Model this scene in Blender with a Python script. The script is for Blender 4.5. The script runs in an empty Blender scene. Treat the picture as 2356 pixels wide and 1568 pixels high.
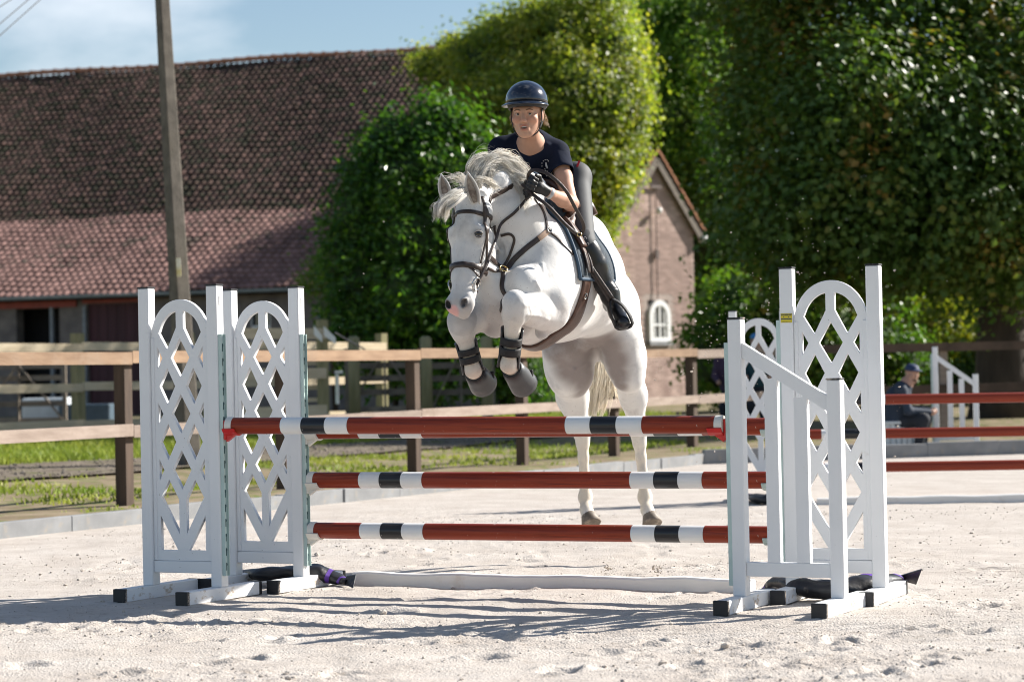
import bpy, bmesh, math, random
import numpy as np
from mathutils import Vector, Matrix

# ------------------------------------------------------------------ camera
F_PX, CX, CY, CAM_H = 5600.0, 1178.0, 784.0, 1.19     # focal length etc. in units of a 2356 px wide frame
PITCH, ROLL = 71/5600.0, math.radians(1.2)
_F = np.array([0, math.cos(PITCH), math.sin(PITCH)])
_U0 = np.array([0, -math.sin(PITCH), math.cos(PITCH)])
_R0 = np.array([1.0, 0, 0])
_R = math.cos(ROLL)*_R0 - math.sin(ROLL)*_U0
_U = math.sin(ROLL)*_R0 + math.cos(ROLL)*_U0
CAM = np.array([0, 0, CAM_H])
def ray(x, y):
    d = _F + (x-CX)/F_PX*_R - (y-CY)/F_PX*_U
    return d/d[1]
def P(x, y, D):                      # world point at distance D (metres along Y) seen in direction x, y
    return CAM + ray(x, y)*D
def G(x, y, z=0.0):                  # point of the ground seen in direction x, y
    d = ray(x, y)
    return CAM + d*((z-CAM_H)/d[2])

SC = bpy.context.scene
COL = SC.collection
cam_d = bpy.data.cameras.new('camera'); cam = bpy.data.objects.new('camera', cam_d); COL.objects.link(cam)
cam_d.sensor_width = 36; cam_d.lens = F_PX/2356*36; cam_d.clip_end = 3000; cam_d.clip_start = 0.1
cam.matrix_world = Matrix(((_R[0], _U[0], -_F[0], 0), (_R[1], _U[1], -_F[1], 0), (_R[2], _U[2], -_F[2], CAM_H), (0, 0, 0, 1)))
cam_d.dof.use_dof = True; cam_d.dof.focus_distance = 13.0; cam_d.dof.aperture_fstop = 3.2
SC.camera = cam

# ------------------------------------------------------------------ sky and sun
SUN_AZ, SUN_EL = math.radians(65.0), math.radians(32.0)          # azimuth clockwise from +Y
SUN = np.array([math.sin(SUN_AZ)*math.cos(SUN_EL), math.cos(SUN_AZ)*math.cos(SUN_EL), math.sin(SUN_EL)])
W = bpy.data.worlds.new('World'); SC.world = W; W.use_nodes = True
nt = W.node_tree; nt.nodes.clear()
wo = nt.nodes.new('ShaderNodeOutputWorld'); bg = nt.nodes.new('ShaderNodeBackground')
sky = nt.nodes.new('ShaderNodeTexSky'); sky.sky_type = 'NISHITA'; sky.sun_disc = False
sky.sun_elevation = SUN_EL; sky.sun_rotation = SUN_AZ; sky.air_density = 1.0; sky.dust_density = 0.35; sky.ozone_density = 1.6
tc = nt.nodes.new('ShaderNodeTexCoord'); mp = nt.nodes.new('ShaderNodeMapping')
mp.inputs['Location'].default_value = (0.60, 0.2, -0.07); mp.inputs['Scale'].default_value = (1, 1, 2.6)
cn = nt.nodes.new('ShaderNodeTexNoise'); cn.inputs['Scale'].default_value = 3.4; cn.inputs['Detail'].default_value = 7; cn.inputs['Roughness'].default_value = 0.55
cr = nt.nodes.new('ShaderNodeValToRGB'); cr.color_ramp.elements[0].position = 0.54; cr.color_ramp.elements[1].position = 0.72
mx = nt.nodes.new('ShaderNodeMixRGB'); mx.inputs['Color2'].default_value = (9.6, 10.0, 10.6, 1)
cl = nt.nodes.new('ShaderNodeMath'); cl.operation = 'MULTIPLY'; cl.inputs[1].default_value = 0.8
L = nt.links.new
L(tc.outputs['Generated'], mp.inputs['Vector']); L(mp.outputs['Vector'], cn.inputs['Vector']); L(cn.outputs['Fac'], cr.inputs['Fac'])
L(cr.outputs['Color'], cl.inputs[0]); L(cl.outputs['Value'], mx.inputs['Fac']); L(sky.outputs['Color'], mx.inputs['Color1'])
L(mx.outputs['Color'], bg.inputs['Color']); bg.inputs['Strength'].default_value = 0.060
L(bg.outputs['Background'], wo.inputs['Surface'])
sd = bpy.data.lights.new('sun', 'SUN'); sd.energy = 5.0; sd.angle = math.radians(0.53); sd.color = (1.0, 0.945, 0.865)
so = bpy.data.objects.new('sun', sd); COL.objects.link(so)
so.rotation_euler = Vector(SUN).to_track_quat('Z', 'Y').to_euler(); so.location = (20, 10, 20)
SC.view_settings.view_transform = 'Standard'; SC.view_settings.look = 'None'; SC.view_settings.gamma = 1
SC.view_settings.exposure = 1.0; SC.view_settings.use_curve_mapping = False
SC.cycles.use_denoising = True; SC.cycles.filter_width = 1.0
SC.cycles.max_bounces = 7; SC.cycles.transparent_max_bounces = 8; SC.cycles.diffuse_bounces = 4

# ------------------------------------------------------------------ helpers
RNG = np.random.default_rng(7)
random.seed(7)
def A(*v): return np.array(v, float)
def unit(v): v = np.asarray(v, float); return v/np.linalg.norm(v)

MATS = {}
def mat(name, col, rough=0.6, var=0.12, scale=6.0, bump=0.0, bscale=60.0, spec=0.5, metal=0.0, coat=0.0, stretch=None, col2=None,
        speck=None, attr=None, objrand=0.0, dirt=None, sheen=0.0, trans=0.0, sss=0.0, detail=5.0, lo=0.3, hi=0.7, coords='Object', irand=0.0):
    m = bpy.data.materials.new(name); m.use_nodes = True; t = m.node_tree; n = t.nodes; n.clear(); k = t.links.new
    out = n.new('ShaderNodeOutputMaterial'); b = n.new('ShaderNodeBsdfPrincipled'); k(b.outputs[0], out.inputs[0])
    b.inputs['Roughness'].default_value = rough; b.inputs['Specular IOR Level'].default_value = spec
    b.inputs['Metallic'].default_value = metal; b.inputs['Coat Weight'].default_value = coat; b.inputs['Coat Roughness'].default_value = 0.060
    if sheen: b.inputs['Sheen Weight'].default_value = sheen
    if sss:
        b.inputs['Subsurface Weight'].default_value = sss; b.inputs['Subsurface Radius'].default_value = (0.012, 0.005, 0.003); b.inputs['Subsurface Scale'].default_value = 1.0
    c = n.new('ShaderNodeTexCoord'); mpn = n.new('ShaderNodeMapping'); k(c.outputs[coords], mpn.inputs['Vector'])
    if stretch: mpn.inputs['Scale'].default_value = stretch
    nz = n.new('ShaderNodeTexNoise'); nz.inputs['Scale'].default_value = scale; nz.inputs['Detail'].default_value = detail; k(mpn.outputs[0], nz.inputs['Vector'])
    rp = n.new('ShaderNodeValToRGB'); k(nz.outputs['Fac'], rp.inputs['Fac'])
    e = rp.color_ramp.elements; e[0].position = lo; e[1].position = hi
    c2 = col2 if col2 is not None else [min(1, v*(1+var)) for v in col]
    c1 = col if col2 is not None else [v*(1-var) for v in col]
    e[0].color = (*c1, 1); e[1].color = (*c2, 1)
    last = rp.outputs['Color']
    def mix(fac, colour, blend='MIX'):
        nonlocal last
        q = n.new('ShaderNodeMixRGB'); q.blend_type = blend
        if isinstance(fac, (int, float)): q.inputs[0].default_value = fac
        else: k(fac, q.inputs[0])
        k(last, q.inputs[1])
        if isinstance(colour, (tuple, list)): q.inputs[2].default_value = (*colour, 1)
        else: k(colour, q.inputs[2])
        last = q.outputs[0]
    if attr:
        a = n.new('ShaderNodeAttribute'); a.attribute_name = attr; mix(1.0, a.outputs['Color'], 'MULTIPLY')
    if objrand:
        oi = n.new('ShaderNodeObjectInfo'); r2 = n.new('ShaderNodeMapRange'); k(oi.outputs['Random'], r2.inputs[0]); r2.inputs[3].default_value = 1-objrand; r2.inputs[4].default_value = 1+objrand
        hs = n.new('ShaderNodeHueSaturation'); k(last, hs.inputs['Color']); k(r2.outputs[0], hs.inputs['Value']); last = hs.outputs[0]
    if irand:                                     # value changes from piece to piece of one mesh
        gi_ = n.new('ShaderNodeNewGeometry'); r4 = n.new('ShaderNodeMapRange'); k(gi_.outputs['Random Per Island'], r4.inputs[0]); r4.inputs[3].default_value = 1-irand; r4.inputs[4].default_value = 1+irand
        h4 = n.new('ShaderNodeHueSaturation'); k(last, h4.inputs['Color']); k(r4.outputs[0], h4.inputs['Value']); last = h4.outputs[0]
    if speck:                                     # (scale, threshold, colour): scattered spots
        v = n.new('ShaderNodeTexNoise'); v.inputs['Scale'].default_value = speck[0]; v.inputs['Detail'].default_value = 2; k(c.outputs[coords], v.inputs['Vector'])
        r3 = n.new('ShaderNodeValToRGB'); r3.color_ramp.elements[0].position = speck[1]; r3.color_ramp.elements[1].position = min(1, speck[1]+0.05); k(v.outputs['Fac'], r3.inputs['Fac'])
        mix(r3.outputs['Color'], speck[2])
    if dirt:                                      # (scale, lo, hi, colour, stretch)
        md = n.new('ShaderNodeMapping'); k(c.outputs[coords], md.inputs['Vector'])
        if len(dirt) > 4: md.inputs['Scale'].default_value = dirt[4]
        v = n.new('ShaderNodeTexNoise'); v.inputs['Scale'].default_value = dirt[0]; v.inputs['Detail'].default_value = 8; v.inputs['Roughness'].default_value = 0.65; k(md.outputs[0], v.inputs['Vector'])
        r3 = n.new('ShaderNodeValToRGB'); r3.color_ramp.elements[0].position = dirt[1]; r3.color_ramp.elements[1].position = dirt[2]; k(v.outputs['Fac'], r3.inputs['Fac'])
        mix(r3.outputs['Color'], dirt[3])
    k(last, b.inputs['Base Color'])
    if bump:
        bn = n.new('ShaderNodeTexNoise'); bn.inputs['Scale'].default_value = bscale; bn.inputs['Detail'].default_value = 6; k(mpn.outputs[0], bn.inputs['Vector'])
        bp = n.new('ShaderNodeBump'); bp.inputs['Strength'].default_value = bump; bp.inputs['Distance'].default_value = 0.01; k(bn.outputs['Fac'], bp.inputs['Height']); k(bp.outputs[0], b.inputs['Normal'])
    if trans:
        tr = n.new('ShaderNodeBsdfTranslucent'); ms = n.new('ShaderNodeMixShader'); ms.inputs[0].default_value = trans
        k(last, tr.inputs['Color']); k(b.outputs[0], ms.inputs[1]); k(tr.outputs[0], ms.inputs[2]); k(ms.outputs[0], out.inputs[0])
    MATS[name] = m
    return m

def leaf_mat(name, stops, rough=0.42, trans=0.35, spec=0.4, tgain=1.4, drift=0.5, dscale=0.55):
    """leaf colours run over the ramp: partly leaf by leaf, partly in larger patches of the crown"""
    m = bpy.data.materials.new(name); m.use_nodes = True; t = m.node_tree; n = t.nodes; n.clear(); k = t.links.new
    out = n.new('ShaderNodeOutputMaterial'); b = n.new('ShaderNodeBsdfPrincipled'); tr = n.new('ShaderNodeBsdfTranslucent'); ms = n.new('ShaderNodeMixShader')
    g = n.new('ShaderNodeNewGeometry'); rp = n.new('ShaderNodeValToRGB'); tcn = n.new('ShaderNodeTexCoord'); nz = n.new('ShaderNodeTexNoise'); nz.inputs['Scale'].default_value = dscale; nz.inputs['Detail'].default_value = 3
    k(tcn.outputs['Object'], nz.inputs['Vector']); mr = n.new('ShaderNodeMapRange'); k(nz.outputs['Fac'], mr.inputs[0]); mr.inputs[1].default_value = .3; mr.inputs[2].default_value = .72
    mxn = n.new('ShaderNodeMix'); mxn.data_type = 'FLOAT'; mxn.inputs[0].default_value = drift; k(g.outputs['Random Per Island'], mxn.inputs[2]); k(mr.outputs[0], mxn.inputs[3]); k(mxn.outputs[0], rp.inputs['Fac'])
    el = rp.color_ramp.elements
    while len(el) < len(stops): el.new(0.5)
    for e, (p, c) in zip(el, stops): e.position = p; e.color = (*c, 1)
    b.inputs['Roughness'].default_value = rough; b.inputs['Specular IOR Level'].default_value = spec
    k(rp.outputs[0], b.inputs['Base Color'])
    mu = n.new('ShaderNodeMixRGB'); mu.blend_type = 'MULTIPLY'; mu.inputs[0].default_value = 1; mu.inputs[2].default_value = (1.2*tgain, 1.25*tgain, 0.45*tgain, 1); k(rp.outputs[0], mu.inputs[1]); k(mu.outputs[0], tr.inputs['Color'])
    ms.inputs[0].default_value = trans; k(b.outputs[0], ms.inputs[1]); k(tr.outputs[0], ms.inputs[2]); k(ms.outputs[0], out.inputs[0])
    MATS[name] = m
    return m

def new_mesh(name, verts, faces, smooth=False, mats=None, midx=None):
    """faces: list of lists, or an (n, 3|4) integer array"""
    me = bpy.data.meshes.new(name)
    v = np.asarray(verts, np.float32).reshape(-1, 3)
    if isinstance(faces, np.ndarray):
        nf, k = faces.shape
        me.vertices.add(len(v)); me.vertices.foreach_set('co', v.ravel())
        me.loops.add(nf*k); me.loops.foreach_set('vertex_index', faces.astype(np.int32).ravel())
        me.polygons.add(nf); me.polygons.foreach_set('loop_start', np.arange(0, nf*k, k, dtype=np.int32))
        me.update(calc_edges=True)
    else:
        me.from_pydata(v.tolist(), [], faces); me.update()
    if mats:
        for m in mats: me.materials.append(MATS[m] if isinstance(m, str) else m)
    if midx is not None: me.polygons.foreach_set('material_index', np.asarray(midx, np.int32))
    me.polygons.foreach_set('use_smooth', np.full(len(me.polygons), bool(smooth)))
    return me

def thing(name, label, cat, loc=(0, 0, 0), rotz=0.0, group=None):
    o = bpy.data.objects.new(name, None); COL.objects.link(o)
    o.location = tuple(loc); o.rotation_euler = (0, 0, rotz); o['label'] = label; o['category'] = cat
    if group: o['group'] = group
    return o
def tag(o, label, cat, group=None, kind=None):
    if label: o['label'] = label
    if cat: o['category'] = cat
    if group: o['group'] = group
    if kind: o['kind'] = kind
    return o
def link(name, me, parent=None, world=False, mtx=None, label=None, kind=None):
    """link a mesh; world=True: the mesh is in world coordinates although it has a parent"""
    o = bpy.data.objects.new(name, me); COL.objects.link(o)
    if mtx is not None: o.matrix_basis = mtx
    if parent is not None:
        o.parent = parent
        if world: o.matrix_parent_inverse = world_of(parent).inverted()
    if label: o['label'] = label
    if kind: o['kind'] = kind
    return o
def world_of(o):
    m = Matrix.LocRotScale(o.location, o.rotation_euler, o.scale)
    if o.parent is not None: m = world_of(o.parent) @ o.matrix_parent_inverse @ m
    return m

class MB:
    """collects shapes for one mesh"""
    def __init__(s): s.v = []; s.f = []; s.m = []
    def add(s, verts, faces, m=0):
        o = len(s.v); s.v += [tuple(map(float, q)) for q in verts]; s.f += [[i+o for i in f] for f in faces]; s.m += [m]*len(faces); return s
    def box(s, lo, hi, m=0, bev=0.0):
        x0, y0, z0 = lo; x1, y1, z1 = hi
        if bev <= 0:
            return s.add([(x0,y0,z0),(x1,y0,z0),(x1,y1,z0),(x0,y1,z0),(x0,y0,z1),(x1,y0,z1),(x1,y1,z1),(x0,y1,z1)],
                     [[0,3,2,1],[4,5,6,7],[0,1,5,4],[1,2,6,5],[2,3,7,6],[3,0,4,7]], m)
        b = bmesh.new(); bmesh.ops.create_cube(b, size=1)
        for v in b.verts: v.co = Vector(((x0+x1)/2+v.co.x*(x1-x0), (y0+y1)/2+v.co.y*(y1-y0), (z0+z1)/2+v.co.z*(z1-z0)))
        bmesh.ops.bevel(b, geom=b.edges[:], offset=bev, segments=1, affect='EDGES')
        b.verts.index_update(); s.add([v.co[:] for v in b.verts], [[v.index for v in f.verts] for f in b.faces], m); b.free(); return s
    def bar(s, a, b, w, h, m=0, up=(0, 0, 1)):
        a = np.asarray(a, float); b = np.asarray(b, float); t = unit(b-a); u = np.asarray(up, float)
        r = unit(np.cross(t, u)); u = np.cross(r, t); vs = []
        for q in (a, b):
            for i, j in ((-1,-1),(1,-1),(1,1),(-1,1)): vs.append(q+r*i*w/2+u*j*h/2)
        return s.add(vs, [[0,1,2,3],[7,6,5,4],[0,4,5,1],[1,5,6,2],[2,6,7,3],[3,7,4,0]], m)
    def tube(s, pts, rad, seg=8, m=0, caps=True):
        pts = [np.asarray(p, float) for p in pts]; n = len(pts)
        rad = [rad]*n if np.isscalar(rad) else rad
        ref = A(0, 0, 1) if abs(unit(pts[-1]-pts[0])[2]) < .9 else A(1, 0, 0); vs = []; fs = []
        for i, p in enumerate(pts):
            t = unit(pts[min(i+1, n-1)]-pts[max(i-1, 0)]); r = unit(np.cross(t, ref)); u = np.cross(r, t); ref = u
            for j in range(seg):
                a = 2*math.pi*j/seg; vs.append(p+(r*math.cos(a)+u*math.sin(a))*rad[i])
        for i in range(n-1):
            for j in range(seg): fs.append([i*seg+j, i*seg+(j+1) % seg, (i+1)*seg+(j+1) % seg, (i+1)*seg+j])
        if caps: fs += [list(range(seg))[::-1], list(range((n-1)*seg, n*seg))]
        return s.add(vs, fs, m)
    def mesh(s, name, mats, smooth=False):
        return new_mesh(name, s.v, s.f, smooth, [mats] if not isinstance(mats, (list, tuple)) else mats, s.m)
    def build(s, name, mats, parent=None, smooth=False, world=False, **kw):
        return link(name, s.mesh(name, mats, smooth), parent, world, **kw)

def fnoise(x, y, seed=0, oct=4, f=1.0):
    """cheap smooth noise from sums of rotated sines"""
    r = np.random.default_rng(seed); out = np.zeros_like(x, float); amp = 1.0; tot = 0
    for o in range(oct):
        for _ in range(4):
            a = r.uniform(0, 2*math.pi); p = r.uniform(0, 6.28); ff = f*r.uniform(.7, 1.4)
            out += amp*np.sin((x*math.cos(a)+y*math.sin(a))*ff+p+1.3*np.sin((x*math.sin(a)-y*math.cos(a))*ff*.7+p*2))/4
        tot += amp; amp *= .55; f *= 2.1
    return out/tot

def vnoise(x, y, sc, seed=0):
    """smooth random lattice noise in 0..1"""
    tab = np.random.default_rng(seed).random((256, 256)); u, v = x*sc, y*sc; i, j = np.floor(u).astype(int), np.floor(v).astype(int); a, b = u-i, v-j
    a = a*a*(3-2*a); b = b*b*(3-2*b); q = lambda m, n: tab[m & 255, n & 255]
    return (q(i, j)*(1-a)+q(i+1, j)*a)*(1-b)+(q(i, j+1)*(1-a)+q(i+1, j+1)*a)*b
# ------------------------------------------------------------------ materials of the place
mat('sand', (0.46, 0.41, 0.365), rough=0.95, col2=(0.56, 0.515, 0.47), scale=2.2, bump=1.0, bscale=85, spec=0.1, detail=9, dirt=(13, 0.54, 0.74, (0.34, 0.285, 0.235), (1, 1.4, 1)))
mat('sand_clod', (0.47, 0.42, 0.37), rough=0.95, var=0.12, scale=20, bump=0.5, bscale=90, spec=0.1)
mat('verge', (0.17, 0.13, 0.085), rough=1, col2=(0.29, 0.235, 0.16), scale=2.2, bump=0.6, bscale=30, spec=0.1, dirt=(5, 0.5, 0.62, (0.12, 0.15, 0.04)))
mat('gravel', (0.105, 0.085, 0.066), rough=1, col2=(0.24, 0.205, 0.165), scale=6, bump=1.0, bscale=24, spec=0.05, detail=10, dirt=(2.2, 0.55, 0.68, (0.11, 0.12, 0.045)))
mat('pebble', (0.20, 0.175, 0.15), rough=0.9, irand=0.35, spec=0.1)
mat('concrete', (0.23, 0.235, 0.24), rough=0.9, var=0.16, scale=5, bump=0.2, bscale=120, dirt=(9, 0.55, 0.75, (0.30, 0.27, 0.23)))
mat('pole_concrete', (0.135, 0.118, 0.098), rough=0.95, var=0.3, scale=7, bump=0.5, bscale=60, speck=(60, 0.66, (0.07, 0.06, 0.05)), dirt=(4, 0.5, 0.8, (0.12, 0.105, 0.08), (1, 1, .3)))

# ------------------------------------------------------------------ ground
def grid_mesh(name, xs, ys, zf, mats, smooth=True):
    X, Y = np.meshgrid(xs, ys); Z = zf(X, Y); nx, ny = len(xs), len(ys)
    v = np.stack([X, Y, Z], -1).reshape(-1, 3); i = np.arange(nx*ny).reshape(ny, nx)
    f = np.stack([i[:-1, :-1], i[:-1, 1:], i[1:, 1:], i[1:, :-1]], -1).reshape(-1, 4)
    return new_mesh(name, v, f, smooth, mats)

# kerb line of the arena: near left to the far corner, then along the far side
K0, K1, K2 = A(-7.34, 12.3), A(2.35, 30.1), A(11.5, 32.6)
_kd = unit(K1-K0); _kn = A(-_kd[1], _kd[0])               # pointing out of the arena
_kd2 = unit(K2-K1); _kn2 = A(-_kd2[1], _kd2[0])
def out_dist(X, Y):
    return np.maximum((X-K0[0])*_kn[0]+(Y-K0[1])*_kn[1], (X-K1[0])*_kn2[0]+(Y-K1[1])*_kn2[1])

hoof_marks = [G(*q) for q in ((1500, 1476), (1706, 1483), (1120, 1510), (1930, 1478), (2232, 1455), (2140, 1530), (2010, 1548), (905, 1405), (650, 1462), (560, 1515), (2270, 1395), (1810, 1532), (1290, 1540), (300, 1550), (1585, 1530), (2110, 1445), (1985, 1330), (860, 1275), (480, 1310), (1010, 1265), (1600, 1345))]
hoof_marks += [A(RNG.uniform(-3.6, 3.6), RNG.uniform(9.0, 16.5), 0) for _ in range(90)]
def rough_at(X, Y): return np.clip((vnoise(X, Y*1.3, .9, 1)*.6+vnoise(X, Y*1.3, 2.3, 2)*.4-.36)*3.4, .10, 1.25)
def sand_z(X, Y):
    fade = np.clip((24-Y)/8, 0.25, 1)
    z = .018*fnoise(X, Y, 3, 3, 1.4)+.012*(vnoise(X, Y, 3.1, 5)-.5)+.010*(vnoise(X, Y, 7.7, 6)-.5)
    r = rough_at(X, Y)
    z = z+r*(.010*np.maximum(vnoise(X, Y, 15, 7)-.45, 0)+.020*np.maximum(vnoise(X, Y, 27, 8)-.58, 0)+.022*np.maximum(vnoise(X, Y, 46, 9)-.58, 0))+.003*(vnoise(X, Y, 60, 10)-.5)
    tr = np.exp(-((Y-10.9-.05*X)/.6)**2)*np.exp(-((X-1.2)/2.0)**2)
    z = z+tr*.006*np.sin((Y-.04*X)*46+fnoise(X, Y, 9, 2, 1.0)*2)
    for i, h in enumerate(hoof_marks):
        rr_ = .05+.018*((i*37) % 5)/5; dx = (X-h[0]); dy = (Y-h[1]); c, s = math.cos(i*1.7), math.sin(i*1.7)
        m = (np.abs(dx) < .4) & (np.abs(dy) < .4)
        if not m.any(): continue
        u = (dx[m]*c+dy[m]*s)/1.25; w = -dx[m]*s+dy[m]*c; d = np.sqrt(u*u+w*w)/rr_*(1+.35*(vnoise(X[m], Y[m], 22, 30+i)-.5))
        z[m] += (-.028*np.exp(-d**4*.8)+.015*np.exp(-((d-1.5)/.42)**2)*(.5+.5*np.sin(np.arctan2(w, u)*3+i))*(.4+1.2*vnoise(X[m], Y[m], 30, 40)))*(1 if i < 21 else .6)
    z = z*fade
    return z*np.clip((-out_dist(X, Y)-.02)/.3, 0, 1)
ys = np.concatenate([np.arange(8.4, 9.1, .05), np.arange(9.1, 11.6, .0145), np.arange(11.6, 15.5, .024), np.arange(15.5, 34, .075)])
xs_ = np.concatenate([np.arange(-8.0, -2.7, .06), np.arange(-2.7, 2.75, .020), np.arange(2.75, 12.0, .07)])
me = grid_mesh('sand_arena', xs_, ys, sand_z, ['sand'])
link('sand_arena', me)['kind'] = 'structure'
# the wider ground sheet, just below
xs = np.concatenate([np.arange(-900, -40, 60), np.arange(-40, -15, 1.5), np.arange(-15, 15, .4), np.arange(15, 40, 1.5), np.arange(40, 901, 60)])
ysg = np.concatenate([np.arange(-60, 10, 4), np.arange(10, 40, .4), np.arange(40, 90, 1.5), np.arange(90, 1500, 60)])
def ground_z(X, Y):
    o = out_dist(X, Y)
    rise = np.clip((o-2.6)/9, 0, 1)*.22
    z = -.06+.14*np.clip((o-.30)/.35, 0, 1)+rise+.03*fnoise(X, Y, 21, 3, .8)*np.clip(o, 0, 1)
    return np.where(Y > 90, .3, z)
link('ground', grid_mesh('ground', xs, ysg, ground_z, ['verge']))['kind'] = 'structure'
def gz(x, y): return float(ground_z(np.array([[x]], float), np.array([[y]], float))[0, 0])
# gravel track outside the fence, running along the arena
def strip(name, o0, o1, material, dz, t0=-8, t1=34):
    ts = np.arange(t0, t1, .3); os_ = np.linspace(o0, o1, 9)
    T, O = np.meshgrid(ts, os_); wob = .16*fnoise(T, O*0, 31, 3, .9)
    X = K0[0]+_kd[0]*T+_kn[0]*(O+wob); Y = K0[1]+_kd[1]*T+_kn[1]*(O+wob); Z = ground_z(X, Y)+dz
    v = np.stack([X, Y, Z], -1).reshape(-1, 3); i = np.arange(T.size).reshape(T.shape)
    f = np.stack([i[:-1, :-1], i[:-1, 1:], i[1:, 1:], i[1:, :-1]], -1).reshape(-1, 4)
    o = link(name, new_mesh(name, v, f, True, [material])); o['kind'] = 'structure'; return o
strip('gravel_path', 4.7, 6.7, 'gravel', .03, -4, 34)
# kerb: concrete edging blocks
kerb = bpy.data.objects.new('kerb', None); COL.objects.link(kerb); kerb['kind'] = 'structure'
def kerb_run(a, b, hgt):
    d = b-a; n = int(np.linalg.norm(d)/1.0)+1; d = d/np.linalg.norm(d); m = None
    for i in range(n):
        p = a+d*(i+.5); nn = A(-d[1], d[0]); zz = hgt*(1+.06*math.sin(i*2.3))
        mb = MB(); mb.box((-.498, 0, -.1), (.498, .10, zz), bev=.004)
        o = mb.build('kerb_stone', ['concrete'], kerb)
        o.location = (p[0]+nn[0]*.01*math.sin(i*1.9), p[1]+nn[1]*.01*math.sin(i*1.9), 0); o.rotation_euler = (0, 0, math.atan2(d[1], d[0]))
kerb_run(K0, K1, .125); kerb_run(K1, K2, .18)

# clods lying on the sand
def clods(name, pts, sizes, material, seed=1):
    r = np.random.default_rng(seed); n = len(pts)
    ico = bmesh.new(); bmesh.ops.create_icosphere(ico, subdivisions=1, radius=1.0); base = np.array([v.co[:] for v in ico.verts]); tri = np.array([[v.index for v in f.verts] for f in ico.faces]); ico.free()
    nv = len(base); V = base[None]*r.uniform(.6, 1.25, (n, nv, 1))*r.uniform(.6, 1.3, (n, 1, 3))
    a = r.uniform(0, 6.28, n); c, s = np.cos(a), np.sin(a); x = V[:, :, 0]*c[:, None]-V[:, :, 1]*s[:, None]; y = V[:, :, 0]*s[:, None]+V[:, :, 1]*c[:, None]
    V = np.stack([x, y, V[:, :, 2]*.75], -1)*sizes[:, None, None]+np.asarray(pts)[:, None, :]
    Fc = (tri[None]+(np.arange(n)*nv)[:, None, None]).reshape(-1, 3)
    return new_mesh(name, V.reshape(-1, 3), Fc, False, [material])
n = 17000
cx = RNG.uniform(-4.2, 4.4, n); cy = 8.6+11.5*RNG.uniform(0, 1, n)**1.5
keep = (rough_at(cx, cy) > RNG.uniform(-.05, 1.25, n)) & (out_dist(cx, cy) < -.2)
cx, cy = cx[keep], cy[keep]; sz = np.exp(RNG.normal(-5.55, .50, len(cx))).clip(.002, .020)
cz = sand_z(cx[None], cy[None])[0]
o = link('sand_clods', clods('sand_clods', np.stack([cx, cy, cz+sz*.25], -1), sz, 'sand_clod')); tag(o, 'small pale clods of sand scattered over the riding arena', None, kind='stuff')

# grass on the verge
mat('grass_blade', (0.17, 0.27, 0.025), rough=0.55, col2=(0.40, 0.42, 0.07), scale=.9, trans=0.35, spec=0.3)
def grass(name, n, o0, o1, t0, t1, hgt, label, patch=None, seed=3):
    r = np.random.default_rng(seed); T = r.uniform(t0, t1, n); O = r.uniform(o0, o1, n)
    X = K0[0]+_kd[0]*T+_kn[0]*O; Y = K0[1]+_kd[1]*T+_kn[1]*O
    if patch is not None:
        k = fnoise(X, Y, seed+5, 3, 1.5) > patch+r.uniform(-.25, .25, n); X, Y, O = X[k], Y[k], O[k]
    n = len(X); Z = ground_z(X[None], Y[None])[0]
    a = r.uniform(0, 6.28, n); h = hgt*r.uniform(.4, 1.3, n); w = r.uniform(.006, .013, n); lx, ly = r.normal(0, .45, n)*h, r.normal(0, .45, n)*h
    b0 = np.stack([X-np.cos(a)*w, Y-np.sin(a)*w, Z], -1); b1 = np.stack([X+np.cos(a)*w, Y+np.sin(a)*w, Z], -1)
    m0 = np.stack([X+lx*.35-np.cos(a)*w*.8, Y+ly*.35-np.sin(a)*w*.8, Z+h*.6], -1); m1 = np.stack([X+lx*.35+np.cos(a)*w*.8, Y+ly*.35+np.sin(a)*w*.8, Z+h*.6], -1)
    tp = np.stack([X+lx, Y+ly, Z+h*.95], -1)
    V = np.stack([b0, b1, m1, m0, tp], 1).reshape(-1, 3); i = (np.arange(n)*5)[:, None]
    F3 = np.concatenate([i+np.array([[0, 1, 2]]), i+np.array([[0, 2, 3]]), i+np.array([[3, 2, 4]])])
    o = link(name, new_mesh(name, V, F3, False, ['grass_blade'])); tag(o, label, None, kind='stuff')
grass('verge_grass', 26000, 2.0, 4.8, 2, 26, .055, 'patchy short grass on the dirt verge between the kerb and the gravel track', .08, 3)
grass('kerb_weeds', 12000, .5, 2.6, 0, 26, .045, 'sparse tufts of grass in the bare soil along the kerb', .35, 6)
grass('meadow_grass', 52000, 6.6, 11.5, 4, 34, .13, 'bright green longer grass beyond the gravel track', -.45, 4)

n = 2600; T_ = RNG.uniform(2, 30, n); O_ = RNG.uniform(4.5, 6.9, n); px_ = K0[0]+_kd[0]*T_+_kn[0]*O_; py_ = K0[1]+_kd[1]*T_+_kn[1]*O_; sz = np.exp(RNG.normal(-4.3, .4, n)).clip(.006, .04)
o = link('track_gravel', clods('track_gravel', np.stack([px_, py_, ground_z(px_[None], py_[None])[0]+.035], -1), sz, 'pebble', 9)); tag(o, 'loose stones of the gravel track outside the arena fence', None, kind='stuff')
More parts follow.
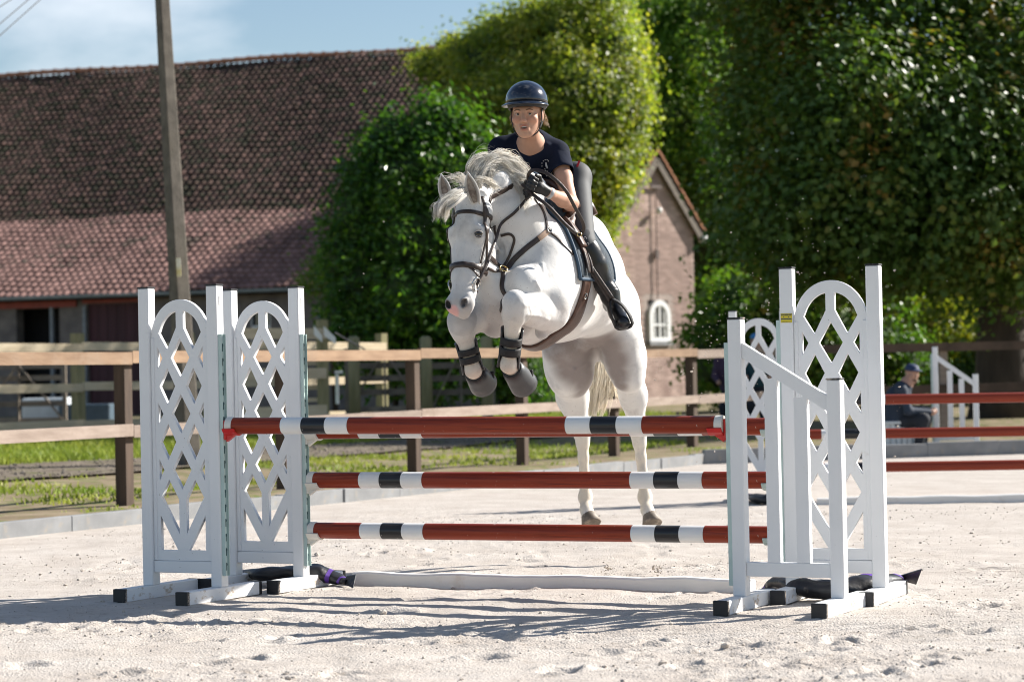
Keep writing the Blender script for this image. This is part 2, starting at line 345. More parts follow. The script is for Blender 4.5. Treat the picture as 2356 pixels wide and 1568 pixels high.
# ------------------------------------------------------------------ barn with the long tiled roof
mat('roof_tile', (0.30, 0.145, 0.105), rough=0.85, col2=(0.40, 0.225, 0.18), scale=9, bump=0.3, bscale=90, objrand=0.28, spec=0.2, dirt=(2.6, 0.50, 0.60, (0.055, 0.062, 0.028)))
mat('roof_tile_old', (0.064, 0.040, 0.034), rough=0.9, col2=(0.135, 0.080, 0.064), scale=5, bump=0.3, bscale=90, spec=0.2, irand=0.38, dirt=(2.6, 0.46, 0.60, (0.030, 0.032, 0.018), (1, 1, 1.8)))
mat('roof_tile_low', (0.18, 0.102, 0.088), rough=0.85, col2=(0.28, 0.17, 0.148), scale=5, bump=0.3, bscale=90, objrand=0.2, irand=0.25, spec=0.2, dirt=(1.7, 0.54, 0.62, (0.10, 0.075, 0.06)))
mat('ridge_tile', (0.36, 0.17, 0.10), rough=0.85, var=0.25, scale=5, objrand=0.15, spec=0.2)
mat('old_stone', (0.13, 0.115, 0.11), rough=0.95, col2=(0.23, 0.20, 0.18), scale=3, bump=0.7, bscale=14, detail=8)
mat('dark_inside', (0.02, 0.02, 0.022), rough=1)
mat('barn_door', (0.065, 0.022, 0.028), rough=0.75, var=0.25, scale=4, stretch=(1, 1, .1))
mat('grey_wood', (0.25, 0.27, 0.29), rough=0.8, var=0.2, scale=8)
mat('barge_wood', (0.15, 0.125, 0.10), rough=0.85, var=0.2, scale=6)
mat('zinc', (0.26, 0.31, 0.34), rough=0.5, var=0.15, scale=3, metal=0.3)
mat('red_paint', (0.27, 0.045, 0.03), rough=0.6, var=0.2)
mat('white_paint', (0.78, 0.78, 0.77), rough=0.5, var=0.05)
mat('mortar', (0.36, 0.295, 0.26), rough=0.95, var=0.12, scale=30)
mat('brick', (0.33, 0.235, 0.205), rough=0.9, col2=(0.46, 0.345, 0.30), scale=2.4, objrand=0.17, irand=0.17, bump=0.3, bscale=60, spec=0.2, lo=.35, hi=.65)
mat('pane', (0.05, 0.06, 0.07), rough=0.08, var=0.1, spec=0.8)
mat('cable', (0.10, 0.07, 0.06), rough=0.7, var=0.1)
mat('lamp_white', (0.75, 0.75, 0.74), rough=0.4, var=0.03)

ba = math.radians(18.5)
BW = A(math.cos(ba), -math.sin(ba), 0); BM = A(math.sin(ba), math.cos(ba), 0); UPZ = A(0, 0, 1)
E0 = P(350, 675, 62.0)                                   # a point of the eave line
ZE = E0[2]
TL, TR = -16.0, 9.6                                      # extent along the eave
R1, P1 = 4.72, math.radians(26); R2, P2 = 8.0, math.radians(33.3)
def roofpt(t, s):                                        # s: distance up the slope
    l1 = R1/math.cos(P1)
    if s <= l1: return E0+BW*t+BM*(s*math.cos(P1))+UPZ*(s*math.sin(P1))
    q = s-l1
    return E0+BW*t+BM*(R1+q*math.cos(P2))+UPZ*(R1*math.tan(P1)+q*math.sin(P2))
S1 = R1/math.cos(P1); S2 = S1+R2/math.cos(P2)
barn_base = A(E0[0]+BM[0]*.4, E0[1]+BM[1]*.4, gz(E0[0], E0[1]))
barn = thing('barn', 'long low barn with dark mossy red tiled roof behind the paddock', 'barn', barn_base)
# solid roof under the tiles, and walls
mb = MB(); sec = [(.05, -.12), (S1, -.07), (S2, -.1)]
pts = []
for t in (TL, TR):
    for s, dz in sec: pts.append(roofpt(t, s)+UPZ*dz)
    top = roofpt(t, S2); pts.append(top+BM*(R1+R2)*.9-UPZ*6.3)
mb.add(pts, [[0, 1, 5, 4], [1, 2, 6, 5], [2, 3, 7, 6], [0, 4, 7, 3], [3, 2, 1, 0], [4, 5, 6, 7]])
roof_deck = mb.build('roof_deck', ['dark_inside'], barn, world=True)
wall = MB()
def wallpt(t, z, inn=.45): return E0+BW*t+BM*inn+UPZ*(z-ZE)
gb = gz(-9, 62)-.3
# openings along the wall: (t0, t1, z0, z1)
def t_of_px(x): 
    k = (x-CX)/F_PX; return (k*E0[1]-E0[0])/(BW[0]-k*BW[1])
opens = [(t_of_px(18), t_of_px(118), gb, ZE-.27), (t_of_px(183), t_of_px(312), gb, ZE-.2), (t_of_px(560), t_of_px(606), 1.9, ZE-.35)]
cuts = [TL]+[q for o in opens for q in (o[0], o[1])]+[TR-.6]
for i in range(0, len(cuts)-1):
    a, b = cuts[i], cuts[i+1]
    if i % 2 == 0: zr = [(gb, ZE-.02)]
    else:
        o = opens[i//2]; zr = [(o[3], ZE-.02)]+([(gb, o[2])] if o[2] > gb else [])
    for z0, z1 in zr:
        vs = [wallpt(t, z, d) for t in (a, b) for d in (.45, .85) for z in (z0, z1)]
        wall.add(vs, [[0, 4, 5, 1], [2, 3, 7, 6], [0, 1, 3, 2], [4, 6, 7, 5], [1, 5, 7, 3], [0, 2, 6, 4]])
wall.build('wall', ['old_stone'], barn, world=True)
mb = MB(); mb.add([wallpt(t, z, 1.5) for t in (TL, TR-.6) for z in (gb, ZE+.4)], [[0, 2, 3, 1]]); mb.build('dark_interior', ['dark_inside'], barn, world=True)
# barn door with frame
t0, t1 = opens[1][:2]; mb = MB()
for i in range(6):
    a = t0+(t1-t0)*i/6+.005; b = t0+(t1-t0)*(i+1)/6-.005
    vs = [wallpt(t, z, d) for t in (a, b) for d in (.52, .57) for z in (gb, ZE-.2)]
    q = MB(); q.add(vs, [[0, 4, 5, 1], [2, 3, 7, 6], [0, 1, 3, 2], [4, 6, 7, 5], [1, 5, 7, 3], [0, 2, 6, 4]])
    if i == 0: door = q.build('barn_door', ['barn_door'], barn, world=True)
    else: q.build('door_board', ['barn_door'], door, world=True)
for x in (t0-.06, t0-1.02): 
    mb = MB(); mb.bar(wallpt(x, gb, .42), wallpt(x, ZE-.25, .42), .11, .08, up=BW); mb.build('door_post', ['grey_wood'], barn, world=True)
mb = MB(); mb.bar(wallpt(t0-.1, ZE-.12, .4), wallpt(t1+.1, ZE-.12, .4), .06, .13); mb.build('lintel', ['red_paint'], barn, world=True)
mb = MB(); mb.bar(wallpt(TL, ZE-.16, .4), wallpt(t_of_px(160), ZE-.16, .4), .06, .2); mb.build('lintel', ['red_paint'], barn, world=True)
# small window with bars
t0, t1, z0, z1 = opens[2]; win = MB(); win.bar(wallpt(t0, (z0+z1)/2, .6), wallpt(t1, (z0+z1)/2, .6), .02, z1-z0); wob = win.build('window', ['pane'], barn, world=True)
mb = MB()
for a, b in (((t0, z0), (t0, z1)), ((t1, z0), (t1, z1)), ((t0, z1), (t1, z1)), ((t0, z0), (t1, z0)), (((t0+t1)/2, z0), ((t0+t1)/2, z1)), ((t0, (z0+z1)/2), (t1, (z0+z1)/2))):
    mb.bar(wallpt(a[0], a[1], .5), wallpt(b[0], b[1], .5), .06, .05, up=BM)
mb.build('window_frame', ['white_paint'], wob, world=True)
# gutter
gp = []; mb = MB()
for t in (TL, TR-.5):
    for j in range(7):
        a = math.pi*(1+j/6); gp.append(E0+BW*t-BM*(.06)+BM*.085*math.cos(a)+UPZ*(.02+.085*math.sin(a)))
mb.add(gp, [[j, j+1, j+8, j+7] for j in range(6)]); gut = mb.build('gutter', ['zinc'], barn, world=True)
mo = gut.modifiers.new('thick', 'SOLIDIFY'); mo.thickness = .015
# tiles: one pantile mesh per roof slope, shared by the nearest tiles; the rest joined
TWD, GAU = .213, .315
prof = [(0, .0), (.045, .042), (.09, .046), (.135, .016), (.19, .002), (.225, .022)]
def tile_geo():
    v = []; L_ = .36
    for (s, h) in ((0, .050), (L_, .0)):
        for x, z in prof: v.append((x, s, z+h))
    for x, z in prof: v.append((x, .004, z+.050-.048))
    k = len(prof); f = [[j, j+1, k+j+1, k+j] for j in range(k-1)]+[[2*k+j, 2*k+j+1, j+1, j] for j in range(k-1)]
    return np.array(v), f
tv, tf = tile_geo()
tile_low = new_mesh('roof_tile', tv, tf, False, ['roof_tile_low'])
rows = [(s, 0) for s in np.arange(.0, S1-.05, GAU)]+[(s, 1) for s in np.arange(S1+.02, S2-.12, GAU)]
ntile = 0; rest = {0: ([], []), 1: ([], [])}
cols = np.arange(TL, TR, TWD)
cand = [(s, reg, t) for (s, reg) in rows for t in cols]
# the ones that show largest: the lowest rows, in front of the camera and not hidden
order = sorted([c for c in cand if c[1] == 0 and t_of_px(-10) < c[2] < t_of_px(745)], key=lambda c: (round(c[0]/GAU), -c[2]))
indiv = set((round(c[0], 3), round(c[2], 3)) for c in order[:300])
rt = random.Random(5)
for s, reg, t in cand:
    if reg == 1 and t > 9.4: continue
    p = P1 if reg == 0 else P2
    up = BM*math.cos(p)+UPZ*math.sin(p); nn = np.cross(BW, up)
    o_ = roofpt(t, s)+nn*(.03*math.sin(t*.8+s*.5)+.02*math.sin(t*2.1-s*.9)+.01)+BW*rt.uniform(-.010, .010)+up*(rt.uniform(-.016, .016)+(rt.uniform(-.10, 0) if rt.random() < .015 else 0)); tw = rt.uniform(-.035, .035)
    bx = BW*math.cos(tw)+up*math.sin(tw); by = up*math.cos(tw)-BW*math.sin(tw)
    if (round(s, 3), round(t, 3)) in indiv:
        m = Matrix(((bx[0], by[0], nn[0], o_[0]), (bx[1], by[1], nn[1], o_[1]), (bx[2], by[2], nn[2], o_[2]), (0, 0, 0, 1)))
        o = bpy.data.objects.new('roof_tile', tile_low); COL.objects.link(o); o.parent = barn; o.matrix_parent_inverse = world_of(barn).inverted(); o.matrix_basis = m
    else:
        V, Fs = rest[reg]; off = sum(len(q) for q in V); V.append(o_+tv[:, :1]*bx+tv[:, 1:2]*by+tv[:, 2:]*nn); Fs.append(np.array(tf)+off)
for reg, mn in ((0, 'roof_tile_low'), (1, 'roof_tile_old')):
    V, Fs = rest[reg]; o = link('roof_tiles', new_mesh('roof_tiles', np.concatenate(V), np.concatenate(Fs), False, [mn]), barn, True); o['kind'] = 'stuff'
# ridge tiles
n_ridge = int((9.0-TL)/.42); rm = MB(); rp = []
for q, (x, r_) in enumerate(((0, .135), (.36, .12), (.36, .15), (.43, .15))):
    for j in range(7):
        a = math.pi*j/6; rp.append((x, -r_*math.cos(a), r_*math.sin(a)))
rm.add(rp, [[q*7+j, q*7+j+1, (q+1)*7+j+1, (q+1)*7+j] for q in range(3) for j in range(6)])
rme = rm.mesh('ridge_tile', ['ridge_tile'])
for i in range(n_ridge):
    t = TL+i*.42; o_ = roofpt(t, S2)-UPZ*(.01-.035*math.sin(t*.8+3.5))
    o = bpy.data.objects.new('ridge_tile', rme); COL.objects.link(o); o.parent = barn; o.matrix_parent_inverse = world_of(barn).inverted()
    o.matrix_basis = Matrix(((BW[0], BM[0], 0, o_[0]), (BW[1], BM[1], 0, o_[1]), (BW[2], BM[2], 1, o_[2]), (0, 0, 0, 1)))

# ------------------------------------------------------------------ brick gable house
GA = math.radians(47); GN = A(math.sin(GA), -math.cos(GA), 0); GW = A(math.cos(GA), math.sin(GA), 0)      # normal, along the wall
GC = P(1503, 362, 60.0); gbase = gz(GC[0], GC[1])-.2
APEX = GC[2]
pe = P(1600, 520, 60.0)
def gpt(u, z, d=0.0): return A(GC[0], GC[1], 0)+GW*u+GN*d+UPZ*z
def u_of_px(x):
    k = (x-CX)/F_PX; return (k*GC[1]-GC[0])/(GW[0]-k*GW[1])
HALF = u_of_px(1601); 
def z_at(x, y):                                           # height on the gable plane seen at x, y
    d = ray(x, y); u = u_of_px(x); Yp = GC[1]+GW[1]*u; return CAM_H+d[2]*Yp
EAVE = z_at(1601, 522)
house = thing('brick_house', 'pinkish brick gable house with small white arched window', 'house', (GC[0], GC[1], gbase))
wu0, wu1 = u_of_px(1493), u_of_px(1541); wz0, wz1 = z_at(1517, 785), z_at(1517, 690)
slope = (APEX-EAVE)/HALF
mb = MB(); D_ = 6.0; inn = -.02
# wall as a slab with the window left open
wallseg = [(-HALF, wu0), (wu0, wu1), (wu1, HALF)]
def roofz(u): return APEX-slope*abs(u)-.05
def quad(u0, u1, za0, za1, zb0, zb1):
    vs = [gpt(u0, za0, inn), gpt(u1, zb0, inn), gpt(u1, zb1, inn), gpt(u0, za1, inn), gpt(u0, za0, inn-.3), gpt(u1, zb0, inn-.3), gpt(u1, zb1, inn-.3), gpt(u0, za1, inn-.3)]
    mb.add(vs, [[0, 1, 2, 3], [4, 7, 6, 5], [0, 4, 5, 1], [1, 5, 6, 2], [2, 6, 7, 3], [3, 7, 4, 0]])
us = sorted({-HALF, wu0, wu1, HALF, 0.0})
for a, b in zip(us[:-1], us[1:]):
    if abs(a-wu0) < 1e-6 or (a >= wu0-1e-6 and b <= wu1+1e-6):
        quad(a, b, gbase, wz0, gbase, wz0); quad(a, b, wz1, roofz(a), wz1, roofz(b))
    else: quad(a, b, gbase, roofz(a), gbase, roofz(b))
mb.build('wall', ['mortar'], house, world=True)
mb = MB()
for sgn in (-1, 1):
    vs = [gpt(sgn*HALF, gbase, inn-.31), gpt(sgn*HALF, gbase, -D_), gpt(sgn*HALF, EAVE, -D_), gpt(sgn*HALF, EAVE, inn-.31)]
    mb.add(vs, [[0, 1, 2, 3]])
mb.build('side_wall', ['brick'], house, world=True)
for sgn in (-1, 1):
    mb = MB(); a = .22
    top0, top1 = gpt(0, APEX+.08, .14), gpt(0, APEX+.08, -D_); low0, low1 = gpt(sgn*(HALF+a), EAVE-slope*a+.08, .14), gpt(sgn*(HALF+a), EAVE-slope*a+.08, -D_)
    th = UPZ*.09
    mb.add([top0, top1, low1, low0, top0+th, top1+th, low1+th, low0+th], [[0, 3, 2, 1], [4, 5, 6, 7], [0, 4, 7, 3], [1, 2, 6, 5], [0, 1, 5, 4], [2, 3, 7, 6]])
    rf = mb.build('roof', ['roof_tile_old'], house, world=True)
    for i in range(11):                                                # verge tiles along the gable edge
        k0, k1 = i/11, (i+1)/11+.03; q = MB()
        p0 = top0+(low0-top0)*k0+th*1.05; p1 = top0+(low0-top0)*k1+th*1.5
        q.bar(p0-GN*.12, p1-GN*.12, .30, .05, up=UPZ); q.build('verge_tile', ['ridge_tile'], rf, world=True)
    b = MB(); b.bar(gpt(0, APEX-.06, .10), gpt(sgn*(HALF+a), EAVE-slope*a-.06, .10), .07, .2, up=UPZ); b.build('barge_board', ['barge_wood'], house, world=True)
mb = MB(); c = gpt(HALF+.26, EAVE-.28, .1); mb.tube([c+UPZ*.14, c+UPZ*.05, c-UPZ*.1], [.05, .1, .11], 10); mb.build('eave_lamp', ['lamp_white'], house, True, True)
# bricks
bl, bh, jt = .215, .065, .012
bm_ = MB(); bm_.box((0, 0, 0), (bl-jt, .012, bh-jt+.002)); brick_me = bm_.mesh('brick', ['brick'])
cand = []; z = gbase+.02; row = 0
while z < APEX-.15:
    u = -HALF+(row % 2)*bl/2-bl
    while u < HALF:
        u0, u1 = max(u, -HALF), min(u+bl-jt, HALF); zt = z+bh
        if u1-u0 > .03 and zt < roofz(max(abs(u0), abs(u1))) and not (u1 > wu0-.08 and u0 < wu1+.08 and wz0-.12 < zt and z < wz1+.1): cand.append((u0, u1, z))
        u += bl
    z += bh+.003; row += 1
full = [c for c in cand if c[1]-c[0] > bl-jt-.002]
pick = set(sorted(full, key=lambda c: (abs(c[2]-3.4) > 1.15, abs(c[0]-(HALF-.55)), c[2]))[:300])
V, Fs = [], []; bxv = np.array(bm_.v); bxf = np.array(bm_.f)
rb = random.Random(3)
for c in cand:
    proud = rb.uniform(-.002, .002)
    if c in pick:
        p = gpt(c[0], c[2], inn+.008+proud); o = bpy.data.objects.new('brick', brick_me); COL.objects.link(o); o.parent = house; o.matrix_parent_inverse = world_of(house).inverted()
        o.matrix_basis = Matrix(((GW[0], -GN[0], 0, p[0]), (GW[1], -GN[1], 0, p[1]), (0, 0, 1, p[2]), (0, 0, 0, 1)))
    else:
        p = gpt(c[0], c[2], inn+.008+proud); sc_ = (c[1]-c[0])/(bl-jt)
        V.append(p+bxv[:, :1]*sc_*GW-bxv[:, 1:2]*GN+bxv[:, 2:]*UPZ); Fs.append(bxf+8*len(Fs))
o = link('bricks', new_mesh('bricks', np.concatenate(V), np.concatenate(Fs), False, ['brick']), house, True); o['kind'] = 'stuff'
# arched window: white frame, glazing bars, panes, sill
wc, wr = (wu0+wu1)/2, (wu1-wu0)/2; spring = wz1-wr
outline = [(wu0, wz0), (wu0, spring)]+[(wc-wr*math.cos(a), spring+wr*math.sin(a)) for a in np.linspace(0, math.pi, 13)[1:-1]]+[(wu1, spring), (wu1, wz0)]
mb = MB()
nO = len(outline); inner = [(wc+(u-wc)*(1-.13/wr), max(wz0+.1, spring+(z-spring)*(1-.13/wr) if z > spring else z)) for u, z in outline]
vs = [gpt(u, z, .05) for u, z in outline]+[gpt(u, z, .05) for u, z in inner]+[gpt(u, z, -.1) for u, z in outline]+[gpt(u, z, -.1) for u, z in inner]
fs = []
for i in range(nO):
    j = (i+1) % nO; fs += [[i, j, nO+j, nO+i], [i, 2*nO+i, 2*nO+j, j], [nO+i, nO+j, 3*nO+j, 3*nO+i]]
mb.add(vs, fs); wn = mb.build('window', ['white_paint'], house, world=True)
mb = MB(); mb.bar(gpt(wc, wz0, .02), gpt(wc, wz1-.05, .02), .05, .04, up=GN); mb.bar(gpt(wu0, (wz0+spring)/2+.1, .02), gpt(wu1, (wz0+spring)/2+.1, .02), .05, .05)
for sg in (-1, 1): mb.bar(gpt(wc+sg*wr*.45, wz0, .018), gpt(wc+sg*wr*.45, wz1-.2, .018), .025, .03, up=GN)
mb.build('glazing_bars', ['white_paint'], wn, world=True)
mb = MB(); mb.add([gpt(u, z, -.03) for u, z in outline], [list(range(nO))[::-1]]); mb.build('glass', ['pane'], wn, world=True)
mb = MB(); mb.box((0, 0, 0), (1, 1, 1)); vs = [gpt(wu0-.06+(wu1-wu0+.12)*x, wz0-.1+.1*z_, .0+.1*y) for x, y, z_ in mb.v]; q = MB(); q.add(vs, mb.f); q.build('sill', ['concrete'], wn, world=True)
# cable with lamp on the gable
uc = u_of_px(1512); mb = MB()
mb.tube([gpt(uc, z_at(1512, 432), .05), gpt(uc, z_at(1512, 690), .05)], .015, 6); mb.bar(gpt(uc-.2, z_at(1512, 430), .06), gpt(uc+.2, z_at(1512, 430), .06), .04, .08)
mb.bar(gpt(uc-.06, z_at(1512, 585), .05), gpt(uc+.06, z_at(1512, 585), .05), .05, .22)
mb.build('cable', ['cable'], house, world=True)
mb = MB(); c = gpt(uc, z_at(1512, 486), .15); mb.tube([c+UPZ*.09, c+UPZ*.06, c-UPZ*.02, c-UPZ*.08], [.02, .075, .08, .03], 10); mb.build('wall_lamp', ['lamp_white'], house, True, True)

# ------------------------------------------------------------------ concrete utility pole and wires
pb = P(414, 690, 29.0); pt = P(371, -40, 29.0); ax = unit(pt-pb); pbase = pb-ax*((pb[2]-gz(pb[0], pb[1])+.3)/ax[2]); ptop = pb+ax*5.4
up_ = thing('utility_pole', 'leaning square concrete utility pole standing before the barn', 'pole', (pbase[0], pbase[1], pbase[2]))
mb = MB(); e1 = unit(A(.62, -.78, 0)); e1 = unit(e1-ax*np.dot(e1, ax)); e2 = np.cross(ax, e1)
vs = []
for q, w in ((pbase, .185), (ptop, .085)):
    for a, b in ((-1, -.8), (-.8, -1), (.8, -1), (1, -.8), (1, .8), (.8, 1), (-.8, 1), (-1, .8)): vs.append(q+e1*a*w*.62+e2*b*w*.62)
mb.add(vs, [[i, (i+1) % 8, 8+(i+1) % 8, 8+i] for i in range(8)]+[[7, 6, 5, 4, 3, 2, 1, 0], list(range(8, 16))]); mb.build('shaft', ['pole_concrete'], up_, world=True)
mat('tag_yellow', (0.72, 0.58, 0.22), rough=0.5, col2=(0.85, 0.8, 0.66), scale=7)
mb = MB(); c = P(411, 615, 28.78); mb.bar(c-ax*.11, c+ax*.11, .05, .01, up=(0, 1, 0)); mb.build('number_plate', ['tag_yellow'], up_, world=True)
mat('bolt_dark', (0.05, 0.045, 0.04), rough=0.7)
wnames = ['highest', 'middle', 'lowest']
for i, (a, b) in enumerate((((25, 0), (0, 16)), ((65, 0), (0, 55)), ((92, 0), (0, 82)))):
    p0, p1 = P(*a, 34.0), P(*b, 33.0); d = p1-p0; mb = MB(); mb.tube([p0-d*9+UPZ*.1, p0-d*4, p0, p1, p1+d*4, p1+d*9+UPZ*.1], .007, 5)
    tag(mb.build('overhead_wire', ['bolt_dark']), wnames[i]+' of the three thin overhead wires crossing the top left sky', 'wire', 'overhead wires at top left')
# ------------------------------------------------------------------ foliage
leaf_mat('leaf_dark', [(0, (.040, .090, .020)), (.45, (.070, .130, .028)), (.72, (.12, .165, .032)), (.84, (.21, .155, .034)), (1, (.29, .14, .03))], rough=.42, trans=.32, spec=.3, drift=.55)
leaf_mat('leaf_green', [(0, (.035, .10, .016)), (.5, (.075, .16, .020)), (.8, (.15, .21, .026)), (1, (.36, .27, .03))], rough=.36, trans=.4)
leaf_mat('leaf_ivy', [(0, (.060, .115, .020)), (.35, (.13, .185, .030)), (.65, (.24, .265, .050)), (1, (.44, .38, .07))], rough=.42, trans=.48, dscale=.9, tgain=1.65)
leaf_mat('leaf_laurel', [(0, (.024, .066, .014)), (.5, (.044, .120, .018)), (1, (.15, .26, .028))], rough=.30, trans=.42, spec=.4, drift=.35)
leaf_mat('leaf_bright', [(0, (.060, .14, .020)), (.5, (.12, .22, .028)), (.8, (.22, .28, .035)), (1, (.48, .38, .04))], rough=.36, trans=.45, tgain=1.6)
leaf_mat('leaf_lime', [(0, (.10, .16, .02)), (.6, (.20, .24, .03)), (1, (.38, .33, .05))], rough=.45, trans=.5)
mat('bark', (0.055, 0.042, 0.033), rough=0.95, var=0.35, scale=3, stretch=(2, 2, .35), bump=0.9, bscale=6)
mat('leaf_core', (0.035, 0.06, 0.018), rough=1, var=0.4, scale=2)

def leaf_arrays(centres, normals, size, r, aspect=.55):
    n = len(centres)
    t = r.normal(0, 1, (n, 3)); t[:, 2] -= .5; t -= normals*np.sum(t*normals, 1, keepdims=True); t /= np.linalg.norm(t, axis=1, keepdims=True)+1e-9
    s = np.cross(normals, t); L_ = (size*r.uniform(.65, 1.3, n))[:, None]; w = L_*aspect*.5
    base = centres-t*L_*.5; tip = centres+t*L_*.5; fold = normals*L_*.12
    l = centres-t*L_*.05+s*w+fold; q = centres-t*L_*.05-s*w+fold
    V = np.stack([base, l, tip, q], 1).reshape(-1, 3); i = (np.arange(n)*4)[:, None]
    return V, np.concatenate([i+np.array([[0, 1, 2]]), i+np.array([[0, 2, 3]])], 1).reshape(-1, 3)

def crown(name, parent, blobs, n, size, material, seed, aspect=.55, per=22, clump=.28, fill=.25, label=None, jitter=.35, hole=0.0, flat=.75, rag=.10):
    """blobs: (centre, (rx, ry, rz)); leaves sit in clumps spread through the outer part of the blobs' volume"""
    r = np.random.default_rng(seed); cs = np.array([b[0] for b in blobs]); rs = np.array([b[1] for b in blobs], float)
    wt = (rs[:, 0]*rs[:, 2]+rs[:, 1]*rs[:, 2]+rs[:, 0]*rs[:, 1]); wt /= wt.sum()
    nc = n//per; bi = r.choice(len(blobs), nc, p=wt); d = r.normal(0, 1, (nc, 3)); d /= np.linalg.norm(d, axis=1, keepdims=True)
    rad = np.where(r.uniform(0, 1, nc) < fill, r.uniform(.3, .85, nc), 1-np.abs(r.normal(0, .11, nc)))
    out_ = r.uniform(0, 1, nc) < rag; rad = np.where(out_, r.uniform(1.0, 1.28, nc), rad)
    lump = 1+.20*np.sin(d[:, 0]*5+bi)*np.sin(d[:, 2]*6+bi*2)+.12*np.sin(d[:, 1]*11+bi*3)+np.clip(r.normal(0, .05, nc), -.1, .08)
    cc = cs[bi]+d*rs[bi]*(rad*lump)[:, None]
    # drop clumps deep inside another blob
    ins = np.zeros(nc)
    for c, q in zip(cs, rs): ins += (np.sum(((cc-c)/q)**2, 1) < .45)
    keep = (ins == 0) | (r.uniform(0, 1, nc) < .25)
    if hole: keep &= np.sin(cc[:, 0]*2.1+cc[:, 2]*1.3)+np.sin(cc[:, 2]*2.7-cc[:, 1]*1.1) > -2+hole
    cc, d = cc[keep], d[keep]; nc = len(cc)
    csz = clump*np.exp(r.normal(0, .3, nc))*np.where(out_[keep], .6, 1)
    ci = np.repeat(np.arange(nc), per); off = np.clip(r.normal(0, 1, (nc*per, 3)), -1.6, 1.6)*csz[ci][:, None]; off[:, 2] *= flat
    ctr = cc[ci]+off; nm = d[ci]*.35+off/(csz[ci][:, None]+1e-6)*.45+r.normal(0, jitter, (nc*per, 3))+A(0, 0, .2)+SUN*.5; nm /= np.linalg.norm(nm, axis=1, keepdims=True)
    ctr[:, 2] = np.maximum(ctr[:, 2], .08)
    V, Fc = leaf_arrays(ctr, nm, size, r, aspect)
    o = link(name, new_mesh(name, V, Fc, False, [material]), parent, parent is not None, label=label); return o

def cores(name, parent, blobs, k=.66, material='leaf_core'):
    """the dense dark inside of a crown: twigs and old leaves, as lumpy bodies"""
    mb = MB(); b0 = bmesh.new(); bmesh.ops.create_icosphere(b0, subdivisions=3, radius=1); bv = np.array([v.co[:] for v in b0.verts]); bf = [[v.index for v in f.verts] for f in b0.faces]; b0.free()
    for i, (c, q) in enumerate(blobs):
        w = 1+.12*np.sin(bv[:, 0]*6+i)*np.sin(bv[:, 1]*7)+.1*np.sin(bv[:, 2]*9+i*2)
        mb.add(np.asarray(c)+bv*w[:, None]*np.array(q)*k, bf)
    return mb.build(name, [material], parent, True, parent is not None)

def blobpx(lst):
    out = []
    for x, y, D, rx, ry, rd in lst:
        s = F_PX/D; out.append((P(x, y, D), (rx/s, rd, ry/s)))
    return out

def trunk_tree(root, base, top, r0, r1, limbs, seed=1, bend=.15):
    rr = random.Random(seed); n = 9; pts = []; rad = []
    for i in range(n):
        k = i/(n-1); p = base+(top-base)*k+A(math.sin(k*4+seed), math.cos(k*3+seed), 0)*bend*k; pts.append(p)
        rad.append(r0*(1-k)+r1*k+r0*.35*math.exp(-k*14))
    MB().tube(pts, rad, 14).build('trunk', ['bark'], root, True, True)
    for (q, end, rl) in limbs:
        s = base+(top-base)*q; m = (s+end)/2+A(rr.uniform(-.3, .3), rr.uniform(-.3, .3), .35)
        mb = MB(); mb.tube([s, s*.6+m*.4, m, m*.45+end*.55, end], [rl, rl*.8, rl*.62, rl*.42, rl*.15], 8); mb.build('limb', ['bark'], root, True, True)

# ivy over the end of the barn
iv = blobpx([(985, 150, 62.5, 40, 34, .7), (1030, 160, 62, 55, 55, .9), (1075, 125, 61, 60, 55, 1.1), (1120, 150, 60, 80, 75, 1.3), (1160, 95, 60, 70, 55, 1.3), (1215, 110, 59, 80, 85, 1.6), (1262, 55, 59, 60, 60, 1.4), (1310, 85, 58.5, 85, 95, 1.8), (1370, 40, 58.5, 75, 70, 1.6), (1395, 120, 58, 75, 95, 1.8), (1420, 225, 57.5, 58, 80, 1.5), (1456, 190, 57.5, 34, 50, .9), (1450, 275, 57.4, 38, 45, 1.0),
             (1330, 225, 57, 110, 110, 2.0), (1220, 240, 57.5, 105, 105, 1.8), (1130, 255, 58.5, 85, 95, 1.4), (1412, 370, 57.3, 60, 78, 1.3), (1340, 360, 57, 85, 100, 1.8), (1250, 390, 57.2, 95, 110, 1.6), (1390, 450, 57.3, 50, 60, 1.1), (1360, 520, 57.2, 44, 52, 1.0),
             (1325, 560, 57, 55, 80, 1.2), (1250, 590, 57, 85, 120, 1.4), (1240, 740, 57, 95, 100, 1.3), (1325, 690, 57, 40, 85, 1.0), (1180, 400, 58, 80, 110, 1.2)])
b0 = P(1300, 800, 57.2); ivy = thing('ivy', 'huge mound of yellow-green flowering ivy swallowing the barn end', 'ivy', (b0[0], b0[1], gz(b0[0], b0[1])))
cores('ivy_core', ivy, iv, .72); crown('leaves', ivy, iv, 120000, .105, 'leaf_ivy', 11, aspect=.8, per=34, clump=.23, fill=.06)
MB().tube([A(b0[0], b0[1], 0), P(1300, 500, 57.3), P(1310, 250, 58)], [.16, .12, .06], 8).build('stem', ['bark'], ivy, True, True)
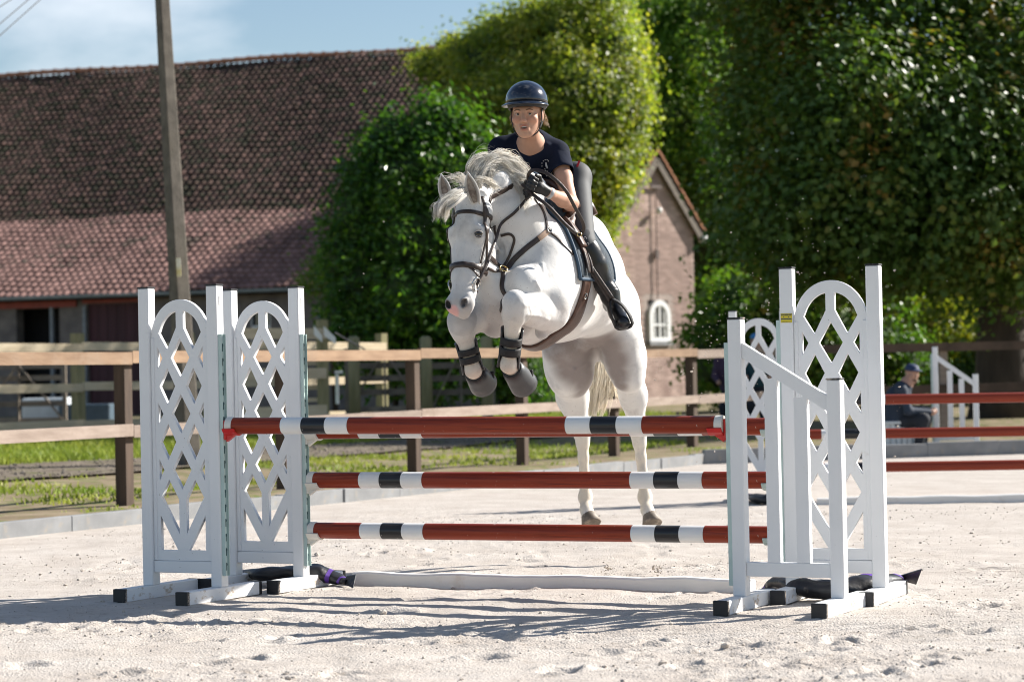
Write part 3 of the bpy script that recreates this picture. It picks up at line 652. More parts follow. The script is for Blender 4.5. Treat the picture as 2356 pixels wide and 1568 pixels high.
# laurel in front of the barn
la = blobpx([(1008, 285, 47, 42, 55, .6), (1045, 310, 47, 40, 60, .6), (970, 330, 47, 55, 65, .8), (900, 310, 47, 34, 50, .5), (885, 370, 47, 50, 65, .7), (1090, 350, 47, 48, 60, .7), (1005, 400, 46.6, 95, 100, 1.0), (925, 440, 46.5, 90, 100, 1.1), (838, 420, 46.8, 45, 70, .6), (830, 505, 46.5, 66, 90, .9), (1080, 470, 46.5, 70, 110, 1.0), (960, 560, 46.3, 120, 130, 1.4), (790, 600, 46.6, 45, 80, .7),
             (845, 650, 46.3, 78, 110, 1.1), (1080, 620, 46.4, 90, 140, 1.2), (945, 690, 46, 120, 130, 1.4), (1050, 740, 46, 110, 130, 1.3), (870, 780, 46, 100, 80, 1.1), (1000, 830, 46, 130, 75, 1.2), (1130, 800, 46.4, 70, 100, 1.0), (1195, 855, 46.4, 70, 80, 1.0), (790, 740, 46.4, 50, 70, .8)])
b0 = P(960, 900, 46.5); laurel = thing('laurel_shrub', 'big glossy dark green laurel bush between barn and horse', 'shrub', (b0[0], b0[1], gz(b0[0], b0[1])))
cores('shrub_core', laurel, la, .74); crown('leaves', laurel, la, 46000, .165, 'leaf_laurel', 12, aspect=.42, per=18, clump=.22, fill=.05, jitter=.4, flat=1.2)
for i in range(3):
    q = A(b0[0]-.4+.4*i, b0[1], gz(b0[0], b0[1])-.05); MB().tube([q, q+A(.05*(i-1), 0, 1), q+A(.35*(i-1), 0, 2.6)], [.07, .05, .02], 7).build('stem', ['bark'], laurel, True, True)
# pale bush at the barn corner
pb_ = blobpx([(745, 625, 54, 40, 30, .5), (790, 600, 54, 40, 40, .5), (715, 650, 54, 25, 22, .4)])
b0 = P(770, 800, 54); bush = thing('elder_bush', 'small pale green bush overhanging the barn eave beside laurel', 'bush', (b0[0], b0[1], gz(b0[0], b0[1])))
crown('leaves', bush, pb_, 2200, .10, 'leaf_green', 15, per=14, clump=.16, fill=.3)
MB().tube([A(b0[0], b0[1], .1), P(760, 700, 54), P(735, 650, 54), P(700, 668, 54)], [.07, .06, .05, .02], 7).build('stem', ['bark'], bush, True, True)

# trees behind the gable house
def tree(name, label, px, base_px, D, n, size, material, seed, core=.6, group=None, r0=.3, **kw):
    bl = blobpx(px); b0 = P(base_px[0], base_px[1], D); b0[2] = gz(b0[0], min(b0[1], 89))
    t = thing(name, label, 'tree', tuple(b0), group=group)
    if core: cores('crown_core', t, bl, core)
    crown('crown', t, bl, n, size, material, seed, **kw)
    tops = [b[0] for b in bl[:5]]
    trunk_tree(t, b0-A(0, 0, .1), A(b0[0], b0[1], np.mean([q[2] for q in tops])+.5), r0, .08, [(.45+.1*i, q, .09) for i, q in enumerate(tops)], seed)
    return t
tree('leafy_tree', 'sunlit green tree with yellow tips directly behind brick gable', [(1500, 50, 68, 75, 85, 1.8), (1560, 20, 68, 80, 80, 1.9), (1600, 130, 67.5, 90, 110, 2.0), (1510, 170, 67.5, 75, 90, 1.7), (1490, 290, 67, 60, 80, 1.5), (1560, 270, 67, 85, 100, 1.9), (1620, 370, 67, 80, 100, 1.9), (1680, 40, 68, 90, 90, 2.0), (1680, 240, 67.5, 80, 110, 1.9), (1560, 400, 67, 60, 80, 1.5)],
     (1580, 880), 67, 38000, .15, 'leaf_bright', 21, per=30, clump=.28, fill=.08)
tree('leafy_tree', 'shaded green tree rising to the right of brick gable', [(1660, 420, 66, 90, 110, 2.0), (1640, 560, 66, 80, 110, 1.9), (1680, 700, 66, 95, 120, 2.0), (1760, 560, 66, 110, 150, 2.2), (1780, 740, 66, 110, 110, 2.2), (1630, 800, 66, 60, 90, 1.6)],
     (1690, 900), 66, 26000, .14, 'leaf_green', 22, per=22, clump=.25, fill=.1)
# big dark tree on the right
big = [(1775, 110, 43, 95, 130, 1.5), (1765, 320, 42.5, 85, 120, 1.3), (1900, 90, 43, 170, 140, 1.9), (1850, 300, 41, 130, 140, 1.7), (1960, 260, 40, 170, 150, 1.8), (2110, 110, 42, 170, 140, 2.0), (2130, 320, 40, 170, 150, 1.9), (2300, 150, 42, 170, 150, 2.0), (2310, 350, 40, 160, 150, 1.9),
       (1785, 480, 41.5, 80, 90, 1.2), (1880, 460, 40, 150, 120, 1.6), (2030, 470, 39.5, 150, 110, 1.6), (2190, 480, 39.5, 150, 110, 1.7), (2340, 500, 39.5, 130, 110, 1.6), (1830, 590, 41.5, 80, 55, 1.0), (1960, 585, 40.5, 120, 60, 1.3), (2130, 590, 40.2, 120, 50, 1.3), (2300, 590, 40, 120, 60, 1.4),
       (1850, -90, 43, 220, 110, 2.5), (2150, -110, 43, 240, 110, 2.5), (2450, 200, 42, 160, 220, 2.5), (2480, 450, 41, 150, 160, 2.0)]
bl = blobpx(big); b0 = P(2312, 905, 41.5); b0[2] = gz(b0[0], b0[1])
bt = thing('lime_tree', 'broad dark tree with autumn tinged leaves and thick trunk at right', 'tree', tuple(b0))
crown('crown', bt, bl, 130000, .14, 'leaf_dark', 31, aspect=.75, per=70, clump=.38, fill=.16, hole=.60, flat=1.1, rag=.24)
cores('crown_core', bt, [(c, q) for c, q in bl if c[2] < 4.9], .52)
trunk_tree(bt, b0-A(0, 0, .1), P(2300, 100, 41.8), .50, .2, [(.42, P(2120, 330, 41), .17), (.5, P(2430, 300, 41.5), .17), (.62, P(1980, 100, 42.2), .15), (.72, P(1800, 60, 42.5), .12), (.55, P(1900, 420, 41), .11), (.8, P(2180, -20, 42), .1)], 4, .1)
# understorey behind the far fence
tree('hazel_bush', 'backlit yellow-green bush glowing beneath the big tree', [(2110, 720, 52, 70, 60, .8), (2190, 700, 52, 70, 60, .8), (2160, 790, 52, 80, 60, .8), (2080, 800, 52, 60, 50, .8), (2230, 790, 52, 60, 50, .7)], (2150, 900), 52, 8000, .13, 'leaf_lime', 41, core=0, per=14, clump=.22, fill=.4, r0=.06)
hedge_spec = [('dense dark hedge bush between brick house and arched jump wings', [(1650, 820, 49, 70, 100, 1.0), (1730, 800, 49, 80, 110, 1.0), (1700, 700, 49.5, 80, 80, 1.0)]),
              ('dense dark hedge bush behind the tall white arched wing', [(1830, 790, 49, 80, 110, 1.0), (1900, 760, 49, 80, 110, 1.0), (1870, 680, 49.5, 90, 80, 1.0)]),
              ('dense dark hedge bush behind the seated man', [(2000, 780, 50, 80, 110, 1.0), (2070, 840, 50, 70, 70, .9), (1990, 700, 50.5, 80, 70, 1.0)]),
              ('dark hedge bush behind the trunk at the right edge', [(2290, 860, 51, 90, 60, .9), (2380, 800, 51, 90, 110, .9), (2230, 870, 51, 60, 50, .9)])]
for i, (lb, px) in enumerate(hedge_spec):
    tree('hedge_bush', lb, px, (px[0][0]+30, 920), px[0][2]+.2, 8000, .13, 'leaf_green' if i < 3 else 'leaf_dark', 50+i, core=.75, group='hedge behind the far fence', per=16, clump=.22, fill=.1, r0=.06)
# distant treeline that closes the view
far = [(P(x, 800+40*math.sin(i*1.3), 95), (6.5, 4, 5.0+1.5*math.sin(i*2.1))) for i, x in enumerate(range(-700, 3300, 330))]
fw = cores('distant_wood', None, far, .9, 'leaf_core'); tag(fw, 'far off dark green wood closing the view', None, kind='stuff')
o = crown('distant_foliage', None, far, 16000, .5, 'leaf_green', 61, per=20, clump=.6, fill=.05); tag(o, 'foliage of the far wood behind the farm buildings', None, kind='stuff')
# ------------------------------------------------------------------ fences and gates
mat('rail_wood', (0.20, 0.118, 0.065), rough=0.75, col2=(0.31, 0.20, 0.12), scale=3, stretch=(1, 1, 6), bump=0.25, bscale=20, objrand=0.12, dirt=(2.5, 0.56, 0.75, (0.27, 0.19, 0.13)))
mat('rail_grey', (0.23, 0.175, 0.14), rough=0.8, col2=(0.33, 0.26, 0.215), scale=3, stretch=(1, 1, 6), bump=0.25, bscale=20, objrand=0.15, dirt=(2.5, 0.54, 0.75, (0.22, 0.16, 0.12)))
mat('post_brown', (0.075, 0.047, 0.03), rough=0.8, var=0.3, scale=5, stretch=(3, 3, .5), bump=0.3, bscale=20)
mat('post_side', (0.30, 0.26, 0.235), rough=0.85, var=0.25, scale=5, stretch=(3, 3, .5))
mat('rail_pale', (0.56, 0.45, 0.30), rough=0.8, col2=(0.68, 0.57, 0.41), scale=3, stretch=(1, 1, 6), objrand=0.12, bump=0.2, bscale=20)
mat('post_green', (0.22, 0.20, 0.10), rough=0.85, col2=(0.33, 0.29, 0.16), scale=4, stretch=(3, 3, .5), objrand=0.1)
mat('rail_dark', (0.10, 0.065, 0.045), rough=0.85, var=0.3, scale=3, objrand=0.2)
mat('gate_wood', (0.20, 0.165, 0.13), rough=0.85, var=0.25, scale=4, objrand=0.15)
mat('galv', (0.55, 0.58, 0.6), rough=0.4, metal=0.7, var=0.1)

def fence(name, label, base, d, npost, gap, heights, rw, rh, pw, ph, rmat, pmat, zf, skip=(), rail_side=-1, post_ext=0.0, rails=None, two=1, jit=0.02, bd=0.0):
    d = unit(A(d[0], d[1], 0)); nrm = A(d[1], -d[0], 0)
    root = thing(name, label, 'fence', (base[0], base[1], zf(base[0], base[1])))
    rr = random.Random(hash(name) % 97+len(label)); pos = []
    for i in range(npost):
        p = A(base[0], base[1], 0)+d*gap*i; p[2] = zf(p[0], p[1]); pos.append(p)
        mb = MB(); w = pw/2; q0 = p-UPZ*.25; q1 = p+UPZ*(ph+rr.uniform(-.02, .02))
        mb.bar(q0, q1, pw, pw, up=d); 
        o = mb.build('post', [pmat], root, world=True)
    for hi, h in enumerate(heights):
        i = 0
        while i < npost-1:
            j = min(i+two, npost-1); a = pos[i]+UPZ*(h+rr.uniform(-jit, jit))+nrm*rail_side*(-(pw/2+rw/2+.002)); b = pos[j]+UPZ*(h+rr.uniform(-jit, jit))+nrm*rail_side*(-(pw/2+rw/2+.002))
            dd = unit(b-a); mb = MB(); mb.bar(a-dd*.0+dd*.004, b-dd*.004, rw, rh)
            m = rmat if not isinstance(rmat, (list, tuple)) else rmat[hi % len(rmat)]
            mb.build('rail', [m], root, world=True); i = j
    return root, pos
# arena fence: brown posts, two broad rails on the arena side
fd = unit(A(.44, .90, 0))
fence('arena_fence', 'brown post and two rail fence along the left kerb', A(-3.46, 21.6)-fd[:2]*2.7*2, fd, 8, 2.7, (1.335, .69), .05, .108, .115, 1.34, ['rail_wood', 'rail_grey'], 'post_brown', lambda x, y: .06, rail_side=-1, two=2)
# far fence
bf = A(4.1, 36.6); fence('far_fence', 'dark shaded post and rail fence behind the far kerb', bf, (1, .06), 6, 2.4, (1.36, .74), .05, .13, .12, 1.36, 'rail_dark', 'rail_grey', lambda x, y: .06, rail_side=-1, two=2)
# connecting piece at the corner
fence('corner_fence', 'short two rail fence section closing the arena corner beside brick house', A(-3.46, 21.6)+fd[:2]*2.7*5, (bf[0]-(-3.46+fd[0]*13.5), bf[1]-(21.6+fd[1]*13.5)), 2, math.hypot(bf[0]-(-3.46+fd[0]*13.5), bf[1]-(21.6+fd[1]*13.5)), (1.335, .70), .05, .12, .12, 1.34, 'rail_grey', 'post_brown', lambda x, y: .06, rail_side=-1)
# field fence with three rails farther back
q0 = P(180, 1010, 37.5)
def rowpt(x): return P(x, 1000, 37.5)
zf2 = lambda x, y: q0[2]-.02
gap2 = 2.35
fence('field_fence', 'pale post and three rail field fence behind the gravel track', A(q0[0]-2*gap2*.62, q0[1]-2*gap2*.78), (.62, .78), 6, gap2, (1.43, .83, .24), .05, .13, .155, 1.64, 'rail_pale', 'post_green', zf2, rail_side=-1)
# more of it towards the gate, posts in the middle distance
e = P(745, 985, 36.8)
root, pos = fence('yard_fence', 'pale rail fence end with a metal latch by the field gate', A(e[0]-1.95*.82, e[1]-1.95*.57), (.82, .57), 2, 1.95, (1.46, .86, .30), .05, .16, .13, 1.66, 'rail_pale', 'post_green', lambda x, y: e[2]-.02, rail_side=-1)
mb = MB(); a = P(775, 860, 36.6); mb.tube([a, a-UPZ*.45], .03, 8); mb.bar(a+A(-.03, 0, .03), a+A(.09, 0, .03), .04, .04); mb.build('gate_latch', ['galv'], root, world=True)
for k in range(4):                                           # ends of the stacked boards seen beside the post
    mb = MB(); c = P(727, 835+k*28, 37.1); mb.bar(c-A(.13, 0, 0), c+A(.13, 0, 0), .3, .06); mb.build('short_board', ['rail_pale'], root, world=True)
# two field gates beyond, seen in the shade
def gate(label, xl, xr, yt, yb, D):
    a, b = P(xl, yb, D), P(xr, yb, D); at_, bt_ = P(xl, yt, D), P(xr, yt, D)
    a[2] = b[2] = min(a[2], b[2]); h = at_[2]-a[2]
    root = thing('field_gate', label, 'gate', tuple(a-UPZ*.1))
    n = 5; d = unit(b-a)
    for i in range(n):
        z = a[2]+.08+(h-.12)*(i/(n-1))**.85; mb = MB(); mb.bar(A(a[0], a[1], z), A(b[0], b[1], z), .04, .10); mb.build('bar', ['gate_wood'], root, world=True)
    for q in (0, 1): mb = MB(); p = a*(1-q)+b*q; mb.bar(p, A(p[0], p[1], a[2]+h+.05), .09, .07, up=d); mb.build('stile', ['gate_wood'], root, world=True)
    m = (a+b)/2
    for s, t in (((a[0], a[1], a[2]+.05), (m[0], m[1], a[2]+h)), ((b[0], b[1], a[2]+.05), (m[0], m[1], a[2]+h)), ((m[0], m[1], a[2]), (m[0], m[1], a[2]+h))):
        mb = MB(); mb.bar(A(*s)-A(0, .05, 0), A(*t)-A(0, .05, 0), .03, .09, up=(0, 1, 0)); mb.build('brace', ['gate_wood'], root, world=True)
gate('left of two shaded five bar gates behind the jump poles', 800, 975, 808, 950, 40.5)
gate('right of two shaded five bar gates, nearest the horse legs', 990, 1135, 808, 950, 40.7)
gate('five bar gate with cross braces before the barn doorway', -60, 150, 840, 975, 46)
for i, (x, lb) in enumerate(((817, 'round topped gate post left of the shaded gates'), (983, 'gate post between the two shaded gates'), (1122, 'gate post behind the horse front legs'))):
    t = thing('gate_post', lb, 'post', tuple(P(x, 960, 40.2)), group='posts of the field gates')
    a = P(x, 960, 40.2); mb = MB(); mb.tube([a-UPZ*.2, A(a[0], a[1], P(x, 778, 40.2)[2]), A(a[0], a[1], P(x, 773, 40.2)[2])], [.10, .10, .05], 10); mb.build('shaft', ['post_green'], t, True, True)
# little white arrow boards and rope on the fence
for i, (x0, y0, x1, y1, lb) in enumerate(((722, 748, 741, 772, 'smaller white pointed board fixed to the pale fence'), (745, 750, 772, 776, 'longer white pointed board fixed to the pale fence post'))):
    a, b = P(x0, y0, 36.4), P(x1, y1, 36.4); mb = MB(); d = unit(b-a); u = A(0, 0, 1)
    mb.add([a-u*.0-A(0, .01, 0), a-u*.14-A(0, .01, 0), b-u*.10-A(0, .01, 0), b+u*.0-A(0, .01, 0), a+A(0, .02, 0), a-u*.14+A(0, .02, 0), b-u*.10+A(0, .02, 0), b+A(0, .02, 0)], [[0, 1, 2, 3], [7, 6, 5, 4], [0, 4, 5, 1], [1, 5, 6, 2], [2, 6, 7, 3], [3, 7, 4, 0]])
    tag(mb.build('white_board', ['white_paint']), lb, 'board', 'white boards on the fence')
mat('rope', (0.5, 0.42, 0.4), rough=0.8)
mb = MB(); mb.tube([P(772, 765, 36.5), P(800, 782, 37.5), P(838, 802, 38.5), P(845, 815, 38.6)], .012, 6); tag(mb.build('gate_rope', ['rope']), 'thin pinkish rope hanging between gate posts', 'rope')
# blue-white trailer parts glimpsed in the yard behind the left rails
mat('box_white', (0.55, 0.6, 0.63), rough=0.6, var=0.1); mat('box_blue', (0.05, 0.085, 0.12), rough=0.6, var=0.2)
t = thing('feed_trough', 'pale trough with dark blue crate seen between fence rails before barn', 'trough', tuple(P(90, 975, 48)))
a = P(50, 945, 48); mb = MB(); mb.box((a[0], a[1], a[2]-.3), (a[0]+.9, a[1]+.6, a[2]+.25), bev=.03); mb.build('trough', ['box_white'], t, world=True)
a = P(135, 960, 47.6); mb = MB(); mb.box((a[0], a[1], a[2]-.2), (a[0]+1.0, a[1]+.6, a[2]+.25), bev=.02); mb.build('crate', ['box_blue'], t, world=True)
# ------------------------------------------------------------------ show jumps
mat('wing_white', (0.78, 0.79, 0.80), rough=0.42, var=0.03, scale=3, spec=0.4, bump=0.02, bscale=80, dirt=(6, 0.62, 0.78, (0.56, 0.54, 0.50), (1, 1, .6)), speck=(55, 0.745, (0.30, 0.28, 0.26)))
mat('foot_white', (0.77, 0.78, 0.79), rough=0.5, var=0.04, scale=3, dirt=(9, 0.58, 0.66, (0.50, 0.42, 0.34), (1, 1, 1.6)))
mat('cap_black', (0.012, 0.013, 0.016), rough=0.5, var=0.2, dirt=(14, 0.58, 0.66, (0.36, 0.30, 0.25)))
mat('track_galv', (0.48, 0.60, 0.58), rough=0.5, var=0.08, scale=10, metal=0.35)
mat('keyhole', (0.03, 0.08, 0.085), rough=0.8)
mat('pole_red', (0.21, 0.027, 0.010), rough=0.36, col2=(0.33, 0.048, 0.016), scale=2.4, stretch=(.5, 14, 14), spec=0.28, speck=(38, 0.73, (0.5, 0.42, 0.36)), dirt=(1.6, 0.50, 0.66, (0.11, 0.016, 0.010), (.8, 22, 22)))
mat('pole_red_far', (0.20, 0.028, 0.013), rough=0.4, spec=0.28, col2=(0.28, 0.044, 0.018), scale=2.4, stretch=(.5, 14, 14))
mat('pole_white', (0.78, 0.78, 0.77), rough=0.35, var=0.04, scale=5, spec=0.4, speck=(22, 0.76, (0.45, 0.42, 0.38)))
mat('pole_black', (0.012, 0.013, 0.016), rough=0.3, var=0.3, scale=6, stretch=(1, 8, 8), speck=(42, 0.75, (0.4, 0.38, 0.36)))
mat('cup_red', (0.55, 0.02, 0.018), rough=0.35, var=0.06)
mat('cup_white', (0.72, 0.70, 0.64), rough=0.45, var=0.05)
mat('plank_white', (0.76, 0.74, 0.71), rough=0.55, var=0.05, scale=3, dirt=(5, 0.55, 0.78, (0.60, 0.52, 0.44)), bump=0.08, bscale=25)
mat('bag_black', (0.014, 0.014, 0.017), rough=0.42, var=0.3, scale=8, bump=0.6, bscale=18, dirt=(12, 0.64, 0.75, (0.16, 0.13, 0.11)))
mat('bag_purple', (0.10, 0.035, 0.30), rough=0.5, var=0.15)
mat('sticker_yellow', (0.62, 0.50, 0.03), rough=0.5, var=0.04); mat('sticker_ink', (0.03, 0.05, 0.09), rough=0.5)
mat('sticker_grey', (0.35, 0.36, 0.38), rough=0.5, col2=(0.6, 0.6, 0.6), scale=60)

WING_H, PW, SPAN = 1.68, .068, .45                   # height, post width, distance between post centres
def fill_mesh(name, outline, holes, thick, material, bev=.0025):
    """a flat board with openings: filled 2-D curve, given thickness and a small bevel"""
    cu = bpy.data.curves.new(name, 'CURVE'); cu.dimensions = '2D'; cu.fill_mode = 'BOTH'; cu.extrude = thick/2-bev; cu.bevel_depth = bev; cu.offset = -bev
    for pl in [outline]+holes:
        sp = cu.splines.new('POLY'); sp.points.add(len(pl)-1); sp.use_cyclic_u = True
        for p, q in zip(sp.points, pl): p.co = (q[0], q[1], 0, 1)
    ob = bpy.data.objects.new(name, cu); COL.objects.link(ob); dg = bpy.context.evaluated_depsgraph_get(); me = bpy.data.meshes.new_from_object(ob.evaluated_get(dg)); bpy.data.objects.remove(ob); bpy.data.curves.remove(cu)
    me.materials.clear(); me.materials.append(MATS[material]); me.transform(Matrix(((1, 0, 0, 0), (0, 0, -1, 0), (0, 1, 0, 0), (0, 0, 0, 1)))); me.name = name
    return me
def lattice():
    a = .192; k = .95/.95; out = [(-a, .205), (a, .205), (a, 1.40)]
    arc = [(a*math.cos(t), 1.40+.215*math.sin(t)) for t in np.linspace(0, math.pi, 29)]
    out += arc[1:-1]+[(-a, 1.40)]
    holes = []
    for s in (-1, 1):
        arcin = [(s*x, y) for x, y in [(.146*math.cos(t)*.97, 1.40+.155*math.sin(t)) for t in np.linspace(math.radians(16), math.radians(80), 12)]]
        holes.append([(s*.024, 1.463)]+[(s*.086, 1.345)]+[(s*.141, 1.435)]+arcin[1:]+[(s*.024, 1.548)])
        for v in (1.147, .846): holes.append([(s*.086, v+.097), (s*.140, v), (s*.089, v-.097), (s*.036, v)])
        for v in (1.30, .998, .695): holes.append([(s*.118, v), (s*.150, v+.058), (s*.150, v-.058)])
        holes.append([(s*.086, .642), (s*.141, .548), (s*.024, .350), (s*.024, .536)])
        holes.append([(s*.148, .448), (s*.148, .262), (s*.036, .262)])
    for v in (1.30, .998, .695): holes.append([(0, v+.105), (.062, v), (0, v-.105), (-.062, v)])
    return fill_mesh('lattice_panel', out, holes, .026, 'wing_white')
LATTICE = lattice()

def track_mesh():
    mb = MB(); mb.box((-.0, -.020, .13), (.012, .020, 1.42)); mb.box((.0121, -.020, .13), (.022, -.016, 1.42)); mb.box((.0121, .016, .13), (.022, .020, 1.42)); return mb.mesh('cup_track', ['track_galv'])
def holes_mesh():
    mb = MB()
    for i in range(16):
        z = .19+i*.078; c = [(.0145, .0085*math.cos(t), z+.010*math.sin(t)) for t in np.linspace(0, 2*math.pi, 9)[:-1]]
        mb.add(c, [list(range(8))]); mb.add([(.0144, -.004, z-.032), (.0144, .004, z-.032), (.0144, .004, z-.004), (.0144, -.004, z-.004)], [[0, 1, 2, 3]])
    return mb.mesh('keyholes', ['keyhole'])
def post_mesh(h):
    mb = MB(); mb.box((-PW/2, -PW/2, .0702), (PW/2, PW/2, h), bev=.004); return mb.mesh('post', ['wing_white'])
def cap_mesh(h):
    mb = MB(); mb.box((-PW/2-.002, -PW/2-.002, h+.0005), (PW/2+.002, PW/2+.002, h+.009), bev=.002); return mb.mesh('post_cap', ['cap_black'])
FOOT_F, FOOT_B = .29, .40
mbf = MB(); mbf.box((-.036, -FOOT_F, .0), (.036, FOOT_B, .07), bev=.004); FOOT = mbf.mesh('foot', ['foot_white'])
mbf = MB(); mbf.box((-.038, -FOOT_F-.006, -.001), (.038, -FOOT_F+.022, .0715), bev=.003); FOOTCAP = mbf.mesh('foot_cap', ['cap_black'])
mbf = MB(); mbf.box((-.038, FOOT_B-.022, -.001), (.038, FOOT_B+.006, .0715), bev=.003); FOOTCAP2 = mbf.mesh('foot_cap', ['cap_black'])
TRACK, HOLES = track_mesh(), holes_mesh()

def wing(label, loc, rot, side, group='white jump wings', sloped=False, h1=WING_H, h2=WING_H, span=SPAN, foot_shift=0.0):
    """side: +1 when the cups are on the right post's outer side, -1 on the left post's"""
    r = thing('jump_wing', label, 'jump wing', (loc[0], loc[1], .004), math.radians(rot), group)
    for sx, h in ((-1, h1), (1, h2)):
        p = link('post', post_mesh(h), r); p.location.x = sx*span/2
        c = link('post_cap', cap_mesh(h), p)
        f = link('foot', FOOT, r); f.location.x = sx*span/2; f.location.y = foot_shift*(sx+1)/2
        link('foot_cap', FOOTCAP, f); link('foot_cap', FOOTCAP2, f)
    inner = span/2-PW/2-.0005
    if not sloped:
        o = link('lattice_panel', LATTICE, r); o.scale.x = inner/.192
        mb = MB(); mb.box((-inner, -.022, .14), (inner, .022, .204), bev=.003); mb.build('bottom_rail', ['wing_white'], r)
        for s in (-1, 1):
            mb = MB(); mb.box((s*(inner-.011)-.0105, -.019, .206), (s*(inner-.011)+.0105, .019, 1.41), bev=.002); mb.build('side_strip', ['wing_white'], r)
    else:
        mb = MB(); za, zb = h1-.115, h2-.075
        mb.add([(-inner, -.02, za-.075), (inner, -.02, zb-.075), (inner, -.02, zb), (-inner, -.02, za), (-inner, .02, za-.075), (inner, .02, zb-.075), (inner, .02, zb), (-inner, .02, za)],
               [[0, 1, 2, 3], [7, 6, 5, 4], [0, 4, 5, 1], [1, 5, 6, 2], [2, 6, 7, 3], [3, 7, 4, 0]]); mb.build('top_rail', ['wing_white'], r)
        mb = MB(); mb.box((-inner, -.02, .165), (inner, .02, .235), bev=.003); mb.build('bottom_rail', ['wing_white'], r)
        for u in (-.072, .078):
            z = za+(zb-za)*(u+inner)/(2*inner)-.077; mb = MB(); mb.box((u-.033, -.019, .2355), (u+.033, .019, z-.012)); mb.build('slat', ['wing_white'], r)
    t = link('cup_track', TRACK, r); hl = link('keyholes', HOLES, t); hl['kind'] = 'stuff'
    if side > 0: t.location.x = span/2+PW/2+.0005; t.location.y = -.004
    else: t.location.x = -span/2-PW/2-.0005; t.rotation_euler = (0, 0, math.pi); t.location.y = -.004
    if sloped: t.scale.z = .92
    return r
JR = -25.0
wLF = wing('front left white arched lattice wing holding the highest pole', A(-1.79, 13.16), -28, 1, foot_shift=-.06)
wLB = wing('back left white arched lattice wing, partly behind the front one', A(-1.402, 13.72), -28, 1)
wRB = wing('tall white arched lattice wing with small yellow sticker, right of oxer', A(1.614, 12.30), -23, -1)
wRF = wing('low white wing with sloping top rail and upright slats', A(1.323, 11.81), -26, -1, sloped=True, h1=1.42, h2=1.115, span=.50, foot_shift=-.02)
# stickers
def sticker(root, x, y, z, w, h, m, nrm_y=True):
    mb = MB()
    if nrm_y: mb.box((x-w/2, y-.0012, z-h/2), (x+w/2, y, z+h/2))
    else: mb.box((y, x-w/2, z-h/2), (y+.0012, x+w/2, z+h/2))
    return mb.build('sticker', [m], root)
st = sticker(wRB, -SPAN/2+.002, -PW/2-.0003, 1.43, .060, .047, 'sticker_yellow'); st['label'] = 'small yellow printed sticker'
def text(body, size, loc, rot, parent, material, name='lettering', extrude=.0004, bold=0.0):
    cu = bpy.data.curves.new(name, 'FONT'); cu.body = body; cu.size = size; cu.align_x = 'CENTER'; cu.align_y = 'CENTER'; cu.extrude = extrude; cu.offset = bold
    ob = bpy.data.objects.new(name, cu); COL.objects.link(ob); dg = bpy.context.evaluated_depsgraph_get(); me = bpy.data.meshes.new_from_object(ob.evaluated_get(dg)); bpy.data.objects.remove(ob); bpy.data.curves.remove(cu)
    me.materials.clear(); me.materials.append(MATS[material]); o = link(name, me, parent); o.location = loc; o.rotation_euler = rot; return o
text('WILDENHOF', .0098, (-SPAN/2+.002, -PW/2-.0022, 1.446), (math.pi/2, 0, 0), st, 'sticker_ink', bold=.0004)
mb = MB(); y = -PW/2-.0020
mb.box((-SPAN/2-.026, y, 1.4225), (-SPAN/2+.030, y+.0003, 1.4275)); mb.box((-SPAN/2-.016, y, 1.433), (-SPAN/2-.010, y+.0003, 1.437)); mb.box((-SPAN/2+.010, y, 1.433), (-SPAN/2+.018, y+.0003, 1.4365))
mb.box((-SPAN/2-.024, y, 1.410), (-SPAN/2+.028, y+.0003, 1.4112)); mb.build('print', ['sticker_ink'], st)
for w_ in (wLF, wLB): sticker(w_, -.004, SPAN/2+PW/2+.0003, 1.60, .020, .045, 'sticker_grey', False)

# poles: painted rounds, banded
def pole(label, a, b, bands, rad=.0445, far=False, group='striped jump poles', name='jump_pole'):
    a, b = np.asarray(a, float), np.asarray(b, float); d = b-a; Ln = np.linalg.norm(d); t = d/Ln
    r = bpy.data.objects.new(name, None); COL.objects.link(r); tag(r, label, 'pole', group); r.location = tuple(a)
    s = np.cross(t, UPZ); s = unit(s); u = np.cross(s, t); r.rotation_euler = Matrix(((t[0], -s[0], u[0]), (t[1], -s[1], u[1]), (t[2], -s[2], u[2]))).to_euler()
    seg = 28
    for i, (x0, x1, m) in enumerate(bands):
        mb = MB(); mb.tube([(x0*Ln+.0004, 0, 0), (x1*Ln-.0004, 0, 0)], rad, seg, caps=False)
        o = mb.build({'r': 'red_band', 'w': 'white_band', 'b': 'black_band'}[m], [{'r': 'pole_red_far' if far else 'pole_red', 'w': 'pole_white', 'b': 'pole_black'}[m]], r, True)
    for x0, x1 in ((-.03, .012), (Ln-.012, Ln+.03)):
        mb = MB(); mb.tube([(x0, 0, 0), (x0+.004, 0, 0), (x1-.004, 0, 0), (x1, 0, 0)], [rad-.004, rad+.0025, rad+.0025, rad+.001], seg); mb.build('end_cap', ['cup_white'], r, False)
    return r
def post_pt(w_, sx, span, z, off):
    m = world_of(w_); v = m @ Vector((sx*(span/2+PW/2+off), -.004, z)); return A(*v)
stripes = [(0, .113, 'r'), (.113, .158, 'w'), (.158, .209, 'b'), (.209, .258, 'w'), (.258, .708, 'r'), (.708, .757, 'w'), (.757, .808, 'b'), (.808, .858, 'w'), (.858, 1, 'r')]
stripes2 = [(0, .112, 'r'), (.112, .160, 'w'), (.160, .209, 'b'), (.209, .258, 'w'), (.258, .712, 'r'), (.712, .762, 'w'), (.762, .812, 'b'), (.812, .862, 'w'), (.862, 1, 'r')]
fa, fb = post_pt(wLF, 1, SPAN, .930, .07), post_pt(wRF, -1, .50, .905, .07)
pole('topmost front red pole with white and black bands', fa, fb, stripes)
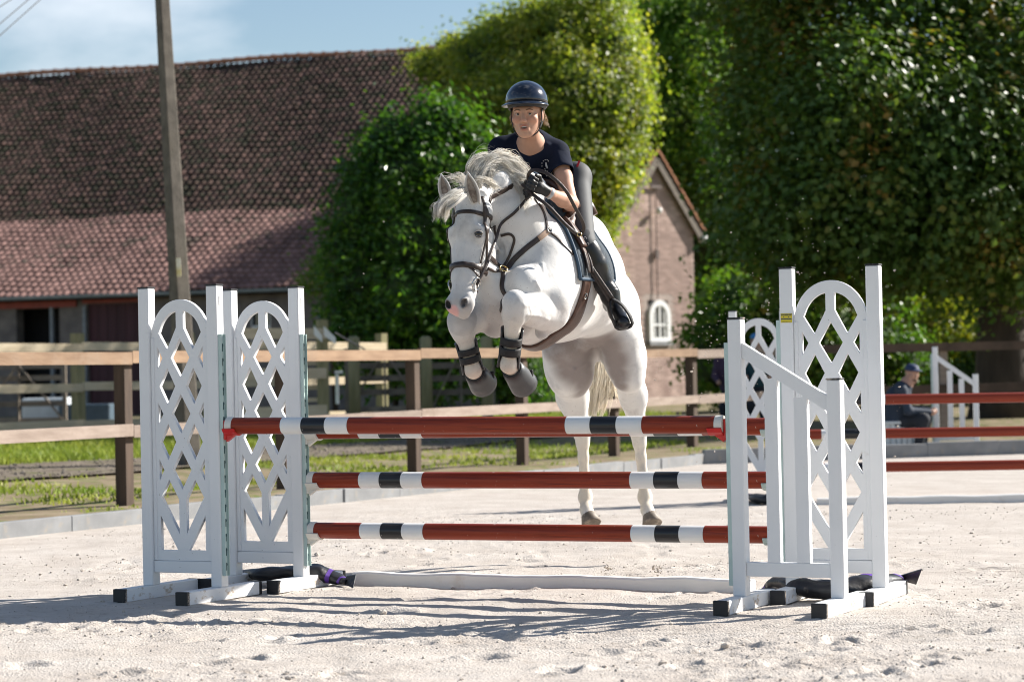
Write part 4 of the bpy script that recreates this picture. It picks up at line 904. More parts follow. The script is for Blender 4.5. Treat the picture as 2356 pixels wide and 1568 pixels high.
zs = (.880, .607, .328); nm = ('back top red pole mostly hidden below the front pole', 'middle red pole with white and black bands', 'lowest red pole with white and black bands near the ground')
for z, lb in zip(zs, nm):
    a, b = post_pt(wLB, 1, SPAN, z, .065), post_pt(wRB, -1, SPAN, z, .065); pole(lb, a, b, stripes2)
# cups
def cup(label, w_, sx, span, z, m):
    c = post_pt(w_, sx, span, z, .026); rot = w_.rotation_euler.z+(0 if sx > 0 else math.pi)
    r = thing('jump_cup', label, 'pole cup', tuple(c), rot, 'cups holding the poles')
    mb = MB(); mb.box((-.004, -.019, -.075), (.010, .019, .03), bev=.003); mb.build('back_plate', [m], r)
    mb = MB(); n = 7; vs = []
    for x in (.010, .085):
        for j in range(n):
            t = math.pi*(1.12+.76*j/(n-1)); vs += [(x, .050*math.cos(t), .006+.050*math.sin(t)), (x, .060*math.cos(t), .006+.060*math.sin(t))]
    fs = []
    for j in range(n-1):
        p = 2*j; q = 2*n+2*j; fs += [[p, p+2, q+2, q], [p+1, q+1, q+3, p+3], [p, p+1, p+3, p+2], [q, q+2, q+3, q+1]]
    fs += [[0, 2*n, 2*n+1, 1], [2*n-2, 2*n-1, 4*n-1, 4*n-2]]
    mb.add(vs, fs); mb.build('cradle', [m], r)
    mb = MB(); mb.add([(.010, -.012, -.052), (.06, -.012, -.052), (.010, -.012, -.085), (.010, .012, -.052), (.06, .012, -.052), (.010, .012, -.085)], [[0, 2, 1], [3, 4, 5], [0, 1, 4, 3], [1, 2, 5, 4], [0, 3, 5, 2]]); mb.build('bracket', [m], r)
cup('red plastic cup under the left end of topmost pole', wLF, 1, SPAN, .930, 'cup_red')
cup('red plastic cup under the right end of topmost pole', wRF, -1, .50, .905, 'cup_red')
for z, n_ in zip(zs, ('back top', 'middle', 'lowest')):
    cup('white plastic cup under the left end of %s pole' % n_, wLB, 1, SPAN, z, 'cup_white')
    cup('pale cup under the right end of %s pole' % n_, wRB, -1, SPAN, z, 'track_galv')

# white ground plank between the feet
def plank(label, a, b, w, h, seed):
    r = random.Random(seed); a, b = np.asarray(a, float), np.asarray(b, float); d = unit(b-a); s = np.cross(d, UPZ); n = 26; vs = []
    for i in range(n+1):
        p = a+(b-a)*i/n; j = .004*math.sin(i*.9+seed)+r.uniform(-.002, .002)
        for q in ((-w/2, -.01), (w/2, -.01), (w/2, h*.86+j), (w*.36, h+j), (-w*.36, h+j), (-w/2, h*.86+j)): vs.append(p+s*q[0]+UPZ*q[1])
    fs = [[i*6+k, i*6+(k+1) % 6, (i+1)*6+(k+1) % 6, (i+1)*6+k] for i in range(n) for k in range(6)]+[[5, 4, 3, 2, 1, 0], list(range(n*6, n*6+6))]
    mb = MB(); mb.add(vs, fs); o = mb.build('ground_plank', ['plank_white']); tag(o, label, 'plank', 'white planks on the sand'); return o
ga, gb_ = G(818, 1346), G(1735, 1364); plank('long white plank lying on the sand under the oxer', ga+A(0, .05, 0), gb_+A(0, .05, 0), .085, .072, 1)

# sandbags: limp tubes draped over the feet, with purple bands
def sandbag(label, pts, radii, bands, flat=.7, tails=(), seed=0):
    r = thing('sandbag', label, 'sandbag', tuple(pts[len(pts)//2]), group='sandbags weighting the wings')
    pts = [np.asarray(p, float) for p in pts]; seg = 16; P_ = []; R_ = []
    m = 8
    for i in range(len(pts)-1):
        for j in range(m): k = j/m; k2 = k*k*(3-2*k); P_.append(pts[i]*(1-k)+pts[i+1]*k); R_.append(radii[i]*(1-k2)+radii[i+1]*k2)
    P_.append(pts[-1]); R_.append(radii[-1])
    P2 = [P_[0]]+[(P_[i-1]+2*P_[i]+P_[i+1])/4 for i in range(1, len(P_)-1)]+[P_[-1]]
    def surf(extra):
        vs = []
        for i, p in enumerate(P2):
            t = unit(P2[min(i+1, len(P2)-1)]-P2[max(i-1, 0)]); s = unit(np.cross(t, UPZ)); u = np.cross(s, t)
            for j in range(seg):
                a = 2*math.pi*j/seg; rr = (R_[i]+extra)*(1+.07*math.sin(3*a+i*.9+seed)+.05*math.sin(5*a-i*.6))
                q = p+s*rr*math.cos(a)*1.15+u*rr*math.sin(a)*flat; q[2] = max(q[2], .004); vs.append(q)
        return vs
    vs = surf(0); n = len(P2); mb = MB(); mb.add(vs, [[i*seg+j, i*seg+(j+1) % seg, (i+1)*seg+(j+1) % seg, (i+1)*seg+j] for i in range(n-1) for j in range(seg)]+[list(range(seg))[::-1], list(range((n-1)*seg, n*seg))]); mb.build('bag', ['bag_black'], r, True, True)
    vs = surf(.0025)
    for (i0, i1) in bands:
        mb = MB(); mb.add([v for v in vs[i0*seg:(i1+1)*seg]], [[i*seg+j, i*seg+(j+1) % seg, (i+1)*seg+(j+1) % seg, (i+1)*seg+j] for i in range(i1-i0) for j in range(seg)]); mb.build('purple_stripe', ['bag_purple'], r, True, True)
    for tl in tails:
        tl = [np.asarray(q, float) for q in tl]; mb = MB(); mb.add(tl+[q+A(.004, .012, .004) for q in tl], [[0, 1, 2, 3], [7, 6, 5, 4], [0, 4, 5, 1], [1, 5, 6, 2], [2, 6, 7, 3], [3, 7, 4, 0]]); mb.build('bag_tail', ['bag_black'], r, False, True)
def gp_(x, y, z): g = G(x, y, z); return g
sandbag('black sandbag with purple stripe behind back left wing', [gp_(560, 1318, .06), gp_(610, 1320, .075), gp_(680, 1318, .07), gp_(730, 1318, .075), gp_(770, 1328, .05), gp_(796, 1338, .03)], [.03, .055, .06, .075, .05, .022], [(29, 31), (37, 38)],
        tails=[(gp_(790, 1342, .02), gp_(812, 1352, .004), gp_(818, 1322, .07), gp_(797, 1325, .06))], seed=1)
sandbag('black and purple sandbag draped over the right wing feet', [gp_(1764, 1358, .02), gp_(1795, 1335, .085), gp_(1850, 1350, .07), gp_(1920, 1360, .05), gp_(1985, 1345, .075), gp_(2050, 1334, .07), gp_(2078, 1328, .05)], [.03, .05, .065, .075, .075, .045, .016], [(0, 3), (33, 35), (41, 44)],
        tails=[(gp_(2068, 1333, .05), gp_(2108, 1344, .04), gp_(2121, 1309, .13), gp_(2072, 1324, .075))], seed=2)

# second jump behind, at the right
wBG = wing('blurred white arched wing in the distance behind the sloping wing', A(*(P(1750, 1000, 21.6)[:2])), -8, 1)
wBG2 = wing('distant low white sloping wing beside the seated man', A(*(P(2201, 1000, 32.0)[:2])), -4, -1, sloped=True, h1=1.40, h2=1.03, span=.52)
bgst = [(0, .04, 'r'), (.04, .07, 'w'), (.07, .10, 'b'), (.10, .13, 'w'), (.13, 1, 'r')]
for (y, lb) in ((918, 'upper of three distant red poles at right edge'), (996, 'middle of three distant red poles at right edge'), (1073, 'lower of three distant red poles at right edge')):
    pole(lb, P(1815, y+4, 21.5), P(2560, y-8, 21.4), [(0, .11, 'r'), (.11, .17, 'w'), (.17, .25, 'b'), (.25, .297, 'w'), (.297, 1, 'r')] if y != 996 else [(0, .1, 'r'), (.1, .17, 'w'), (.17, .25, 'b'), (.25, .297, 'w'), (.297, 1, 'r')], far=True, group='distant jump poles')
g1, g2 = G(1880, 1161), G(2560, 1150); plank('white plank on the sand under the distant red poles', g1, g2, .1, .065, 4)
sandbag('small dark sandbag by the distant arched wing', [G(1722, 1140, .04), G(1745, 1146, .05), G(1775, 1148, .05), G(1800, 1146, .03)], [.03, .06, .06, .03], [(2, 4)], seed=3)
# ------------------------------------------------------------------ smooth implicit bodies (for the animal and the people)
class Body:
    """smooth union of round cones and ellipsoids; meshed with surface nets"""
    def __init__(s): s.p = []
    def cone(s, a, b, ra, rb, k=.03, sub=False): s.p.append(('c', np.asarray(a, float), np.asarray(b, float), ra, rb, k, sub)); return s
    def chain(s, pts, rad, k=.03):
        for i in range(len(pts)-1): s.cone(pts[i], pts[i+1], rad[i], rad[i+1], k)
        return s
    def ell(s, c, r, axes=None, k=.03, sub=False): s.p.append(('e', np.asarray(c, float), np.asarray(r, float), np.eye(3) if axes is None else np.asarray(axes, float), None, k, sub)); return s
    @staticmethod
    def dist(p, X):
        if p[0] == 'c':
            a, b, ra, rb = p[1:5]; ab = b-a; h = np.clip(((X-a)@ab)/(ab@ab+1e-12), 0, 1)
            return np.sqrt(np.sum((X-a-h[..., None]*ab)**2, -1))-(ra+(rb-ra)*h)
        c, r, ax = p[1:4]; q = (X-c)@ax.T; k0 = np.sqrt(np.sum((q/r)**2, -1)); k1 = np.sqrt(np.sum((q/(r*r))**2, -1))
        return np.where(k1 > 1e-6, k0*(k0-1)/(k1+1e-9), -np.min(r))
    def bounds(s, p):
        if p[0] == 'c':
            r = max(p[3], p[4]); return np.minimum(p[1], p[2])-r, np.maximum(p[1], p[2])+r
        r = np.max(p[2]); return p[1]-r, p[1]+r
    @staticmethod
    def comb(d, e, k, sub):
        if sub:
            e = -e; h = np.clip(.5-.5*(d-e)/k, 0, 1); return d*(1-h)+e*h+k*h*(1-h)
        h = np.clip(.5+.5*(d-e)/k, 0, 1); return d*(1-h)+e*h-k*h*(1-h)
    def eval(s, X):
        X = np.asarray(X, float); d = np.full(X.shape[:-1], 9.0)
        for p in s.p: d = s.comb(d, s.dist(p, X), p[5], p[6])
        return d
    def grad(s, X, e=.004):
        X = np.asarray(X, float); g = np.stack([s.eval(X+np.eye(3)[i]*e)-s.eval(X-np.eye(3)[i]*e) for i in range(3)], -1); return g/(np.linalg.norm(g, axis=-1, keepdims=True)+1e-12)
    def snap(s, X, off=0.0, it=6):
        X = np.array(X, float)
        for _ in range(it): X -= s.grad(X)*(s.eval(X)-off)[..., None]
        return X
    def hit(s, x, y, off=0.0, d0=11.0, d1=17.0):
        """first point of the surface on the line of sight x, y"""
        r = ray(x, y); rn = np.linalg.norm(r); t = d0
        for _ in range(160):
            d = float(s.eval(CAM+r*t))-off
            if d < .0006: return CAM+r*t
            t += d*.8/rn
            if t > d1: break
        return None
    def mesh(s, name, res, material, smooth_it=1, colour=None):
        lo = np.min([s.bounds(p)[0] for p in s.p if not p[6]], 0)-res*4; hi = np.max([s.bounds(p)[1] for p in s.p if not p[6]], 0)+res*4
        n = np.ceil((hi-lo)/res).astype(int)+1; f = np.full(n, .5, np.float32)
        ax = [lo[i]+np.arange(n[i])*res for i in range(3)]
        for p in s.p:
            b0, b1 = s.bounds(p); m = p[5]+res*3; i0 = np.clip(np.floor((b0-m-lo)/res).astype(int), 0, n-1); i1 = np.clip(np.ceil((b1+m-lo)/res).astype(int)+1, 1, n)
            sl = tuple(slice(a, b) for a, b in zip(i0, i1))
            X = np.stack(np.meshgrid(*[ax[i][sl[i]] for i in range(3)], indexing='ij'), -1)
            f[sl] = s.comb(f[sl], s.dist(p, X), p[5], p[6])
        V, Q = surface_nets(f); V = lo+V*res
        me = new_mesh(name, V, Q, True, [material])
        return me
def surface_nets(f):
    n = np.array(f.shape); ins = f < 0
    c = [ins[i:n[0]-1+i, j:n[1]-1+j, k:n[2]-1+k] for i in (0, 1) for j in (0, 1) for k in (0, 1)]
    sm = sum(q.astype(np.int8) for q in c); cells = np.argwhere((sm > 0) & (sm < 8)); idx = np.full(n-1, -1, np.int64); idx[tuple(cells.T)] = np.arange(len(cells))
    acc = np.zeros((len(cells), 3)); cnt = np.zeros(len(cells))
    corners = [(i, j, k) for i in (0, 1) for j in (0, 1) for k in (0, 1)]
    val = {q: f[cells[:, 0]+q[0], cells[:, 1]+q[1], cells[:, 2]+q[2]].astype(float) for q in corners}
    for a in corners:
        for ax in range(3):
            if a[ax] == 1: continue
            b = list(a); b[ax] = 1; b = tuple(b); va, vb = val[a], val[b]; m = (va < 0) != (vb < 0); t = np.where(m, va/np.where(m, va-vb, 1), 0)
            pt = np.array(a, float)[None].repeat(len(cells), 0); pt[:, ax] += t; acc[m] += pt[m]; cnt[m] += 1
    V = cells+acc/cnt[:, None]; quads = []
    for ax in range(3):
        u, w = [(1, 2), (2, 0), (0, 1)][ax]; s0 = [slice(1, -1)]*3; s0[ax] = slice(0, -1); s1 = list(s0); s1[ax] = slice(1, None)
        A0, A1 = ins[tuple(s0)], ins[tuple(s1)]; e = np.argwhere(A0 != A1); o = np.array([1, 1, 1]); o[ax] = 0; e = e+o
        flip = ins[e[:, 0], e[:, 1], e[:, 2]]
        def cell(du, dw): q = e.copy(); q[:, u] -= du; q[:, w] -= dw; return idx[q[:, 0], q[:, 1], q[:, 2]]
        q = np.stack([cell(1, 1), cell(0, 1), cell(0, 0), cell(1, 0)], -1); q[~flip] = q[~flip][:, ::-1]; quads.append(q)
    return V, np.concatenate(quads)

def ribbon(pts, nrm, width, thick=.004, closed=False, wfun=None):
    """a flat strap along pts, lying square to nrm"""
    pts = np.asarray(pts, float); nrm = np.asarray(nrm, float); n = len(pts); mb = MB(); vs = []
    for i in range(n):
        t = pts[(i+1) % n if closed else min(i+1, n-1)]-pts[(i-1) % n if closed else max(i-1, 0)]; t = unit(t); s = unit(np.cross(t, nrm[i])); u = unit(np.cross(s, t))
        w = width if wfun is None else width*wfun(i/(n-1))
        for a, b in ((-1, -.5), (1, -.5), (1, .25), (.8, .5), (-.8, .5), (-1, .25)): vs.append(pts[i]+s*a*w/2+u*b*thick)
    m = n if closed else n-1; fs = [[i*6+k, ((i+1) % n)*6+k, ((i+1) % n)*6+(k+1) % 6, i*6+(k+1) % 6] for i in range(m) for k in range(6)]
    if not closed: fs += [[0, 1, 2, 3, 4, 5], [(n-1)*6+k for k in (5, 4, 3, 2, 1, 0)]]
    mb.add(vs, fs); return mb
def spline(pts, n=24):
    """Catmull-Rom through pts"""
    p = np.asarray(pts, float); p = np.vstack([2*p[0]-p[1], p, 2*p[-1]-p[-2]]); out = []; m = len(p)-3
    for t in np.linspace(0, m-1e-6, n):
        i = int(t); k = t-i; a, b, c, d = p[i:i+4]
        out.append(.5*((2*b)+(-a+c)*k+(2*a-5*b+4*c-d)*k*k+(-a+3*b-3*c+d)*k**3))
    return np.array(out)

# ------------------------------------------------------------------ the grey horse
H = Body()
# head frame: w runs from poll to muzzle, n out of the face, u to the horse's left (right in the picture)
HP, HM = P(1076, 440, 13.20), P(1050, 722, 13.03)
hw = unit(HM-HP); hn = A(-.36, -.93, .0); hn = unit(hn-hw*np.dot(hn, hw)); hu = np.cross(hn, hw); hu = hu if hu[0] > 0 else -hu
def hd(u, w, n): return HP+hu*u+hw*w+hn*n
HAX = np.stack([hu, hw, hn])
KH = .03
H.cone(hd(0, .03, -.095), hd(0, .20, -.085), .088, .098, KH)                   # skull
H.cone(hd(0, .17, -.066), hd(0, .46, -.062), .074, .060, KH)                   # nose
H.cone(hd(0, .46, -.062), hd(0, .60, -.066), .060, .068, KH)
for s in (-1, 1):
    H.cone(hd(s*.062, .23, -.085), hd(s*.036, .47, -.070), .042, .036, .03)    # facial crest
    H.ell(hd(s*.076, .228, -.052), (.034, .056, .040), HAX, .025)               # orbit
    H.ell(hd(s*.070, .290, -.180), (.036, .135, .105), HAX, .035)               # cheek
    H.ell(hd(s*.050, .622, -.040), (.032, .050, .034), HAX, .022)               # nostril wing
    H.ell(hd(s*.070, .090, -.095), (.04, .06, .05), HAX, .03)                   # temple
H.cone(hd(0, .28, -.21), hd(0, .54, -.125), .060, .046, .04)                   # lower jaw
H.cone(hd(0, .54, -.118), hd(0, .655, -.098), .042, .038, .02)                 # chin
H.ell(hd(0, .655, -.058), (.058, .036, .044), HAX, .02)                         # lips
for s in (-1, 1):
    H.cone(hd(s*.060, .198, -.020), hd(s*.104, .205, -.050), .016, .014, .02)   # brow
    H.ell(hd(s*.085, .150, -.028), (.022, .030, .020), HAX, .03, sub=True)      # hollow above the eye
_nh = H.hit(1069, 697); _nl = A(np.dot(_nh-HP, hu), np.dot(_nh-HP, hw), np.dot(_nh-HP, hn)); _ng = H.grad(_nh[None])[0]
NOSTRILS = []
for s in (1, -1):                                                                # nostrils
    c = HP+hu*_nl[0]*(1 if s > 0 else -1.5)+hw*_nl[1]+hn*(_nl[2]-(0 if s > 0 else .022)); g = _ng if s > 0 else _ng-2*hu*np.dot(_ng, hu); a1 = unit(hw*.9-hu*s*.35); a1 = unit(a1-g*np.dot(a1, g)); a2 = np.cross(a1, g); NOSTRILS.append(c)
    H.ell(c+g*.004, (.032, .020, .030), np.stack([a1, a2, g]), .012)
    H.ell(c+g*.022, (.026, .0135, .040), np.stack([a1, a2, g]), .005, sub=True)
H.cone(hd(-.060, .640, -.070), hd(.060, .640, -.070), .003, .003, .006, sub=True)
# neck
NB, NM, NP = P(1222, 590, 13.66), P(1185, 508, 13.54), P(1104, 474, 13.42)
H.chain([NP, NM, NB], [.105, .165, .225], .07)
H.chain([P(1096, 440, 13.36), P(1140, 418, 13.44), P(1205, 430, 13.60), P(1285, 500, 13.85)], [.055, .065, .075, .10], .08)  # crest
H.cone(P(1140, 575, 13.50), P(1168, 625, 13.50), .085, .11, .06)                # throat
H.cone(P(1188, 560, 13.47), P(1215, 640, 13.48), .075, .09, .06)                # neck muscle
# trunk
BA, BB, BC = P(1238, 640, 13.66), P(1310, 645, 14.15), P(1372, 700, 14.74)
H.chain([BA, BB, BC], [.270, .305, .225], .10)
H.chain([P(1285, 525, 13.85), P(1335, 550, 14.2), P(1378, 645, 14.7)], [.11, .13, .13], .10)       # withers and back
H.ell(P(1265, 720, 13.95), (.22, .40, .17), None, .10)                                              # chest floor
# shoulders and breast
H.cone(P(1258, 560, 13.62), P(1262, 690, 13.42), .125, .135, .06)               # left shoulder
H.cone(P(1262, 600, 13.50), P(1225, 665, 13.36), .10, .11, .05)
H.ell(P(1205, 665, 13.30), (.105, .10, .13), None, .05)                         # left breast
H.ell(P(1140, 665, 13.36), (.105, .10, .13), None, .05)                         # right breast
H.cone(P(1165, 690, 13.36), P(1140, 742, 13.46), .10, .085, .05)                # brisket
H.cone(P(1150, 570, 13.62), P(1118, 690, 13.48), .11, .12, .06)                 # right shoulder
H.cone(P(1195, 740, 13.55), P(1230, 745, 13.75), .10, .14, .06)
# left fore (right in the picture)
def fore(el, mid, kn, fet, ho, toe, q):
    H.chain([el, mid, kn], [.106, .088, .070], .018)
    kd = unit(fet-kn)
    H.cone(kn-kd*.035, kn+kd*.045, .070, .060, .03)                              # knee
    H.chain([kn+kd*.02, kn+kd*.12, fet], [.056, .040, .038], .025)              # cannon
    t = unit(np.cross(kd, A(1, 0, 0))); t = t if t[1] > 0 else -t
    H.cone(kn+kd*.08+t*.030, fet-kd*.03+t*.030, .024, .026, .02)                # tendons
    H.ell(fet, (.043, .048, .046), None, .025)
    H.chain([fet, ho], [.040, .043], .02); H.cone(ho, toe, .045, .050, .02)
LF_ = [P(1266, 718, 13.44), P(1225, 712, 13.26), P(1184, 710, 13.10), P(1170, 838, 13.20), P(1190, 862, 13.30), P(1199, 876, 13.36)]
RF_ = [P(1140, 714, 13.60), P(1102, 726, 13.44), P(1062, 748, 13.28), P(1088, 850, 13.34), P(1100, 866, 13.42), P(1107, 876, 13.47)]
fore(*LF_, 0); fore(*RF_, 0)
H.cone(P(1272, 720, 13.46), P(1247, 764, 13.44), .075, .040, .03)              # left elbow
H.cone(P(1280, 700, 13.50), P(1215, 696, 13.24), .085, .050, .02)               # upper forearm muscle
H.cone(P(1250, 690, 13.40), P(1200, 690, 13.16), .030, .022, .025)              # extensor ridge
H.cone(P(1258, 744, 13.44), P(1205, 732, 13.20), .045, .030, .02)
H.cone(P(1128, 696, 13.54), P(1075, 730, 13.36), .085, .06, .04)
# hindquarters
H.ell(P(1378, 702, 14.82), (.235, .27, .235), None, .06)
H.cone(P(1412, 710, 14.86), P(1434, 805, 14.86), .150, .132, .06)               # left thigh
H.cone(P(1428, 780, 14.74), P(1446, 868, 14.78), .135, .092, .05)
H.chain([P(1440, 835, 14.82), P(1457, 910, 15.0), P(1465, 982, 15.12)], [.112, .072, .054], .08)    # gaskin to hock
H.cone(P(1352, 710, 14.92), P(1305, 815, 14.90), .15, .135, .06)                # right thigh
H.cone(P(1302, 800, 14.84), P(1311, 865, 14.90), .145, .125, .05)
H.chain([P(1311, 850, 14.92), P(1317, 912, 15.1), P(1332, 980, 15.22)], [.135, .086, .066], .08)
H.cone(P(1365, 760, 14.95), P(1400, 780, 14.95), .14, .13, .08)                 # between the thighs
def hind(hk, fet, past, toe, tip):
    d = unit(fet-hk)
    H.cone(hk-d*.02, hk+d*.09, .056, .042, .03)
    H.chain([hk+d*.05, hk+d*.18, fet], [.042, .032, .033], .02)
    H.cone(hk-d*.05+A(.0, .05, 0), hk+d*.03+A(0, .045, 0), .026, .03, .03)      # point of hock
    H.cone(hk+d*.06+A(0, .032, 0), fet-d*.03+A(0, .034, 0), .021, .021, .015)   # tendons
    H.ell(fet+d*.004, (.046, .050, .050), None, .025)
    H.cone(fet, past, .036, .036, .02)
    H.cone(past, toe, .040, .044, .02)
LH = [P(1468, 985, 15.12), P(1484, 1142, 15.16), P(1489, 1172, 15.10), P(1495, 1186, 15.07), P(1497, 1200, 15.04)]
RH = [P(1339, 985, 15.22), P(1347, 1142, 15.28), P(1349, 1172, 15.22), P(1354, 1186, 15.19), P(1357, 1200, 15.16)]
hind(*LH); hind(*RH)
H.cone(P(1385, 655, 15.06), P(1378, 720, 15.14), .05, .045, .05)                # dock
H.cone(P(1350, 778, 14.72), P(1385, 768, 14.72), .06, .05, .04)                 # sheath

# veins, tendons and skin folds, as low ridges on the surface
def ridge(px, r0, depth=-.003, k=.012):
    pts = [H.hit(x, y) for x, y in px]
    if any(p is None for p in pts): return
    pts = H.snap(np.array(pts), depth); H.chain(list(pts), [r0]*len(pts), k)
_ridges = []
for px, r_ in (([(1236, 612), (1240, 630), (1233, 648), (1242, 664)], .007), ([(1248, 606), (1252, 624), (1247, 640)], .006), ([(1258, 690), (1232, 700), (1206, 702)], .007), ([(1262, 735), (1240, 726), (1214, 724)], .007),
               ([(1140, 560), (1150, 580), (1148, 604)], .008), ([(1150, 545), (1164, 565), (1168, 590)], .008), ([(1128, 700), (1122, 724), (1128, 742)], .008), ([(1070, 560), (1066, 590), (1068, 625)], .006), ([(1046, 520), (1042, 560), (1044, 600)], .006),
               ([(1300, 838), (1322, 850), (1345, 838)], .006), ([(1322, 850), (1318, 880), (1326, 905)], .006), ([(1420, 850), (1436, 880), (1440, 910)], .006), ([(1175, 730), (1172, 752), (1170, 770)], .006), ([(1212, 690), (1222, 716), (1214, 736)], .006)):
    ridge(px, r_)
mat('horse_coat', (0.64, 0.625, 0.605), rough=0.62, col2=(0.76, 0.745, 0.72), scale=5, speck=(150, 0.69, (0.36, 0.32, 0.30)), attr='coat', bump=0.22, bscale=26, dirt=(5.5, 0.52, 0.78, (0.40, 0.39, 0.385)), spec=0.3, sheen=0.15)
mat('hoof', (0.16, 0.13, 0.10), rough=0.6, var=0.3, scale=18, dirt=(14, 0.5, 0.7, (0.42, 0.35, 0.28)))
mat('eye_dark', (0.012, 0.007, 0.005), rough=0.06, spec=0.8)
mat('horse_hair', (0.84, 0.79, 0.70), rough=0.5, col2=(0.95, 0.93, 0.89), scale=18, spec=0.5, lo=.3, hi=.6, trans=0.5)
mat('tail_hair', (0.90, 0.82, 0.68), rough=0.5, col2=(0.96, 0.92, 0.84), scale=18, spec=0.4, trans=0.45)
mat('ear_inside', (0.14, 0.11, 0.095), rough=0.9, col2=(0.36, 0.32, 0.28), scale=45)
horse = thing('horse', 'white grey horse leaping over the striped poles with tucked forelegs', 'horse', (0.25, 14.0, .2))
hme = H.mesh('body', .0078, 'horse_coat')
V = np.empty(len(hme.vertices)*3, np.float32); hme.vertices.foreach_get('co', V); V = V.reshape(-1, 3).astype(float)
coat = np.ones((len(V), 4), np.float32)
def region(c, r0, r1): return np.clip((r1-np.linalg.norm(V-c, axis=1))/(r1-r0), 0, 1)[:, None]
def tint(w, rgb): coat[:, :3] = coat[:, :3]*(1-w)+np.array(rgb)*w
nzv = (.5+.5*np.sin(V[:, 0]*61+np.sin(V[:, 2]*47)*2)*np.sin(V[:, 1]*53+V[:, 2]*39))[:, None]
loc = np.stack([(V-HP)@hu, (V-HP)@hw, (V-HP)@hn], 1)
mz = np.clip((loc[:, 1]-.52)/.10, 0, 1)[:, None]*np.clip(1-np.linalg.norm(V-HP, axis=1)+.2, 0, 1)[:, None].clip(0, 1)
mz = mz*(np.linalg.norm(loc-np.array([0, .62, -.05]), axis=1) < .22)[:, None]
tint(mz*(.62+.3*nzv), (.34, .33, .34))                                           # grey skin of the muzzle
pk = np.clip(1-np.linalg.norm((loc-np.array([-.030, .668, -.025]))/np.array([.042, .036, .07]), axis=1), 0, 1)[:, None]; tint(np.clip(pk*3, 0, 1), (1.15, .66, .62))
for s in (-1, 1):
    tint(np.clip((.036-np.linalg.norm(V-NOSTRILS[0 if s > 0 else 1], axis=1))/.016, 0, 1)[:, None], (.10, .095, .10))
_ec = H.hit(1098, 537); _el = A(np.dot(_ec-HP, hu), np.dot(_ec-HP, hw), np.dot(_ec-HP, hn))
for s in (-1, 1):
    q_ = _el if s > 0 else A(-.112, .236, -.075); e_ = np.clip(1.5-np.linalg.norm((loc-q_)/np.array([.030, .026, .030]), axis=1), 0, 1)[:, None]; tint(e_*.6, (.40, .39, .40))
for st_ in (LF_[2:4], RF_[2:4]):                                                # yellowish cannons
    d = st_[1]-st_[0]; h = np.clip(((V-st_[0])@d)/(d@d), -.1, 1.6); w = np.clip(1-np.linalg.norm(V-st_[0]-np.clip(h, 0.02, 1.5)[:, None]*d, axis=1)/.14, 0, 1)*2; tint(np.clip(w, 0, 1)[:, None]*np.clip(h*2, 0, 1)[:, None]*.8, (1.0, .92, .78))
for lg in (LH, RH):
    d = lg[1]-lg[0]; h = ((V-lg[0])@d)/(d@d); w = np.clip(2-2*np.linalg.norm(V-lg[0]-np.clip(h, 0, 1.4)[:, None]*d, axis=1)/.16, 0, 1); tint(w[:, None]*np.clip(h+.35, 0, 1)[:, None], (.98, .89, .74))
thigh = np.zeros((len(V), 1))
for x, y, r_ in ((1268, 802, .10), (1290, 812, .12), (1318, 815, .15), (1345, 805, .15), (1312, 845, .12), (1335, 850, .14), (1350, 875, .11), (1345, 900, .08), (1385, 788, .10), (1398, 800, .12), (1412, 828, .11), (1418, 860, .09), (1425, 885, .06), (1375, 780, .13)):   # thin dark skin between the thighs, with the shade there painted in
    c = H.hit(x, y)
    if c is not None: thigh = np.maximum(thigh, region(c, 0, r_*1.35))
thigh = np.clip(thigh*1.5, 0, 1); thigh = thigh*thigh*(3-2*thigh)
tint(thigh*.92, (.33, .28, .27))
for c, r0_, r1_, w_ in ((LF_[2], .03, .12, .42), (RF_[2], .03, .12, .42), (hd(0, .42, -.02), .02, .16, .30), (hd(.07, .30, -.14), .02, .14, .16), (P(1165, 700, 13.3), .03, .22, .30), (P(1130, 760, 13.45), .02, .12, .35), (P(1160, 600, 13.4), .02, .14, .28), (LH[1], .02, .12, .2), (RH[1], .02, .12, .2)):
    tint(region(c, r0_, r1_)*w_*(.7+.5*nzv), (.55, .55, .565))                    # greyer skin showing through
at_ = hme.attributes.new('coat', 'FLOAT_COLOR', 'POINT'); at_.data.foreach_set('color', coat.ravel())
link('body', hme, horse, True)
# hooves
def hoof(a, b, r0, r1, nm='hoof'):
    mb = MB(); d = unit(b-a); mb.tube([a, a+(b-a)*.1, b, b+d*.004], [r0*.95, r0, r1, r1*.9], 16); return mb.build(nm, ['hoof'], horse, True, True)
for lg in (LH, RH): hoof(lg[3]-unit(lg[4]-lg[3])*.012, lg[4]+A(.010, 0, -.012), .046, .064)
for lg in (LF_, RF_): hoof(lg[5]-unit(lg[5]-lg[4])*.02, lg[5]+unit(lg[5]-lg[4])*.05, .05, .062)
